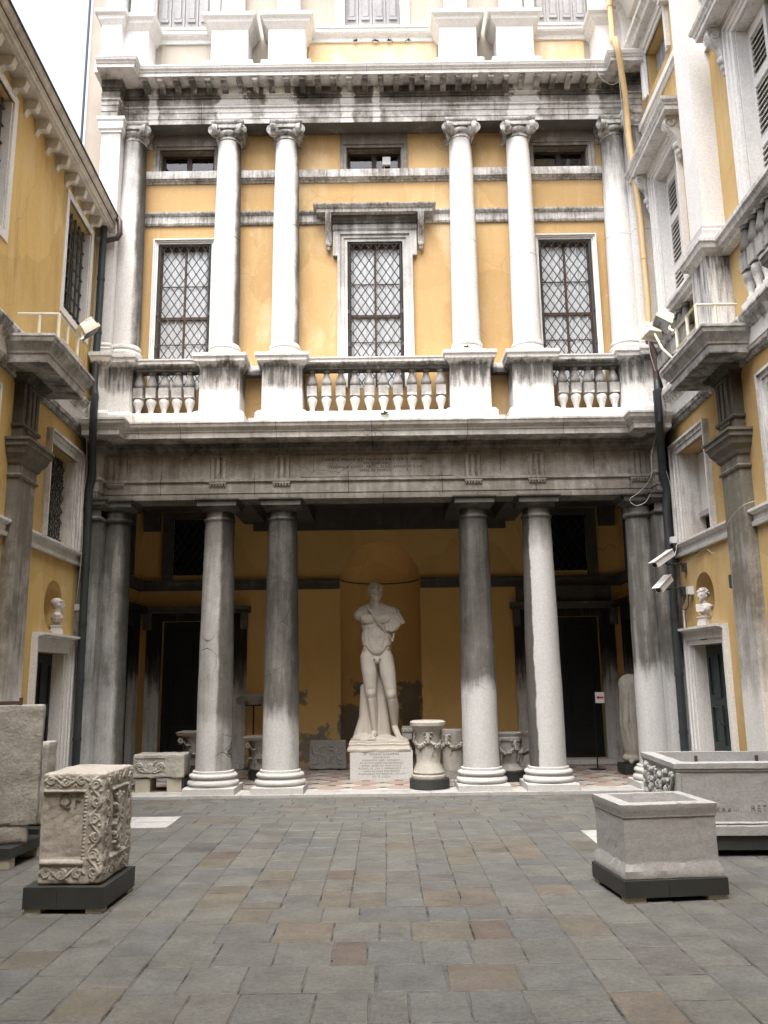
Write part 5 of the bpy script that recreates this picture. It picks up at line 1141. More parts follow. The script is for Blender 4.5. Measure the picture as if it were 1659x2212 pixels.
def wallbox(label, b, out, s, z, sx, sy, sz, mat, group=None):
    p = wl(b, out, s, z); t = thing('junction_box', label, 'electric box', p, b.rotation_euler.z, group)
    MB().box(-0.01, sx, -sy / 2, sy / 2, -sz / 2, sz / 2).build('housing', M[mat], t); MB().box(sx, sx + 0.008, -sy / 2 + 0.008, sy / 2 - 0.008, -sz / 2 + 0.008, sz / 2 - 0.008).build('lid', M[mat], t)
wallbox('white plastic box above the grey conduit by the niche', RB, 0.01, -0.8, 2.66, 0.06, 0.09, 0.11, 'white_metal')
wallbox('small pale box on the window sill above the upper camera', RB, 0.1, -0.56, 3.39, 0.06, 0.08, 0.09, 'white_metal')
wallbox('dark grey box at the edge of the grey pilaster beside the niche', RB, 0.01, -2.33, 2.62, 0.08, 0.11, 0.16, 'iron_grey')
wallbox('small pale box at the foot of the cable beside the dark pipe', LB, 0.01, -0.34, 2.58, 0.05, 0.08, 0.09, 'white_metal')
wallbox('tiny grey plate on the wall under the dark grey box', RB, 0.0, -2.38, 2.36, 0.02, 0.06, 0.1, 'iron_grey')
def sec_camera(label, nose, tail, foot):
    nose, tail, foot = map(Vector, (nose, tail, foot)); t = thing('security_camera', label, 'camera', foot, group='security cameras by the door')
    n, ta = nose - foot, tail - foot; d = (n - ta).normalized(); u = d.cross(Vector((0, 0, 1))).normalized(); v = u.cross(d); L = (n - ta).length
    MB().obox((n + ta) / 2, d * (L / 2), u * 0.05, v * 0.042).build('housing', M['white_metal'], t)
    MB().obox((n + ta) / 2 + v * 0.05 + d * 0.02, d * (L / 2 + 0.02), u * 0.062, v * 0.006).build('sun_shield', M['white_metal'], t)
    MB().tube([n - d * 0.005, n + d * 0.012], 0.034, 14).build('lens', M['blackplastic'], t)
    MB().tube([(n + ta) / 2 - v * 0.045, (n + ta) / 2 - v * 0.09, Vector((0.0, 0, -0.02)) * 0 + ta * 0.35 - v * 0.02, Vector((0, 0, 0))], 0.013, 8).build('bracket', M['iron'], t)
    MB().box(-0.02, 0.04, -0.04, 0.04, -0.06, 0.06).build('wall_plate', M['iron'], t)
sec_camera('upper white security camera on a bracket, pointing down from the sill', (3.70, -1.0, 2.99), (3.97, -0.92, 3.16), (4.22, -0.62, 3.0))
sec_camera('lower white security camera on a thin bracket above the white box', (3.74, -0.95, 2.66), (3.94, -0.82, 2.83), (4.22, -0.5, 2.68))
def floodlight(label, pos, aim, post):
    pos, aim, post = Vector(pos), Vector(aim).normalized(), Vector(post); t = thing('floodlight', label, 'floodlight', post, group='floodlights on the cornice blocks')
    p = pos - post; u = aim.cross(Vector((0, 0, 1))).normalized(); v = u.cross(aim)
    MB().obox(p + aim * 0.03, u * 0.17, v * 0.115, aim * 0.022).build('frame', M['cream'], t)
    MB().obox(p + aim * 0.053, u * 0.155, v * 0.10, aim * 0.003).build('glass', M['lampglass'], t)
    b = MB(); c0 = p - aim * 0.0
    ring = []
    for (w_, h_, d_) in ((0.155, 0.10, 0.008), (0.15, 0.098, -0.04), (0.10, 0.07, -0.10)):
        ring.append([c0 + u * w_ * a + v * h_ * q + aim * d_ for a, q in ((-1, -1), (1, -1), (1, 1), (-1, 1))])
    V = [x for r in ring for x in r]; b.add(V, [(i * 4 + k, i * 4 + (k + 1) % 4, (i + 1) * 4 + (k + 1) % 4, (i + 1) * 4 + k) for i in range(2) for k in range(4)] + [(8, 9, 10, 11), (3, 2, 1, 0)])
    b.build('housing', M['cream'], t)
    for k in range(7):
        x_ = -0.12 + k * 0.04; MB().obox(c0 + u * x_ - aim * 0.055 + v * 0.06, u * 0.004, v * 0.05, aim * 0.055).build('cooling_fin', M['cream'], t)
    MB().tube([Vector((0, 0, 0)), p * 0.5 - Vector((0, 0, 0.03)), p - aim * 0.06 - v * 0.06], 0.016, 8).build('arm', M['cream'], t)
floodlight('cream floodlight on the railing in front of the barred window', wl(LB, 0.5, -2.05, 5.98), (0.55, 0.35, -0.75), wl(LB, 0.5, -2.35, 5.72))
floodlight('cream floodlight on the railing in front of the shuttered wall, dark glass towards the court', wl(RB, 0.5, -1.98, 6.03), (-0.55, 0.1, -0.8), wl(RB, 0.5, -2.35, 5.72))
floodlight('cream floodlight seen from behind, in front of the ochre pipe', wl(RB, 0.45, -1.25, 6.18), (-0.3, 0.8, -0.45), wl(RB, 0.3, -1.7, 5.6))
def railing(label, b):
    ys = 1 if b is LB else -1; t = thing('railing', label, 'railing', wl(b, 0, -2.7, 5.36), b.rotation_euler.z, 'flat bar railings on the cornice blocks')
    def bar(o0, s0, z0, o1, s1, z1, nm='rail', w_=0.022):
        a, c_ = Vector((o0, ys * (s0 + 2.7), z0 - 5.36)), Vector((o1, ys * (s1 + 2.7), z1 - 5.36)); MB().bar(a, c_, w_ * 0.62).build(nm, M['cream'], t)
    for z in (5.72, 5.47):
        if z > 5.6: bar(0.05, -3.12, z, 0.52, -3.12, z)
        bar(0.52, -3.10, z, 0.52, -2.3, z)
    for (o, s_) in ((0.52, -3.12), (0.30, -3.12), (0.52, -2.82), (0.52, -2.45)): bar(o, s_, 5.36, o, s_, 5.73, 'post')
railing('cream flat bar railing on the mossy cornice block of the low wing', LB)
railing('cream flat bar railing on the cornice block of the shuttered wing', RB)

# ------------------------------------------------------------------ stone block with carved faces
def rounded_block(hx, hy, hz, r, res, heights=None, rough=0.004, seed=0.0, taper=0.0):
    """closed block centred at the origin; heights: {'-y': f(u, v)} with u to the right, v up, in metres"""
    heights = heights or {}; mb = MB(); H = np.array([hx, hy, hz])
    faces = {'-y': ((1, 0, 0), (0, 0, 1), (0, -1, 0)), '+y': ((-1, 0, 0), (0, 0, 1), (0, 1, 0)), '+x': ((0, 1, 0), (0, 0, 1), (1, 0, 0)), '-x': ((0, -1, 0), (0, 0, 1), (-1, 0, 0)), '+z': ((1, 0, 0), (0, 1, 0), (0, 0, 1)), '-z': ((1, 0, 0), (0, -1, 0), (0, 0, -1))}
    for fn, (U, V_, N_) in faces.items():
        U, V_, N_ = map(np.array, (U, V_, N_)); lu, lv, ln = abs(U) @ H, abs(V_) @ H, abs(N_) @ H
        rs = res if fn in heights else max(res, 0.03)
        nu, nv = max(4, int(2 * lu / rs)), max(4, int(2 * lv / rs))
        us, vv = np.linspace(-lu, lu, nu + 1), np.linspace(-lv, lv, nv + 1)
        uu, vg = np.meshgrid(us, vv, indexing='ij')
        P = uu[..., None] * U + vg[..., None] * V_ + ln * N_
        Q = np.clip(P, -(H - r), H - r); D = P - Q; D /= np.maximum(np.linalg.norm(D, axis=-1, keepdims=True), 1e-9)
        P = Q + r * D
        if fn in heights:
            h = heights[fn](uu + lu, vg + lv)
            e = np.minimum(np.minimum(uu + lu, lu - uu), np.minimum(vg + lv, lv - vg)); h = h * np.clip(e / 0.012, 0, 1)
            P = P + h[..., None] * N_
        pts = P.reshape(-1, 3); out = []
        for p in pts:
            q = Vector((p[0] * 7 + seed, p[1] * 7, p[2] * 7)); n_ = mnoise.noise(q) + 0.5 * mnoise.noise(q * 3.1)
            c_ = Vector(p); d = Vector((p[0] / hx, p[1] / hy, p[2] / hz)); d = Vector([x if abs(x) > 0.9 else 0 for x in d]); k = d.length
            c_ += (d.normalized() if k > 0 else Vector((0, 0, 0))) * n_ * rough * (1.0 if k < 1.2 else 1.8)
            if taper: f = 1 - taper * (c_.z / hz) * 0.5; c_.x *= f; c_.y *= f
            out.append(c_)
        fs = [(i * (nv + 1) + j, (i + 1) * (nv + 1) + j, (i + 1) * (nv + 1) + j + 1, i * (nv + 1) + j + 1) for i in range(nu) for j in range(nv)]
        mb.add(out, fs)
    return mb
def dome(U, V_, pts, r):
    P = np.array(pts); sh = U.shape; uv = np.stack([U.ravel(), V_.ravel()], 1); best = np.full(len(uv), 1e9)
    for i in range(0, len(P), 200):
        d = np.sqrt(((uv[:, None, :] - P[None, i:i + 200, :]) ** 2).sum(-1)).min(1); best = np.minimum(best, d)
    return (r * np.sqrt(np.clip(1 - (best / r) ** 2, 0, 1))).reshape(sh)
def vine(L, w_, rs):
    """vine scroll along +v of length L in a strip of width w_: stem, spirals and leaf lobes"""
    stem, leaf = [], []; lam = w_ * 1.08; n = max(1, round(L / lam)); lam = L / n
    for i in range(int(L / 0.003)):
        t = i * 0.003; stem.append((w_ / 2 + w_ * 0.34 * math.sin(math.pi * t / lam), t))
    for k in range(n):
        cx, cy, sg = w_ / 2 + (w_ * 0.08 if k % 2 else -w_ * 0.08), (k + 0.5) * lam, (1 if k % 2 else -1); cx = w_ / 2 - sg * w_ * 0.06
        for i in range(70):
            t = i / 69; a = sg * (t * 2 * math.pi * 1.5) + rs.uniform(-0.02, 0.02); q = w_ * 0.36 * (1 - 0.72 * t); stem.append((cx + q * math.cos(a), cy + q * math.sin(a)))
        for i in range(6):
            a = 2 * math.pi * i / 6 + rs.random(); leaf.append((cx + w_ * 0.12 * math.cos(a), cy + w_ * 0.12 * math.sin(a)))
        for i in range(8): leaf.append((cx + rs.uniform(-0.45, 0.45) * w_, cy + rs.uniform(-0.5, 0.5) * lam))
    return stem, leaf
def strip(U, V_, u0, v0, L, w_, vertical, seed):
    rs = random.Random(seed); st, lf_ = vine(L, w_, rs); f = (lambda p: (u0 + p[0], v0 + p[1])) if vertical else (lambda p: (u0 + p[1], v0 + p[0]))
    return np.maximum(dome(U, V_, [f(p) for p in st], w_ * 0.088), dome(U, V_, [f(p) for p in lf_], w_ * 0.08))
def mx(h, d): return np.where(d > 1e-4, np.maximum(h, d), h)
def ridge(x, c, r): return r * np.sqrt(np.clip(1 - ((x - c) / r) ** 2, 0, 1))
def box_in(U, V_, a, b, c_, d): return ((U > a) & (U < b) & (V_ > c_) & (V_ < d)).astype(float)
def altar_front(U, V_):
    W_, H_ = 0.46, 0.755; h = np.zeros_like(U)
    pan = box_in(U, V_, -1, 0.305, 0.165, 0.615); h -= 0.014 * pan
    h += ridge(V_, 0.628, 0.011) * box_in(U, V_, -1, 0.325, 0, 1) + ridge(V_, 0.142, 0.016) * box_in(U, V_, -1, 0.325, 0, 1) + 0.6 * ridge(V_, 0.168, 0.008) * box_in(U, V_, -1, 0.31, 0, 1)
    bead = [(0.322, 0.17 + 0.026 * i) for i in range(18)]; h = mx(h, 0.6 * dome(U, V_, bead, 0.0115))
    h = mx(h, strip(U, V_, 0.345, 0.02, 0.71, 0.105, True, 3)); h = mx(h, strip(U, V_, 0.01, 0.65, 0.33, 0.09, False, 4)); h = mx(h, strip(U, V_, 0.01, 0.02, 0.33, 0.10, False, 5))
    return h
def altar_side(U, V_):
    h = np.zeros_like(U); h -= 0.016 * box_in(U, V_, 0.15, 0.45, 0.17, 0.61)
    for c_ in (0.155, 0.445): h += ridge(U, c_, 0.01) * box_in(U, V_, 0, 1, 0.15, 0.63)
    for c_ in (0.15, 0.625): h += ridge(V_, c_, 0.013) * box_in(U, V_, 0.14, 0.46, 0, 1)
    h = mx(h, strip(U, V_, 0.03, 0.02, 0.71, 0.1, True, 7)); h = mx(h, strip(U, V_, 0.47, 0.02, 0.71, 0.1, True, 8))
    h = mx(h, strip(U, V_, 0.14, 0.645, 0.32, 0.09, False, 9)); h = mx(h, strip(U, V_, 0.14, 0.02, 0.32, 0.1, False, 10))
    rs = random.Random(5); fig = [(0.3 + rs.uniform(-0.07, 0.07), 0.2 + 0.38 * i / 60) for i in range(60)]; h = mx(h, dome(U, V_, fig, 0.017))
    h = mx(h, dome(U, V_, [(0.3 + 0.012 * math.sin(i * 0.3), 0.19 + 0.4 * i / 60) for i in range(60)], 0.02)); return h
def dark_base(label, x0, x1, y0, y1, z1, c, rz=0.0, group='dark display bases under the stone pieces', feet=True, z0=0.03, floor=0.0):
    t = thing('display_platform', label, 'display base', (*c, floor), rz, group)
    xm = x0 + (x1 - x0) * 0.42; ym = y0 + (y1 - y0) * 0.36
    for (p, q, r_, s_) in ((x0, xm, y0, ym), (xm + 0.0025, x1, y0, ym), (x0, xm, ym + 0.0025, y1), (xm + 0.0025, x1, ym + 0.0025, y1)): MB().box(p, q, r_, s_, z0, z1).build('panel', M['plinth'], t)
    if feet:
        fw = min(0.14, (x1 - x0) * 0.2)
        for a in (x0 + 0.012, x1 - fw - 0.012):
            for b in (y0 + 0.012, y1 - 0.1 - 0.012): MB().box(a, a + fw, b, b + 0.1, 0.0, z0).build('foot', M['footwood'], t)
    return t
# carved altar block, front left
dark_base('dark grey base under the vine-carved altar block', -0.285, 0.285, -0.33, 0.33, 0.172, (-2.165, -5.53), rad(-2))
al = thing('altar_block', 'square marble altar block carved with vine scrolls, letters on its face', 'altar', (-2.155, -5.5, 0.176), rad(-2))
ab = rounded_block(0.23, 0.30, 0.3775, 0.02, 0.0052, {'-y': altar_front, '+x': altar_side}, 0.007, 3.0).build('block', M['altar'], al, smooth=60, loc=(0, 0, 0.378))
for ch, ux, wd in (('Q', -0.06, 0.085), ('F', 0.032, 0.04)): text_mesh(ch, 0.125, M['letter_cut'], 'letter', al, (ux, -0.2945, 0.565), width=wd, extrude=0.004, bold=-0.003)
# well-head trough, front right
c_s = (2.10, -5.40); rs_ = rad(6)
dark_base('dark grey base under the small square trough', -0.385, 0.38, -0.345, 0.33, 0.145, c_s, rs_)
ts = thing('stone_trough', 'small square grey stone trough with a flaring foot, hollow on top', 'trough', (*c_s, 0.15), rs_)
tb = MB(); hx_, hy_ = 0.355, 0.305
prof = [(0.014, 0.0), (0.014, 0.05), (-0.01, 0.095), (-0.010, 0.405), (-0.003, 0.412), (-0.003, 0.43), (0.006, 0.455), (0.007, 0.5), (-0.085, 0.505), (-0.11, 0.38), (-0.16, 0.33)]
tb.sweep([(-hx_, -hy_), (hx_, -hy_), (hx_, hy_), (-hx_, hy_)], prof + [(-0.2, 0.0)], closed=True)
tb.box(-0.25, 0.25, -0.2, 0.2, 0.02, 0.33)
to = tb.build('basin', M['tank'], ts)
bm = bmesh.new(); bm.from_mesh(to.data); bmesh.ops.subdivide_edges(bm, edges=[e for e in bm.edges if e.calc_length() > 0.15], cuts=14, use_grid_fill=True)
for v in bm.verts: v.co += Vector((mnoise.noise(v.co * 14), mnoise.noise(v.co * 14 + Vector((5, 5, 5))), mnoise.noise(v.co * 14 + Vector((9, 1, 4))))) * 0.0035
bm.to_mesh(to.data); bm.free(); to.data.polygons.foreach_set('use_smooth', [True] * len(to.data.polygons)); to.data.set_sharp_from_angle(angle=rad(28))
for (a, b) in ((0.2, -0.28), (0.29, 0.0), (0.26, 0.24), (0.08, -0.29)): MB().lathe([(0.018, 0), (0.014, 0.004)], (a, b, 0.5035), 10).build('dowel_hole', M['capstone'], ts)
# long carved chest behind it
c_t = (3.42, -3.78); rt = rad(-2.5)
dark_base('dark grey base under the long stone chest', -0.72, 0.72, -0.55, 0.55, 0.168, c_t, rt, z0=0.05)
tl = thing('stone_chest', 'long hollow stone chest with letters on the front and a fruit-carved end', 'stone chest', (*c_t, 0.175), rt)
tk = MB(); hx_, hy_ = 0.74, 0.565
prof = [(0.012, 0.0), (0.012, 0.075), (0.0, 0.09), (0.008, 0.1), (-0.006, 0.115), (-0.006, 0.53), (0.004, 0.54), (0.004, 0.555), (0.014, 0.565), (0.014, 0.61), (-0.10, 0.615), (-0.115, 0.2), (-0.2, 0.2), (-0.2, 0.0)]
tk.sweep([(-hx_, -hy_), (hx_, -hy_), (hx_, hy_), (-hx_, hy_)], prof, closed=True); tk.box(-hx_ + 0.15, hx_ - 0.15, -hy_ + 0.15, hy_ - 0.15, 0.01, 0.2)
tko = tk.build('basin', M['tank'], tl)
bm = bmesh.new(); bm.from_mesh(tko.data); bmesh.ops.subdivide_edges(bm, edges=[e for e in bm.edges if e.calc_length() > 0.25], cuts=22, use_grid_fill=True)
for v in bm.verts: v.co += Vector((mnoise.noise(v.co * 12), mnoise.noise(v.co * 12 + Vector((5, 5, 5))), mnoise.noise(v.co * 12 + Vector((9, 1, 4))))) * 0.0035
bm.to_mesh(tko.data); bm.free(); tko.data.polygons.foreach_set('use_smooth', [True] * len(tko.data.polygons)); tko.data.set_sharp_from_angle(angle=rad(28))
for (a, b, za, zb) in ((-0.735, -0.70, 0.117, 0.528), (0.70, 0.735, 0.117, 0.528)): MB().box(a, b, -hy_ - 0.012, -hy_ + 0.02, za, zb).build('panel_border', M['tank'], tl)
text_mesh('XXXIII', 0.075, M['letter_cut'], 'letters', tl, (-0.31, -hy_ + 0.002, 0.218), width=0.20, bold=-0.003); text_mesh('RETRO', 0.075, M['letter_cut'], 'letters', tl, (0.03, -hy_ + 0.002, 0.225), width=0.26, bold=-0.003)
rs = random.Random(8); gar = MB()
for i in range(190):
    yy = -0.49 + 0.98 * ((i * 0.618) % 1.0) + rs.uniform(-0.02, 0.02); zz = 0.13 + 0.385 * ((i * 0.3247 + 0.13 * math.sin(i)) % 1.0); k = rs.uniform(0.7, 1.35)
    gar.ball((-hx_ - 0.002, yy, zz), (0.026 * k, 0.021 * k, rs.uniform(0.02, 0.042) * k), 7, 5, Matrix.Rotation(rs.uniform(-1.2, 1.2), 3, 'X'))
for k in range(4): gar.tube([(-hx_ - 0.008, -0.44 + k * 0.27 + 0.07 * math.sin(t * 0.8), 0.14 + 0.06 * t) for t in range(7)], 0.02, 6)
tag(gar.build('carved_fruit', M['tank'], tl, smooth=60), kind='stuff')
for x_ in (-0.25, 0.35): MB().box(x_, x_ + 0.03, hy_ - 0.125, hy_ - 0.113, 0.52, 0.58).build('iron_clamp', M['pipe_brown'], tl)
# tall rough block at the left edge
dark_base('dark grey base with pale feet under the tall rough block', -0.42, 0.42, -0.3, 0.34, 0.17, (-3.56, -4.16), rad(-3), z0=0.085)
tbk = thing('rough_block', 'tall rough tan stone block with a rusty bar across its top', 'stone block', (-3.46, -4.28, 0.172), rad(19))
rounded_block(0.41, 0.10, 0.52, 0.02, 0.016, None, 0.0085, 8.0, taper=-0.02).build('block', M['rough'], tbk, smooth=60, loc=(0, 0, 0.675))
rounded_block(0.335, 0.085, 0.09, 0.03, 0.03, None, 0.007, 2.0).build('neck', M['rough'], tbk, smooth=60, loc=(0, 0, 0.085))
MB().box(-0.4, 0.19, -0.06, -0.02, 1.195, 1.232).box(0.191, 0.22, -0.075, 0.0, 1.19, 1.262).build('iron_bar', M['pipe_brown'], tbk)
dark_base('dark grey base under the pale slab behind the rough block', -0.4, 0.36, -0.25, 0.45, 0.17, (-3.66, -3.3), 0)
slb = thing('stone_slab', 'pale upright stone slab standing behind the tall rough block', 'stone slab', (-3.68, -3.25, 0.172))
rounded_block(0.36, 0.13, 0.4, 0.02, 0.03, None, 0.01, 5.0).build('slab', M['altar'], slb, smooth=60, loc=(0, 0, 0.4))

# ------------------------------------------------------------------ pieces under the loggia
def chest_front(U, V_):
    h = np.zeros_like(U) - 0.012 * box_in(U, V_, 0.035, 0.44, 0.05, 0.265)
    pts = []
    for k in range(9):
        a = math.pi * (0.1 + 0.8 * k / 8); q = 0.11 if k % 2 == 0 else 0.085
        for i in range(30): t = i / 29; pts.append((0.24 + q * t * math.cos(a + 0.6 * t * (1 if a < math.pi / 2 else -1)) * 1.2, 0.07 + q * 1.35 * t * math.sin(a)))
    for sg in (-1, 1):
        for i in range(60): t = i / 59; a = t * 9; q = 0.05 * (1 - 0.75 * t); pts.append((0.24 + sg * (0.15 + q * math.cos(a)), 0.15 + q * math.sin(a)))
        for i in range(10): pts.append((0.24 + sg * (0.06 + 0.012 * i), 0.07 + 0.004 * i))
    return mx(h, dome(U, V_, pts, 0.0135) - 0.006)
ch = thing('carved_chest', 'small stone chest with a palmette carving, raised on blocks between the columns', 'stone chest', (-3.10, 0.2, 0.225))
rounded_block(0.36, 0.2, 0.158, 0.018, 0.007, {'-y': chest_front}, 0.008, 1.0).build('block', M['altar'], ch, smooth=60, loc=(0, 0, 0.158))
st = thing('display_stand', 'low stand of two pale blocks and dark sides under the palmette chest', 'display base', (-3.10, 0.2, 0.03))
for a in (-0.32, 0.12): MB().box(a, a + 0.2, -0.17, 0.17, 0.0, 0.185).build('foot', M['footwood'], st)
MB().box(0.321, 0.36, -0.17, 0.19, 0.0, 0.19).box(-0.36, 0.36, -0.15, 0.19, 0.186, 0.194).build('plate', M['plinth'], st)
def acanthus(mb, c, ang, r, z0, h_, w_):
    n = 6; d = Vector((math.cos(ang), math.sin(ang), 0)); u = Vector((-math.sin(ang), math.cos(ang), 0)); pts = []
    for i in range(n + 1):
        t = i / n; ww = w_ * (0.7 + 0.5 * math.sin(math.pi * min(1, t * 1.1))) * (1 if t < 0.85 else 0.55); oo = r + 0.015 + 0.01 * t + (0.07 * ((t - 0.6) / 0.4) ** 2 if t > 0.6 else 0); zz = z0 + h_ * (t if t < 0.88 else 0.88 - (t - 0.88) * 0.6)
        for k, q in enumerate((-1, -0.5, 0, 0.5, 1)): pts.append(Vector(c) + d * (oo + (0.014 if q == 0 else (0.0 if abs(q) < 0.7 else 0.006)) * 1.0) + u * ww * q + Vector((0, 0, zz - 0.012 * abs(q))))
    mb.add(pts, [(i * 5 + k, (i + 1) * 5 + k, (i + 1) * 5 + k + 1, i * 5 + k + 1) for i in range(n) for k in range(4)])
def corinthian(label, loc, s, mat):
    t = thing('corinthian_capital', label, 'capital', loc); t.scale = (s, s, s)
    MB().lathe([(0.145, 0.0), (0.16, 0.02), (0.15, 0.04), (0.15, 0.2), (0.17, 0.36), (0.215, 0.43)], seg=28).build('bell', mat, t, smooth=50)
    for k in range(8):
        lf_ = MB(); acanthus(lf_, (0, 0, 0), 2 * math.pi * k / 8, 0.15, 0.03, 0.2, 0.055); lf_.build('leaf', mat, t, smooth=60, fix=False)
        lf_ = MB(); acanthus(lf_, (0, 0, 0), 2 * math.pi * (k + 0.5) / 8, 0.155, 0.12, 0.24, 0.05); lf_.build('leaf', mat, t, smooth=60, fix=False)
    for k in range(4):
        a = math.pi / 4 + k * math.pi / 2; d = Vector((math.cos(a), math.sin(a), 0)); sp = []
        for i in range(24):
            tt = i / 23
            if tt < 0.4: sp.append(d * (0.16 + 0.1 * (tt / 0.4)) + Vector((0, 0, 0.28 + 0.12 * (tt / 0.4))))
            else:
                q = (tt - 0.4) / 0.6; an = math.pi / 2 - q * 7; r_ = 0.042 * (1 - 0.75 * q); sp.append(d * (0.26 + r_ * math.cos(an)) + Vector((0, 0, 0.36 + r_ * math.sin(an))))
        MB().tube(sp, 0.016, 6).build('volute', mat, t, smooth=60)
    MB().ring(-0.22, 0.22, -0.22, 0.22, [(-0.2, 0.43), (0.0, 0.43), (0.015, 0.45), (0.03, 0.48), (-0.2, 0.48)]).build('abacus', mat, t)
def drum_base(label, c, r, z1, group='round dark bases under the pieces in the loggia'):
    t = thing('round_platform', label, 'display base', (*c, 0.03), 0, group)
    MB().lathe([(r, 0.012), (r, z1 - 0.03)], seg=36).build('drum', M['plinth'], t, smooth=40)
    for a in (0.6, 2.7, 4.71): MB().box(-0.05, 0.05, -0.04, 0.04, 0.0, 0.012).build('foot', M['footwood'], t, loc=((r - 0.07) * math.cos(a), (r - 0.07) * math.sin(a), 0))
drum_base('round dark base under the battered leafy capital by the dark doorway', (-2.90, 1.45), 0.2, 0.235)
corinthian('battered dark leafy capital on a round base by the dark doorway', (-2.90, 1.45, 0.236), 1.09, M['capstone'])
drum_base('round dark base under the paler leafy capital half hidden by a column', (-1.86, 1.35), 0.2, 0.17)
corinthian('paler leafy capital with curled corners half hidden by a column', (-1.86, 1.35, 0.171), 1.06, M['altar'])
sb_ = tag(rounded_block(0.1, 0.1, 0.17, 0.012, 0.03, None, 0.006, 4.0).build('stone_block', M['altar_grey'], smooth=60, loc=(-2.02, 1.75, 0.2)), 'small grey stone block standing behind the paler leafy capital', 'stone block')
ic = thing('ionic_capital', 'ionic capital with scrolls set on a thin black pole', 'capital', (-2.24, 2.9, 1.11))
k_ = MB().box(-0.22, 0.22, -0.13, 0.13, 0.13, 0.18).lathe([(0.13, 0.0), (0.15, 0.03), (0.15, 0.06), (0.12, 0.08)], seg=24)
k_.obox((0, 0, 0.1), (0.2, 0, 0), (0, 0.11, 0), (0, 0, 0.03)); k_.build('block', M['altar'], ic, smooth=40)
vb = MB()
for sx in (-1, 1): volute(vb, (sx * 0.215, -0.1, 0.075), (sx, 0, 0), (0, -1, 0), 0.075, 0.05)
vb.build('volute', M['altar'], ic, smooth=50)
ps = thing('pole_stand', 'thin black pole stand carrying the ionic capital', 'stand', (-2.24, 2.9, 0.03))
MB().lathe([(0.014, 0.01), (0.014, 1.06)], seg=12).build('pole', M['blackplastic'], ps); MB().box(-0.14, 0.14, -0.11, 0.11, 1.06, 1.078).build('plate', M['blackplastic'], ps); MB().box(-0.15, 0.15, -0.15, 0.15, 0.0, 0.012).build('foot_plate', M['blackplastic'], ps)
def cross_relief(U, V_):
    h = np.zeros_like(U); pts = []
    for (cx, sg) in ((0.17, 1), (0.45, -1)):
        for k in range(4):
            a = math.pi / 4 + k * math.pi / 2
            for i in range(26): t = i / 25; b = a + 0.5 * math.sin(t * 3) * sg; pts.append((cx + 0.15 * t * math.cos(b), 0.23 + 0.19 * t * math.sin(b))); pts.append((cx + 0.12 * t * math.cos(b + 0.35), 0.23 + 0.15 * t * math.sin(b + 0.35)))
    return np.maximum(h, dome(U, V_, pts, 0.014)) - 0.0
rl_ = thing('relief_slab', 'grey slab carved with crossing leaf sprays beside the statue pedestal', 'stone slab', (-0.91, 2.58, 0.05))
rounded_block(0.31, 0.08, 0.232, 0.015, 0.008, {'-y': cross_relief}, 0.006, 6.0).build('slab', M['altar_grey'], rl_, smooth=60, loc=(0, 0, 0.232))
for a in (-0.22, 0.16): MB().box(a, a + 0.06, -0.05, 0.05, -0.02, 0.004).build('wedge', M['plinth'], rl_)
def garlands(mb, r, z, n, drop, seed):
    rs = random.Random(seed)
    for k in range(n):
        for i in range(26):
            t = i / 25; a = 2 * math.pi * (k + t) / n + seed; zz = z - drop * 4 * t * (1 - t)
            for q in range(2): mb.ball(((r + 0.008) * math.cos(a) + rs.uniform(-.012, .012), (r + 0.008) * math.sin(a) + rs.uniform(-.012, .012), zz + rs.uniform(-0.02, 0.02)), rs.uniform(0.014, 0.026), 6, 4)
def ram(mb, r, z, a, s=1.0):
    d = Vector((math.cos(a), math.sin(a), 0)); u = Vector((-math.sin(a), math.cos(a), 0)); c_ = d * r + Vector((0, 0, z))
    mb.capsule(c_ + Vector((0, 0, 0.03 * s)), c_ + d * 0.03 * s - Vector((0, 0, 0.075 * s)), 0.036 * s, 0.017 * s, 8)
    for sg in (-1, 1):
        pts = []
        for i in range(14): t = i / 13; an = 0.5 + t * 4.6; pts.append(c_ + u * sg * (0.045 + 0.026 * math.cos(an)) * s + Vector((0, 0, 0.03 + 0.03 * math.sin(an))) * s + d * 0.015)
        mb.tube(pts, 0.011 * s, 5)
def round_altar(label, c, z0, prof, r, zg, mat, seed, n=4, drop=0.1):
    t = thing('round_altar', label, 'altar', (*c, z0), group='round carved altars in the loggia')
    MB().lathe(prof, seg=48).build('drum', mat, t, smooth=45)
    g_ = MB(); garlands(g_, r, zg, n, drop, seed); tag(g_.build('garland', mat, t, smooth=60), kind='stuff')
    for k in range(n):
        h_ = MB(); ram(h_, r, zg + 0.03, 2 * math.pi * k / n + seed); h_.build('ram_head', mat, t, smooth=60)
    for k in range(n):
        a = 2 * math.pi * (k + 0.18) / n + seed; MB().tube([((r + 0.004) * math.cos(a), (r + 0.004) * math.sin(a), zg - 0.04), ((r + 0.01) * math.cos(a + 0.08), (r + 0.01) * math.sin(a + 0.08), zg - 0.13), ((r + 0.006) * math.cos(a + 0.02), (r + 0.006) * math.sin(a + 0.02), zg - 0.21)], 0.009, 5).build('ribbon', mat, t, smooth=60)
drum_base('round dark base under the tall waisted altar between the columns', (0.68, 0.12), 0.28, 0.165)
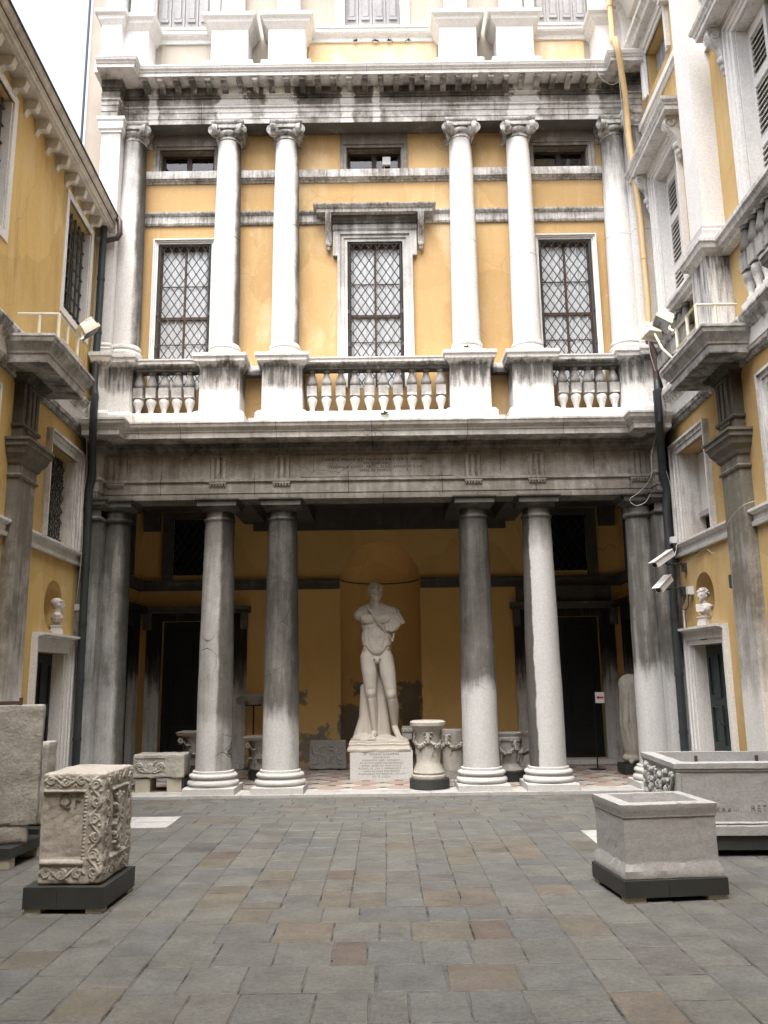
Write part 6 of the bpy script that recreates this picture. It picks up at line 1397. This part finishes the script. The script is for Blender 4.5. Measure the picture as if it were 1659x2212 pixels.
round_altar('tall waisted round altar with ram heads and fruit garlands, nearest the statue', (0.67, 0.12), 0.166, [(0.238, 0.0), (0.245, 0.02), (0.24, 0.045), (0.215, 0.06), (0.225, 0.085), (0.2, 0.13), (0.18, 0.18), (0.172, 0.2), (0.165, 0.21), (0.17, 0.3), (0.172, 0.5), (0.168, 0.6), (0.18, 0.635), (0.22, 0.68), (0.235, 0.71), (0.25, 0.72), (0.252, 0.765), (0.22, 0.785), (0.05, 0.785)], 0.172, 0.54, M['altar'], -1.62)
stp = tag(MB().lathe([(0.24, 0.0), (0.24, 0.045), (0.21, 0.05), (0.21, 0.1)], (0, 0, 0), 40).build('round_plinth', M['altar_grey'], loc=(1.12, 1.27, 0.03), smooth=40), 'stepped grey stone plinth under the plain drum altar behind a column', 'display base')
round_altar('drum altar with a heavy garland standing behind the waisted altar', (1.12, 1.27), 0.131, [(0.165, 0.0), (0.17, 0.02), (0.165, 0.04), (0.168, 0.35), (0.172, 0.56), (0.18, 0.6), (0.176, 0.62), (0.04, 0.62)], 0.172, 0.46, M['altar'], 0.9)
drum_base('round dark base under the bowl-shaped altar between the right pair of columns', (1.92, 0.85), 0.22, 0.17)
round_altar('bowl-shaped grey altar with garlands between the right pair of columns', (1.92, 0.85), 0.171, [(0.20, 0.0), (0.21, 0.02), (0.19, 0.05), (0.14, 0.09), (0.13, 0.12), (0.15, 0.16), (0.165, 0.25), (0.168, 0.36), (0.165, 0.42), (0.185, 0.44), (0.19, 0.48), (0.178, 0.5), (0.19, 0.52), (0.192, 0.55), (0.05, 0.555)], 0.168, 0.36, M['altar_grey'], 0.35)
round_altar('grey altar half hidden behind the bright column by the dark doorway', (2.36, 1.6), 0.03, [(0.18, 0.0), (0.18, 0.15), (0.15, 0.18), (0.15, 0.55), (0.17, 0.6), (0.19, 0.63), (0.19, 0.665), (0.05, 0.665)], 0.152, 0.45, M['altar_grey'], 0.1)
# sign on a pole
sg = thing('sign_post', 'white notice with a red arrow on a thin black pole', 'sign', (3.53, 2.1, 0.03))
MB().lathe([(0.012, 0.012), (0.012, 1.12)], seg=10).build('pole', M['blackplastic'], sg); MB().lathe([(0.13, 0), (0.13, 0.012)], seg=24).build('foot', M['blackplastic'], sg)
pnl = MB().box(0.025, 0.175, -0.012, -0.004, 1.06, 1.235).build('panel', M['paper'], sg)
MB().add([(0.04, -0.0135, 1.148), (0.085, -0.0135, 1.183), (0.085, -0.0135, 1.162), (0.16, -0.0135, 1.162), (0.16, -0.0135, 1.134), (0.085, -0.0135, 1.134), (0.085, -0.0135, 1.113)], [(0, 1, 2, 3, 4, 5, 6)]).build('arrow', M['red'], sg, fix=False)
MB().obox((0.012, -0.004, 1.14), (0.02, 0, 0), (0, 0.006, 0), (0, 0, 0.05)).build('clamp', M['blackplastic'], sg)
# ------------------------------------------------------------------ statue and pedestal
pd = thing('statue_pedestal', 'inscribed white marble pedestal under the nude male statue', 'pedestal', (0, 1.52, 0.03))
MB().box(-0.478, 0.478, -0.42, 0.42, 0.0, 0.42).build('die', M['inscr'], pd)
lines = [('M. VIPSANI AGRIPPAE', 0.052, 0.375, 0.54), ('SIMVLACRVM', 0.036, 0.328, 0.26), ('DOMINICVS CARD. GRIMANIVS', 0.036, 0.286, 0.58), ('AD AVITAS AEDES HONESTANDAS', 0.036, 0.246, 0.66), ('ROMA VENETIAS TRANSTVLIT', 0.036, 0.206, 0.60),
         ('MICHAEL IO. CAR. F. GRIMANIVS P. V.', 0.036, 0.166, 0.71), ('FAMILIAE SVAE POSTREMVS', 0.036, 0.126, 0.56), ('MVNICIPIBVS TESTAMENTO LEGAVIT', 0.036, 0.086, 0.71), ('CIƆ. IƆ. CCCLXI', 0.036, 0.046, 0.28)]
for (body, size, z_, wd) in lines: text_mesh(body, size, M['ink'], 'inscription_line', pd, (0.0, -0.4215, z_), width=wd, extrude=0.001)
stt = thing('statue', 'white marble statue of a nude man with a cloak on one shoulder, arms missing', 'statue', (-0.03, 1.5, 0.452))
OX, OY, OZ = -0.03, 1.5, 0.452
def L_(x, y, z): return (x - OX, y, z - OZ)
pl = MB().sweep([(-0.475, -0.40), (0.475, -0.40), (0.475, 0.40), (-0.475, 0.40)], [(-0.3, 0.0), (0.01, 0.0), (0.015, 0.03), (0.0, 0.045), (-0.012, 0.075), (-0.005, 0.1), (-0.02, 0.115), (-0.02, 0.14), (-0.3, 0.14)], closed=True).box(-0.3, 0.3, -0.3, 0.3, 0.02, 0.14)
pl_o = pl.build('base', M['marble'], stt)
bm = bmesh.new(); bm.from_mesh(pl_o.data); bmesh.ops.subdivide_edges(bm, edges=[e for e in bm.edges if e.calc_length() > 0.3], cuts=16, use_grid_fill=True)
for v in bm.verts: v.co += Vector((mnoise.noise(v.co * 8), mnoise.noise(v.co * 8 + Vector((5, 5, 5))), mnoise.noise(v.co * 8 + Vector((9, 1, 4))))) * 0.012
bm.to_mesh(pl_o.data); bm.free()
b = MB()
def cp(p, q, ra, rb): b.capsule(L_(*p), L_(*q), ra, rb, 16)
def bl_(c, r, rot=None): b.ball(L_(*c), r, 18, 12, rot)
RZ = lambda a: Matrix.Rotation(a, 3, 'Z'); RY = lambda a: Matrix.Rotation(a, 3, 'Y')
# torso
bl_((-0.065, 0.02, 2.42), (0.25, 0.15, 0.25)); bl_((-0.065, 0.03, 2.54), (0.27, 0.125, 0.13))
bl_((-0.19, -0.085, 2.475), (0.135, 0.07, 0.09)); bl_((0.06, -0.085, 2.475), (0.135, 0.07, 0.09))
bl_((-0.055, 0.0, 2.17), (0.25, 0.14, 0.27)); bl_((-0.055, -0.04, 2.06), (0.225, 0.105, 0.16)); bl_((-0.055, -0.06, 2.22), (0.14, 0.09, 0.17))
bl_((-0.06, 0.02, 1.95), (0.238, 0.15, 0.16)); bl_((-0.055, -0.075, 1.99), (0.14, 0.075, 0.10))
cp((-0.07, 0.05, 2.6), (-0.072, 0.0, 2.80), 0.1, 0.088)
for sx in (-1, 1): cp((-0.07 + sx * 0.06, 0.05, 2.69), (-0.07 + sx * 0.21, 0.03, 2.61), 0.07, 0.085)
cp((-0.25, 0.03, 2.58), (-0.335, 0.03, 2.55), 0.105, 0.09)
cp((0.13, 0.03, 2.59), (0.21, 0.03, 2.53), 0.1, 0.09); cp((0.21, 0.03, 2.54), (0.24, 0.05, 2.36), 0.085, 0.075)
# legs
for (h, k, kk, cf, an, tr) in (((-0.19, 0.01, 1.86), (-0.155, -0.055, 1.31), 0.092, (-0.125, 0.015, 1.10), (-0.105, 0.01, 0.72), 1), ((0.072, 0.01, 1.86), (0.165, -0.085, 1.29), 0.09, (0.205, 0.03, 1.09), (0.215, 0.14, 0.80), 2)):
    m_ = tuple((a + c_) / 2 for a, c_ in zip(h, k)); m_ = (m_[0], m_[1] - 0.02, m_[2] + 0.04)
    cp(h, m_, 0.138, 0.127); cp(m_, k, 0.127, kk); bl_((k[0], k[1] - 0.055, k[2]), (0.055, 0.045, 0.06))
    cp(k, cf, 0.084, 0.086); cp(cf, an, 0.086, 0.054); cp((k[0], k[1] - 0.03, k[2] - 0.04), (an[0], an[1] - 0.012, an[2]), 0.058, 0.047)
cp((-0.105, 0.03, 0.67), (-0.105, 0.045, 0.64), 0.055, 0.055); cp((-0.107, 0.0, 0.68), (-0.135, -0.16, 0.635), 0.056, 0.048)
for i in range(5): cp((-0.175 + i * 0.02, -0.15, 0.628), (-0.19 + i * 0.022, -0.215 + 0.01 * abs(i - 3), 0.615), 0.021, 0.019 + (0.004 if i == 4 else 0))
cp((0.215, 0.15, 0.76), (0.22, 0.165, 0.72), 0.05, 0.05); cp((0.218, 0.12, 0.77), (0.275, -0.02, 0.635), 0.054, 0.046)
for i in range(5): cp((0.24 + i * 0.02, -0.02, 0.63), (0.255 + i * 0.022, -0.075, 0.615), 0.02, 0.019)
# modest anatomy
bl_((-0.055, -0.135, 1.85), (0.06, 0.035, 0.028)); bl_((-0.065, -0.15, 1.80), (0.024, 0.026, 0.032)); bl_((-0.04, -0.15, 1.80), (0.024, 0.026, 0.032)); cp((-0.052, -0.155, 1.835), (-0.05, -0.175, 1.805), 0.017, 0.015)
# head turned a little to the right
hc = Vector((-0.07, -0.005, 2.915)); hr = RZ(rad(14)); HS = 1.22
def hp(x, y, z): v = hr @ Vector((x * HS, y * HS, z * HS)); return (hc.x + v.x, hc.y + v.y, hc.z + v.z)
def hbl(c, r): bl_(c, tuple(q * HS for q in r) if isinstance(r, tuple) else r * HS)
def hcp(p, q, ra, rb): cp(p, q, ra * HS, rb * HS)
hbl(hp(0, 0.015, 0.02), (0.092, 0.112, 0.108)); hbl(hp(0, -0.035, -0.05), (0.076, 0.078, 0.08)); hbl(hp(0, -0.07, -0.1), (0.045, 0.035, 0.03))
hcp(hp(0, -0.104, 0.01), hp(0, -0.135, -0.036), 0.012, 0.019); hcp(hp(-0.056, -0.083, 0.026), hp(0.056, -0.083, 0.026), 0.019, 0.019); hcp(hp(0, -0.095, 0.03), hp(0, -0.088, 0.065), 0.03, 0.03)
for sx in (-1, 1):
    hbl(hp(sx * 0.034, -0.09, -0.004), 0.0135); hbl(hp(sx * 0.046, -0.074, -0.045), (0.03, 0.028, 0.03)); hcp(hp(sx * 0.09, 0.005, 0.02), hp(sx * 0.09, -0.005, -0.03), 0.017, 0.012)
hcp(hp(-0.026, -0.104, -0.066), hp(0.026, -0.104, -0.066), 0.0105, 0.0105); hcp(hp(-0.022, -0.1, -0.083), hp(0.022, -0.1, -0.083), 0.0115, 0.0115)
rs = random.Random(4)
for i in range(90):
    th, ph = rs.uniform(0, 2 * math.pi), rs.uniform(0.0, 1.5); x_, y_, z_ = math.sin(ph) * math.cos(th), math.sin(ph) * math.sin(th), math.cos(ph)
    if y_ < -0.6 and z_ < 0.55: continue
    hbl(hp(x_ * 0.094, 0.015 + y_ * 0.113, 0.022 + z_ * 0.107), rs.uniform(0.014, 0.021))
body = remeshed(b, 0.010, 3, 'body', M['marble'], stt)
def carve(o, lines, front=True):
    """cut soft grooves into a figure along polylines (x, z in world metres), on its front"""
    me = o.data; n = len(me.vertices); co = np.empty(n * 3); me.vertices.foreach_get('co', co); co = co.reshape(-1, 3)
    no = np.array([v.normal[:] for v in me.vertices])
    for (pts, w_, dp) in lines:
        P = []
        for (a, c_) in zip(pts, pts[1:]):
            for k in range(24): t = k / 24; P.append((a[0] + (c_[0] - a[0]) * t - OX, a[1] + (c_[1] - a[1]) * t - OZ))
        P = np.array(P); d = np.full(n, 9.0)
        for p in P: d = np.minimum(d, np.hypot(co[:, 0] - p[0], co[:, 2] - p[1]))
        f = 0.62 * dp * np.exp(-(d / w_) ** 2) * (no[:, 1] < -0.1); co -= no * f[:, None]
    me.vertices.foreach_set('co', co.ravel()); me.update()
carve(body, [([(-0.31, 2.46), (-0.27, 2.405), (-0.19, 2.385), (-0.1, 2.40), (-0.065, 2.43)], 0.014, 0.022), ([(0.18, 2.46), (0.14, 2.405), (0.06, 2.385), (-0.03, 2.40), (-0.065, 2.43)], 0.014, 0.022),
    ([(-0.065, 2.6), (-0.065, 2.42), (-0.06, 2.2), (-0.055, 2.06)], 0.014, 0.012),
    ([(-0.29, 2.045), (-0.235, 2.03), (-0.19, 1.965), (-0.12, 1.90), (-0.055, 1.885), (0.01, 1.90), (0.075, 1.965), (0.115, 2.03), (0.18, 2.045)], 0.013, 0.028),
    ([(-0.19, 2.36), (-0.2, 2.25), (-0.19, 2.1), (-0.15, 2.0)], 0.016, 0.012), ([(0.08, 2.36), (0.09, 2.25), (0.08, 2.1), (0.04, 2.0)], 0.016, 0.012),
    ([(-0.15, 2.26), (0.04, 2.26)], 0.012, 0.008), ([(-0.15, 2.17), (0.04, 2.17)], 0.012, 0.008), ([(-0.06, 2.082), (-0.05, 2.082)], 0.012, 0.018),
    ([(-0.055, 1.78), (-0.03, 1.6)], 0.018, 0.02), ([(-0.2, 1.37), (-0.155, 1.385), (-0.11, 1.37)], 0.014, 0.012), ([(-0.2, 1.24), (-0.155, 1.23), (-0.11, 1.24)], 0.014, 0.014), ([(0.12, 1.36), (0.165, 1.37), (0.21, 1.355)], 0.014, 0.012), ([(0.12, 1.22), (0.165, 1.21), (0.21, 1.225)], 0.014, 0.014),
    ([(-0.18, 2.62), (-0.07, 2.655), (0.04, 2.62)], 0.013, 0.01), ([(-0.12, 2.775), (-0.06, 2.765), (0.0, 2.775)], 0.014, 0.015),
    ([(-0.105, 2.932), (-0.075, 2.93)], 0.01, 0.012), ([(-0.035, 2.93), (-0.005, 2.932)], 0.01, 0.012), ([(-0.075, 2.826), (-0.02, 2.826)], 0.006, 0.012), ([(-0.13, 2.985), (-0.05, 3.0), (0.02, 2.985)], 0.009, 0.01)])
# shoulder cloak, strap
c2 = MB(); rs = random.Random(7)
for i in range(13):
    t = i / 12; x0 = 0.03 + 0.22 * t; x1 = 0.115 + 0.25 * t; zt = 2.665 - 0.11 * (t - 0.25) ** 2 - 0.05 * t; zb = 2.30 + 0.13 * t ** 2 + rs.uniform(-0.025, 0.02)
    y0 = -0.03 - 0.04 * math.sin(math.pi * t); y1 = -0.115 + 0.06 * t; xm = x0 + (x1 - x0) * 0.35
    c2.capsule(L_(x0, 0.03, zt - 0.02), L_(xm, y0 - 0.045, (zt * 2 + zb) / 3), 0.03, 0.024, 8); c2.capsule(L_(xm, y0 - 0.045, (zt * 2 + zb) / 3), L_(x1, y1, zb), 0.024, rs.uniform(0.02, 0.032), 8)
for i in range(6): t = i / 5; c2.capsule(L_(0.25 + 0.03 * t, 0.0 + 0.04 * t, 2.62), L_(0.34 + 0.05 * t, 0.02 + 0.03 * t, 2.40 + 0.03 * t), 0.03, 0.022, 8)
c2.ball(L_(0.19, 0.03, 2.57), (0.12, 0.1, 0.11), 14, 10); c2.ball(L_(0.27, 0.04, 2.47), (0.08, 0.08, 0.12), 14, 10)
ck_ = remeshed(c2, 0.0085, 1, 'cloak', M['marble'], stt)
carve(ck_, [([(0.06 + 0.045 * i, 2.66 - 0.01 * i), (0.09 + 0.045 * i, 2.5), (0.13 + 0.052 * i, 2.33 + 0.015 * i)], 0.009, 0.022) for i in range(6)])
sp = []
for i in range(25):
    t = i / 24; x_ = -0.195 + 0.39 * t; z_ = 2.665 - 0.53 * t - 0.02 * math.sin(math.pi * t); y_ = -0.085 - 0.082 * math.sin(math.pi * min(1, t * 1.25 + 0.05)) + (0.03 if t > 0.9 else 0); sp.append(L_(x_, y_ - 0.012, z_))
MB().tube(sp, 0.0135, 6).build('strap', M['marble'], stt, smooth=60)
MB().capsule(L_(0.2, -0.09, 2.125), L_(0.225, -0.06, 2.24), 0.014, 0.018, 8).build('sword_hilt', M['marble'], stt, smooth=60)
tr = MB()
tr.capsule(L_(-0.10, 0.17, 0.62), L_(-0.08, 0.15, 1.72), 0.2, 0.115, 18); tr.capsule(L_(-0.25, 0.14, 0.62), L_(-0.27, 0.12, 1.40), 0.12, 0.06, 14); tr.capsule(L_(0.02, 0.16, 0.62), L_(-0.0, 0.14, 1.5), 0.14, 0.09, 14)
tr.ball(L_(-0.28, 0.1, 0.6), (0.2, 0.22, 0.09)); tr.capsule(L_(-0.36, 0.1, 0.6), L_(-0.26, 0.12, 0.98), 0.1, 0.075, 12); tr.ball(L_(-0.05, 0.1, 0.6), (0.33, 0.28, 0.06)); tr.ball(L_(0.2, 0.0, 0.59), (0.22, 0.26, 0.045))
remeshed(tr, 0.014, 4, 'tree_stump', M['marble'], stt)
sc_b = thing('stone_fragment', 'small carved grey stone set beside the foot of the statue', 'stone block', (0.41, 1.62, 0.592))
MB().ring(-0.075, 0.075, -0.07, 0.07, [(-0.07, 0.0), (0.0, 0.0), (0.0, 0.1), (0.012, 0.11), (0.012, 0.16), (-0.005, 0.17), (0.0, 0.195), (-0.07, 0.195)]).build('block', M['altar_grey'], sc_b)
for k in (-0.05, 0.0, 0.05): MB().ball((k, -0.078, 0.13), (0.027, 0.014, 0.032), 8, 6).build('leaf', M['altar_grey'], sc_b, smooth=60)

# ------------------------------------------------------------------ busts in the oval niches
def bust(label, b_, s_, hair, face):
    p = wl(b_, 0.015, s_, 2.165); t = thing('bust', label, 'bust', p, b_.rotation_euler.z + face)
    MB().sweep([(-0.09, -0.085), (0.09, -0.085), (0.09, 0.085), (-0.09, 0.085)], [(-0.08, 0.0), (0.0, 0.0), (-0.015, 0.1), (0.0, 0.115), (0.0, 0.13), (-0.08, 0.13)], closed=True).build('socle', M['bust'], t)
    q = MB(); rs = random.Random(3)
    q.ball((0.0, 0, 0.145), (0.07, 0.07, 0.03)); q.capsule((0.0, 0, 0.14), (0.01, 0, 0.19), 0.05, 0.05); q.ball((0.005, 0, 0.24), (0.085, 0.135, 0.075), 16, 10); q.ball((0.0, 0.0, 0.27), (0.07, 0.15, 0.05), 16, 10)
    for sg_ in (-1, 1): q.ball((0.05, sg_ * 0.05, 0.235), (0.04, 0.05, 0.04), 12, 8)
    q.capsule((0.0, 0, 0.28), (0.01, 0, 0.37), 0.05, 0.045)
    q.ball((0.01, 0, 0.435), (0.085, 0.068, 0.082), 16, 10); q.ball((0.045, 0, 0.40), (0.052, 0.052, 0.055), 14, 10); q.capsule((0.092, 0, 0.435), (0.106, 0, 0.41), 0.008, 0.012, 8)
    q.capsule((0.078, -0.035, 0.44), (0.078, 0.035, 0.44), 0.013, 0.013, 8); q.capsule((0.09, -0.016, 0.383), (0.09, 0.016, 0.383), 0.008, 0.008, 8); q.ball((0.078, 0, 0.357), (0.02, 0.024, 0.018), 10, 8)
    for sg_ in (-1, 1): q.ball((0.01, sg_ * 0.068, 0.42), (0.016, 0.01, 0.022), 8, 6); q.ball((0.076, sg_ * 0.026, 0.425), 0.011, 8, 6)
    if hair:
        for i in range(34):
            th, ph = rs.uniform(0, 6.28), rs.uniform(0, 1.3); q.ball((0.0 + 0.088 * math.sin(ph) * math.cos(th), 0.074 * math.sin(ph) * math.sin(th), 0.45 + 0.082 * math.cos(ph)), rs.uniform(0.014, 0.022), 7, 5)
        q.ball((-0.075, 0, 0.45), (0.04, 0.045, 0.045), 10, 8)
        for k in range(5): q.capsule((0.06, -0.09 + k * 0.03, 0.30), (0.09, -0.06 + k * 0.03, 0.2), 0.014, 0.012, 7)
    else:
        for i in range(22):
            a = i / 21 * 2.4 - 1.2; q.ball((0.01 + 0.075 * math.cos(a), 0.068 * math.sin(a), 0.475), (0.018, 0.012, 0.018), 7, 5)
        q.ball((-0.01, 0, 0.46), (0.085, 0.074, 0.07), 14, 10)
    remeshed(q, 0.0062, 2, 'head_and_chest', M['bust'], t)
    t.scale = (0.9, 0.9, 0.9)
bust('white marble bust of a youth with short fringe in the niche above the dark doorway', LB, -1.12, False, rad(28))
bust('white marble bust with piled hair and draped chest in the niche above the green door', RB, -1.22, True, rad(25))
# ------------------------------------------------------------------ headless draped statue behind the corner column
dark_base('dark grey base under the headless draped statue by the corner column', -0.22, 0.2, -0.2, 0.25, 0.16, (3.96, 1.42), 0, z0=0.02, floor=0.03)
dsn = thing('draped_statue', 'headless draped stone figure standing behind the corner column', 'statue', (3.96, 1.45, 0.19))
q = MB(); rs = random.Random(12)
q.capsule((0.0, 0, 0.15), (0.02, 0, 1.1), 0.15, 0.15, 16); q.ball((0.0, 0, 1.2), (0.19, 0.13, 0.17), 16, 10); q.ball((0, 0, 0.08), (0.2, 0.17, 0.09), 16, 10)
for i in range(12):
    a = math.pi + i / 11 * math.pi * 1.0; x0, y0 = 0.15 * math.cos(a), 0.14 * math.sin(a); sw = rs.uniform(-0.06, 0.06)
    q.capsule((x0 * 1.0, y0, 1.22 - 0.1 * abs(math.cos(a))), (x0 * 1.1 + sw, y0 * 1.05, 0.62), 0.03, 0.035, 8); q.capsule((x0 * 1.1 + sw, y0 * 1.05, 0.62), (x0 * 0.95, y0 * 1.0, 0.2), 0.032, 0.022, 8)
for i in range(5): t = i / 4; q.capsule((-0.16, -0.03, 1.15 - 0.12 * t), (0.12, -0.15, 0.85 - 0.13 * t), 0.024, 0.028, 8)
q.capsule((-0.06, -0.05, 0.3), (-0.05, -0.03, 0.05), 0.055, 0.05, 10); q.capsule((0.08, -0.05, 0.3), (0.09, -0.03, 0.05), 0.055, 0.05, 10); q.capsule((-0.06, -0.04, 0.04), (-0.1, -0.17, 0.03), 0.045, 0.035, 10)
remeshed(q, 0.012, 2, 'figure', M['altar'], dsn)

# ------------------------------------------------------------------ weeds in the joints
def weed(label, c, n, h_, sd_, mat='leaf', spread=0.6):
    rs = random.Random(sd_); t = thing('weed', label, 'plant', c); mb = MB()
    for i in range(n):
        a = rs.uniform(0, 6.28); L = h_ * rs.uniform(0.5, 1.0); up_ = rs.uniform(0.3, 1.0); d = Vector((math.cos(a) * spread, -abs(math.sin(a)) * spread, up_ - 0.25)).normalized(); u = d.cross(Vector((0, 0, 1))).normalized() * L * 0.14
        p0, p1, p2 = Vector((rs.uniform(-.012, .012), 0, 0)), d * L * 0.55, d * L + Vector((0, 0, -0.3 * L * spread)); mb.add([p0, p1 + u, p2, p1 - u], [(0, 1, 2, 3)])
    mb.build('leaves', M[mat], t, fix=False)
weed('small green weed rooted in the white base course under the central balusters', (0.115, -0.27, 5.36), 34, 0.1, 1)
weed('tiny green weed at the foot of an upper column beside the central window', (1.36, -0.27, 6.4), 26, 0.07, 2)
for i, (x_, z_, k, lab) in enumerate(((-0.28, 12.07, 40, 'dry tuft of moss under the top sill, left of its middle'), (0.05, 12.07, 46, 'dry tuft of moss under the middle of the top sill'), (0.28, 12.07, 46, 'largest dry tuft of moss under the top sill, right of its middle'), (0.6, 12.07, 26, 'small dry tuft of moss under the top sill near its right end'))):
    weed(lab, (x_, 0.19, z_), k, 0.08, 10 + i, 'drymoss', 1.0)
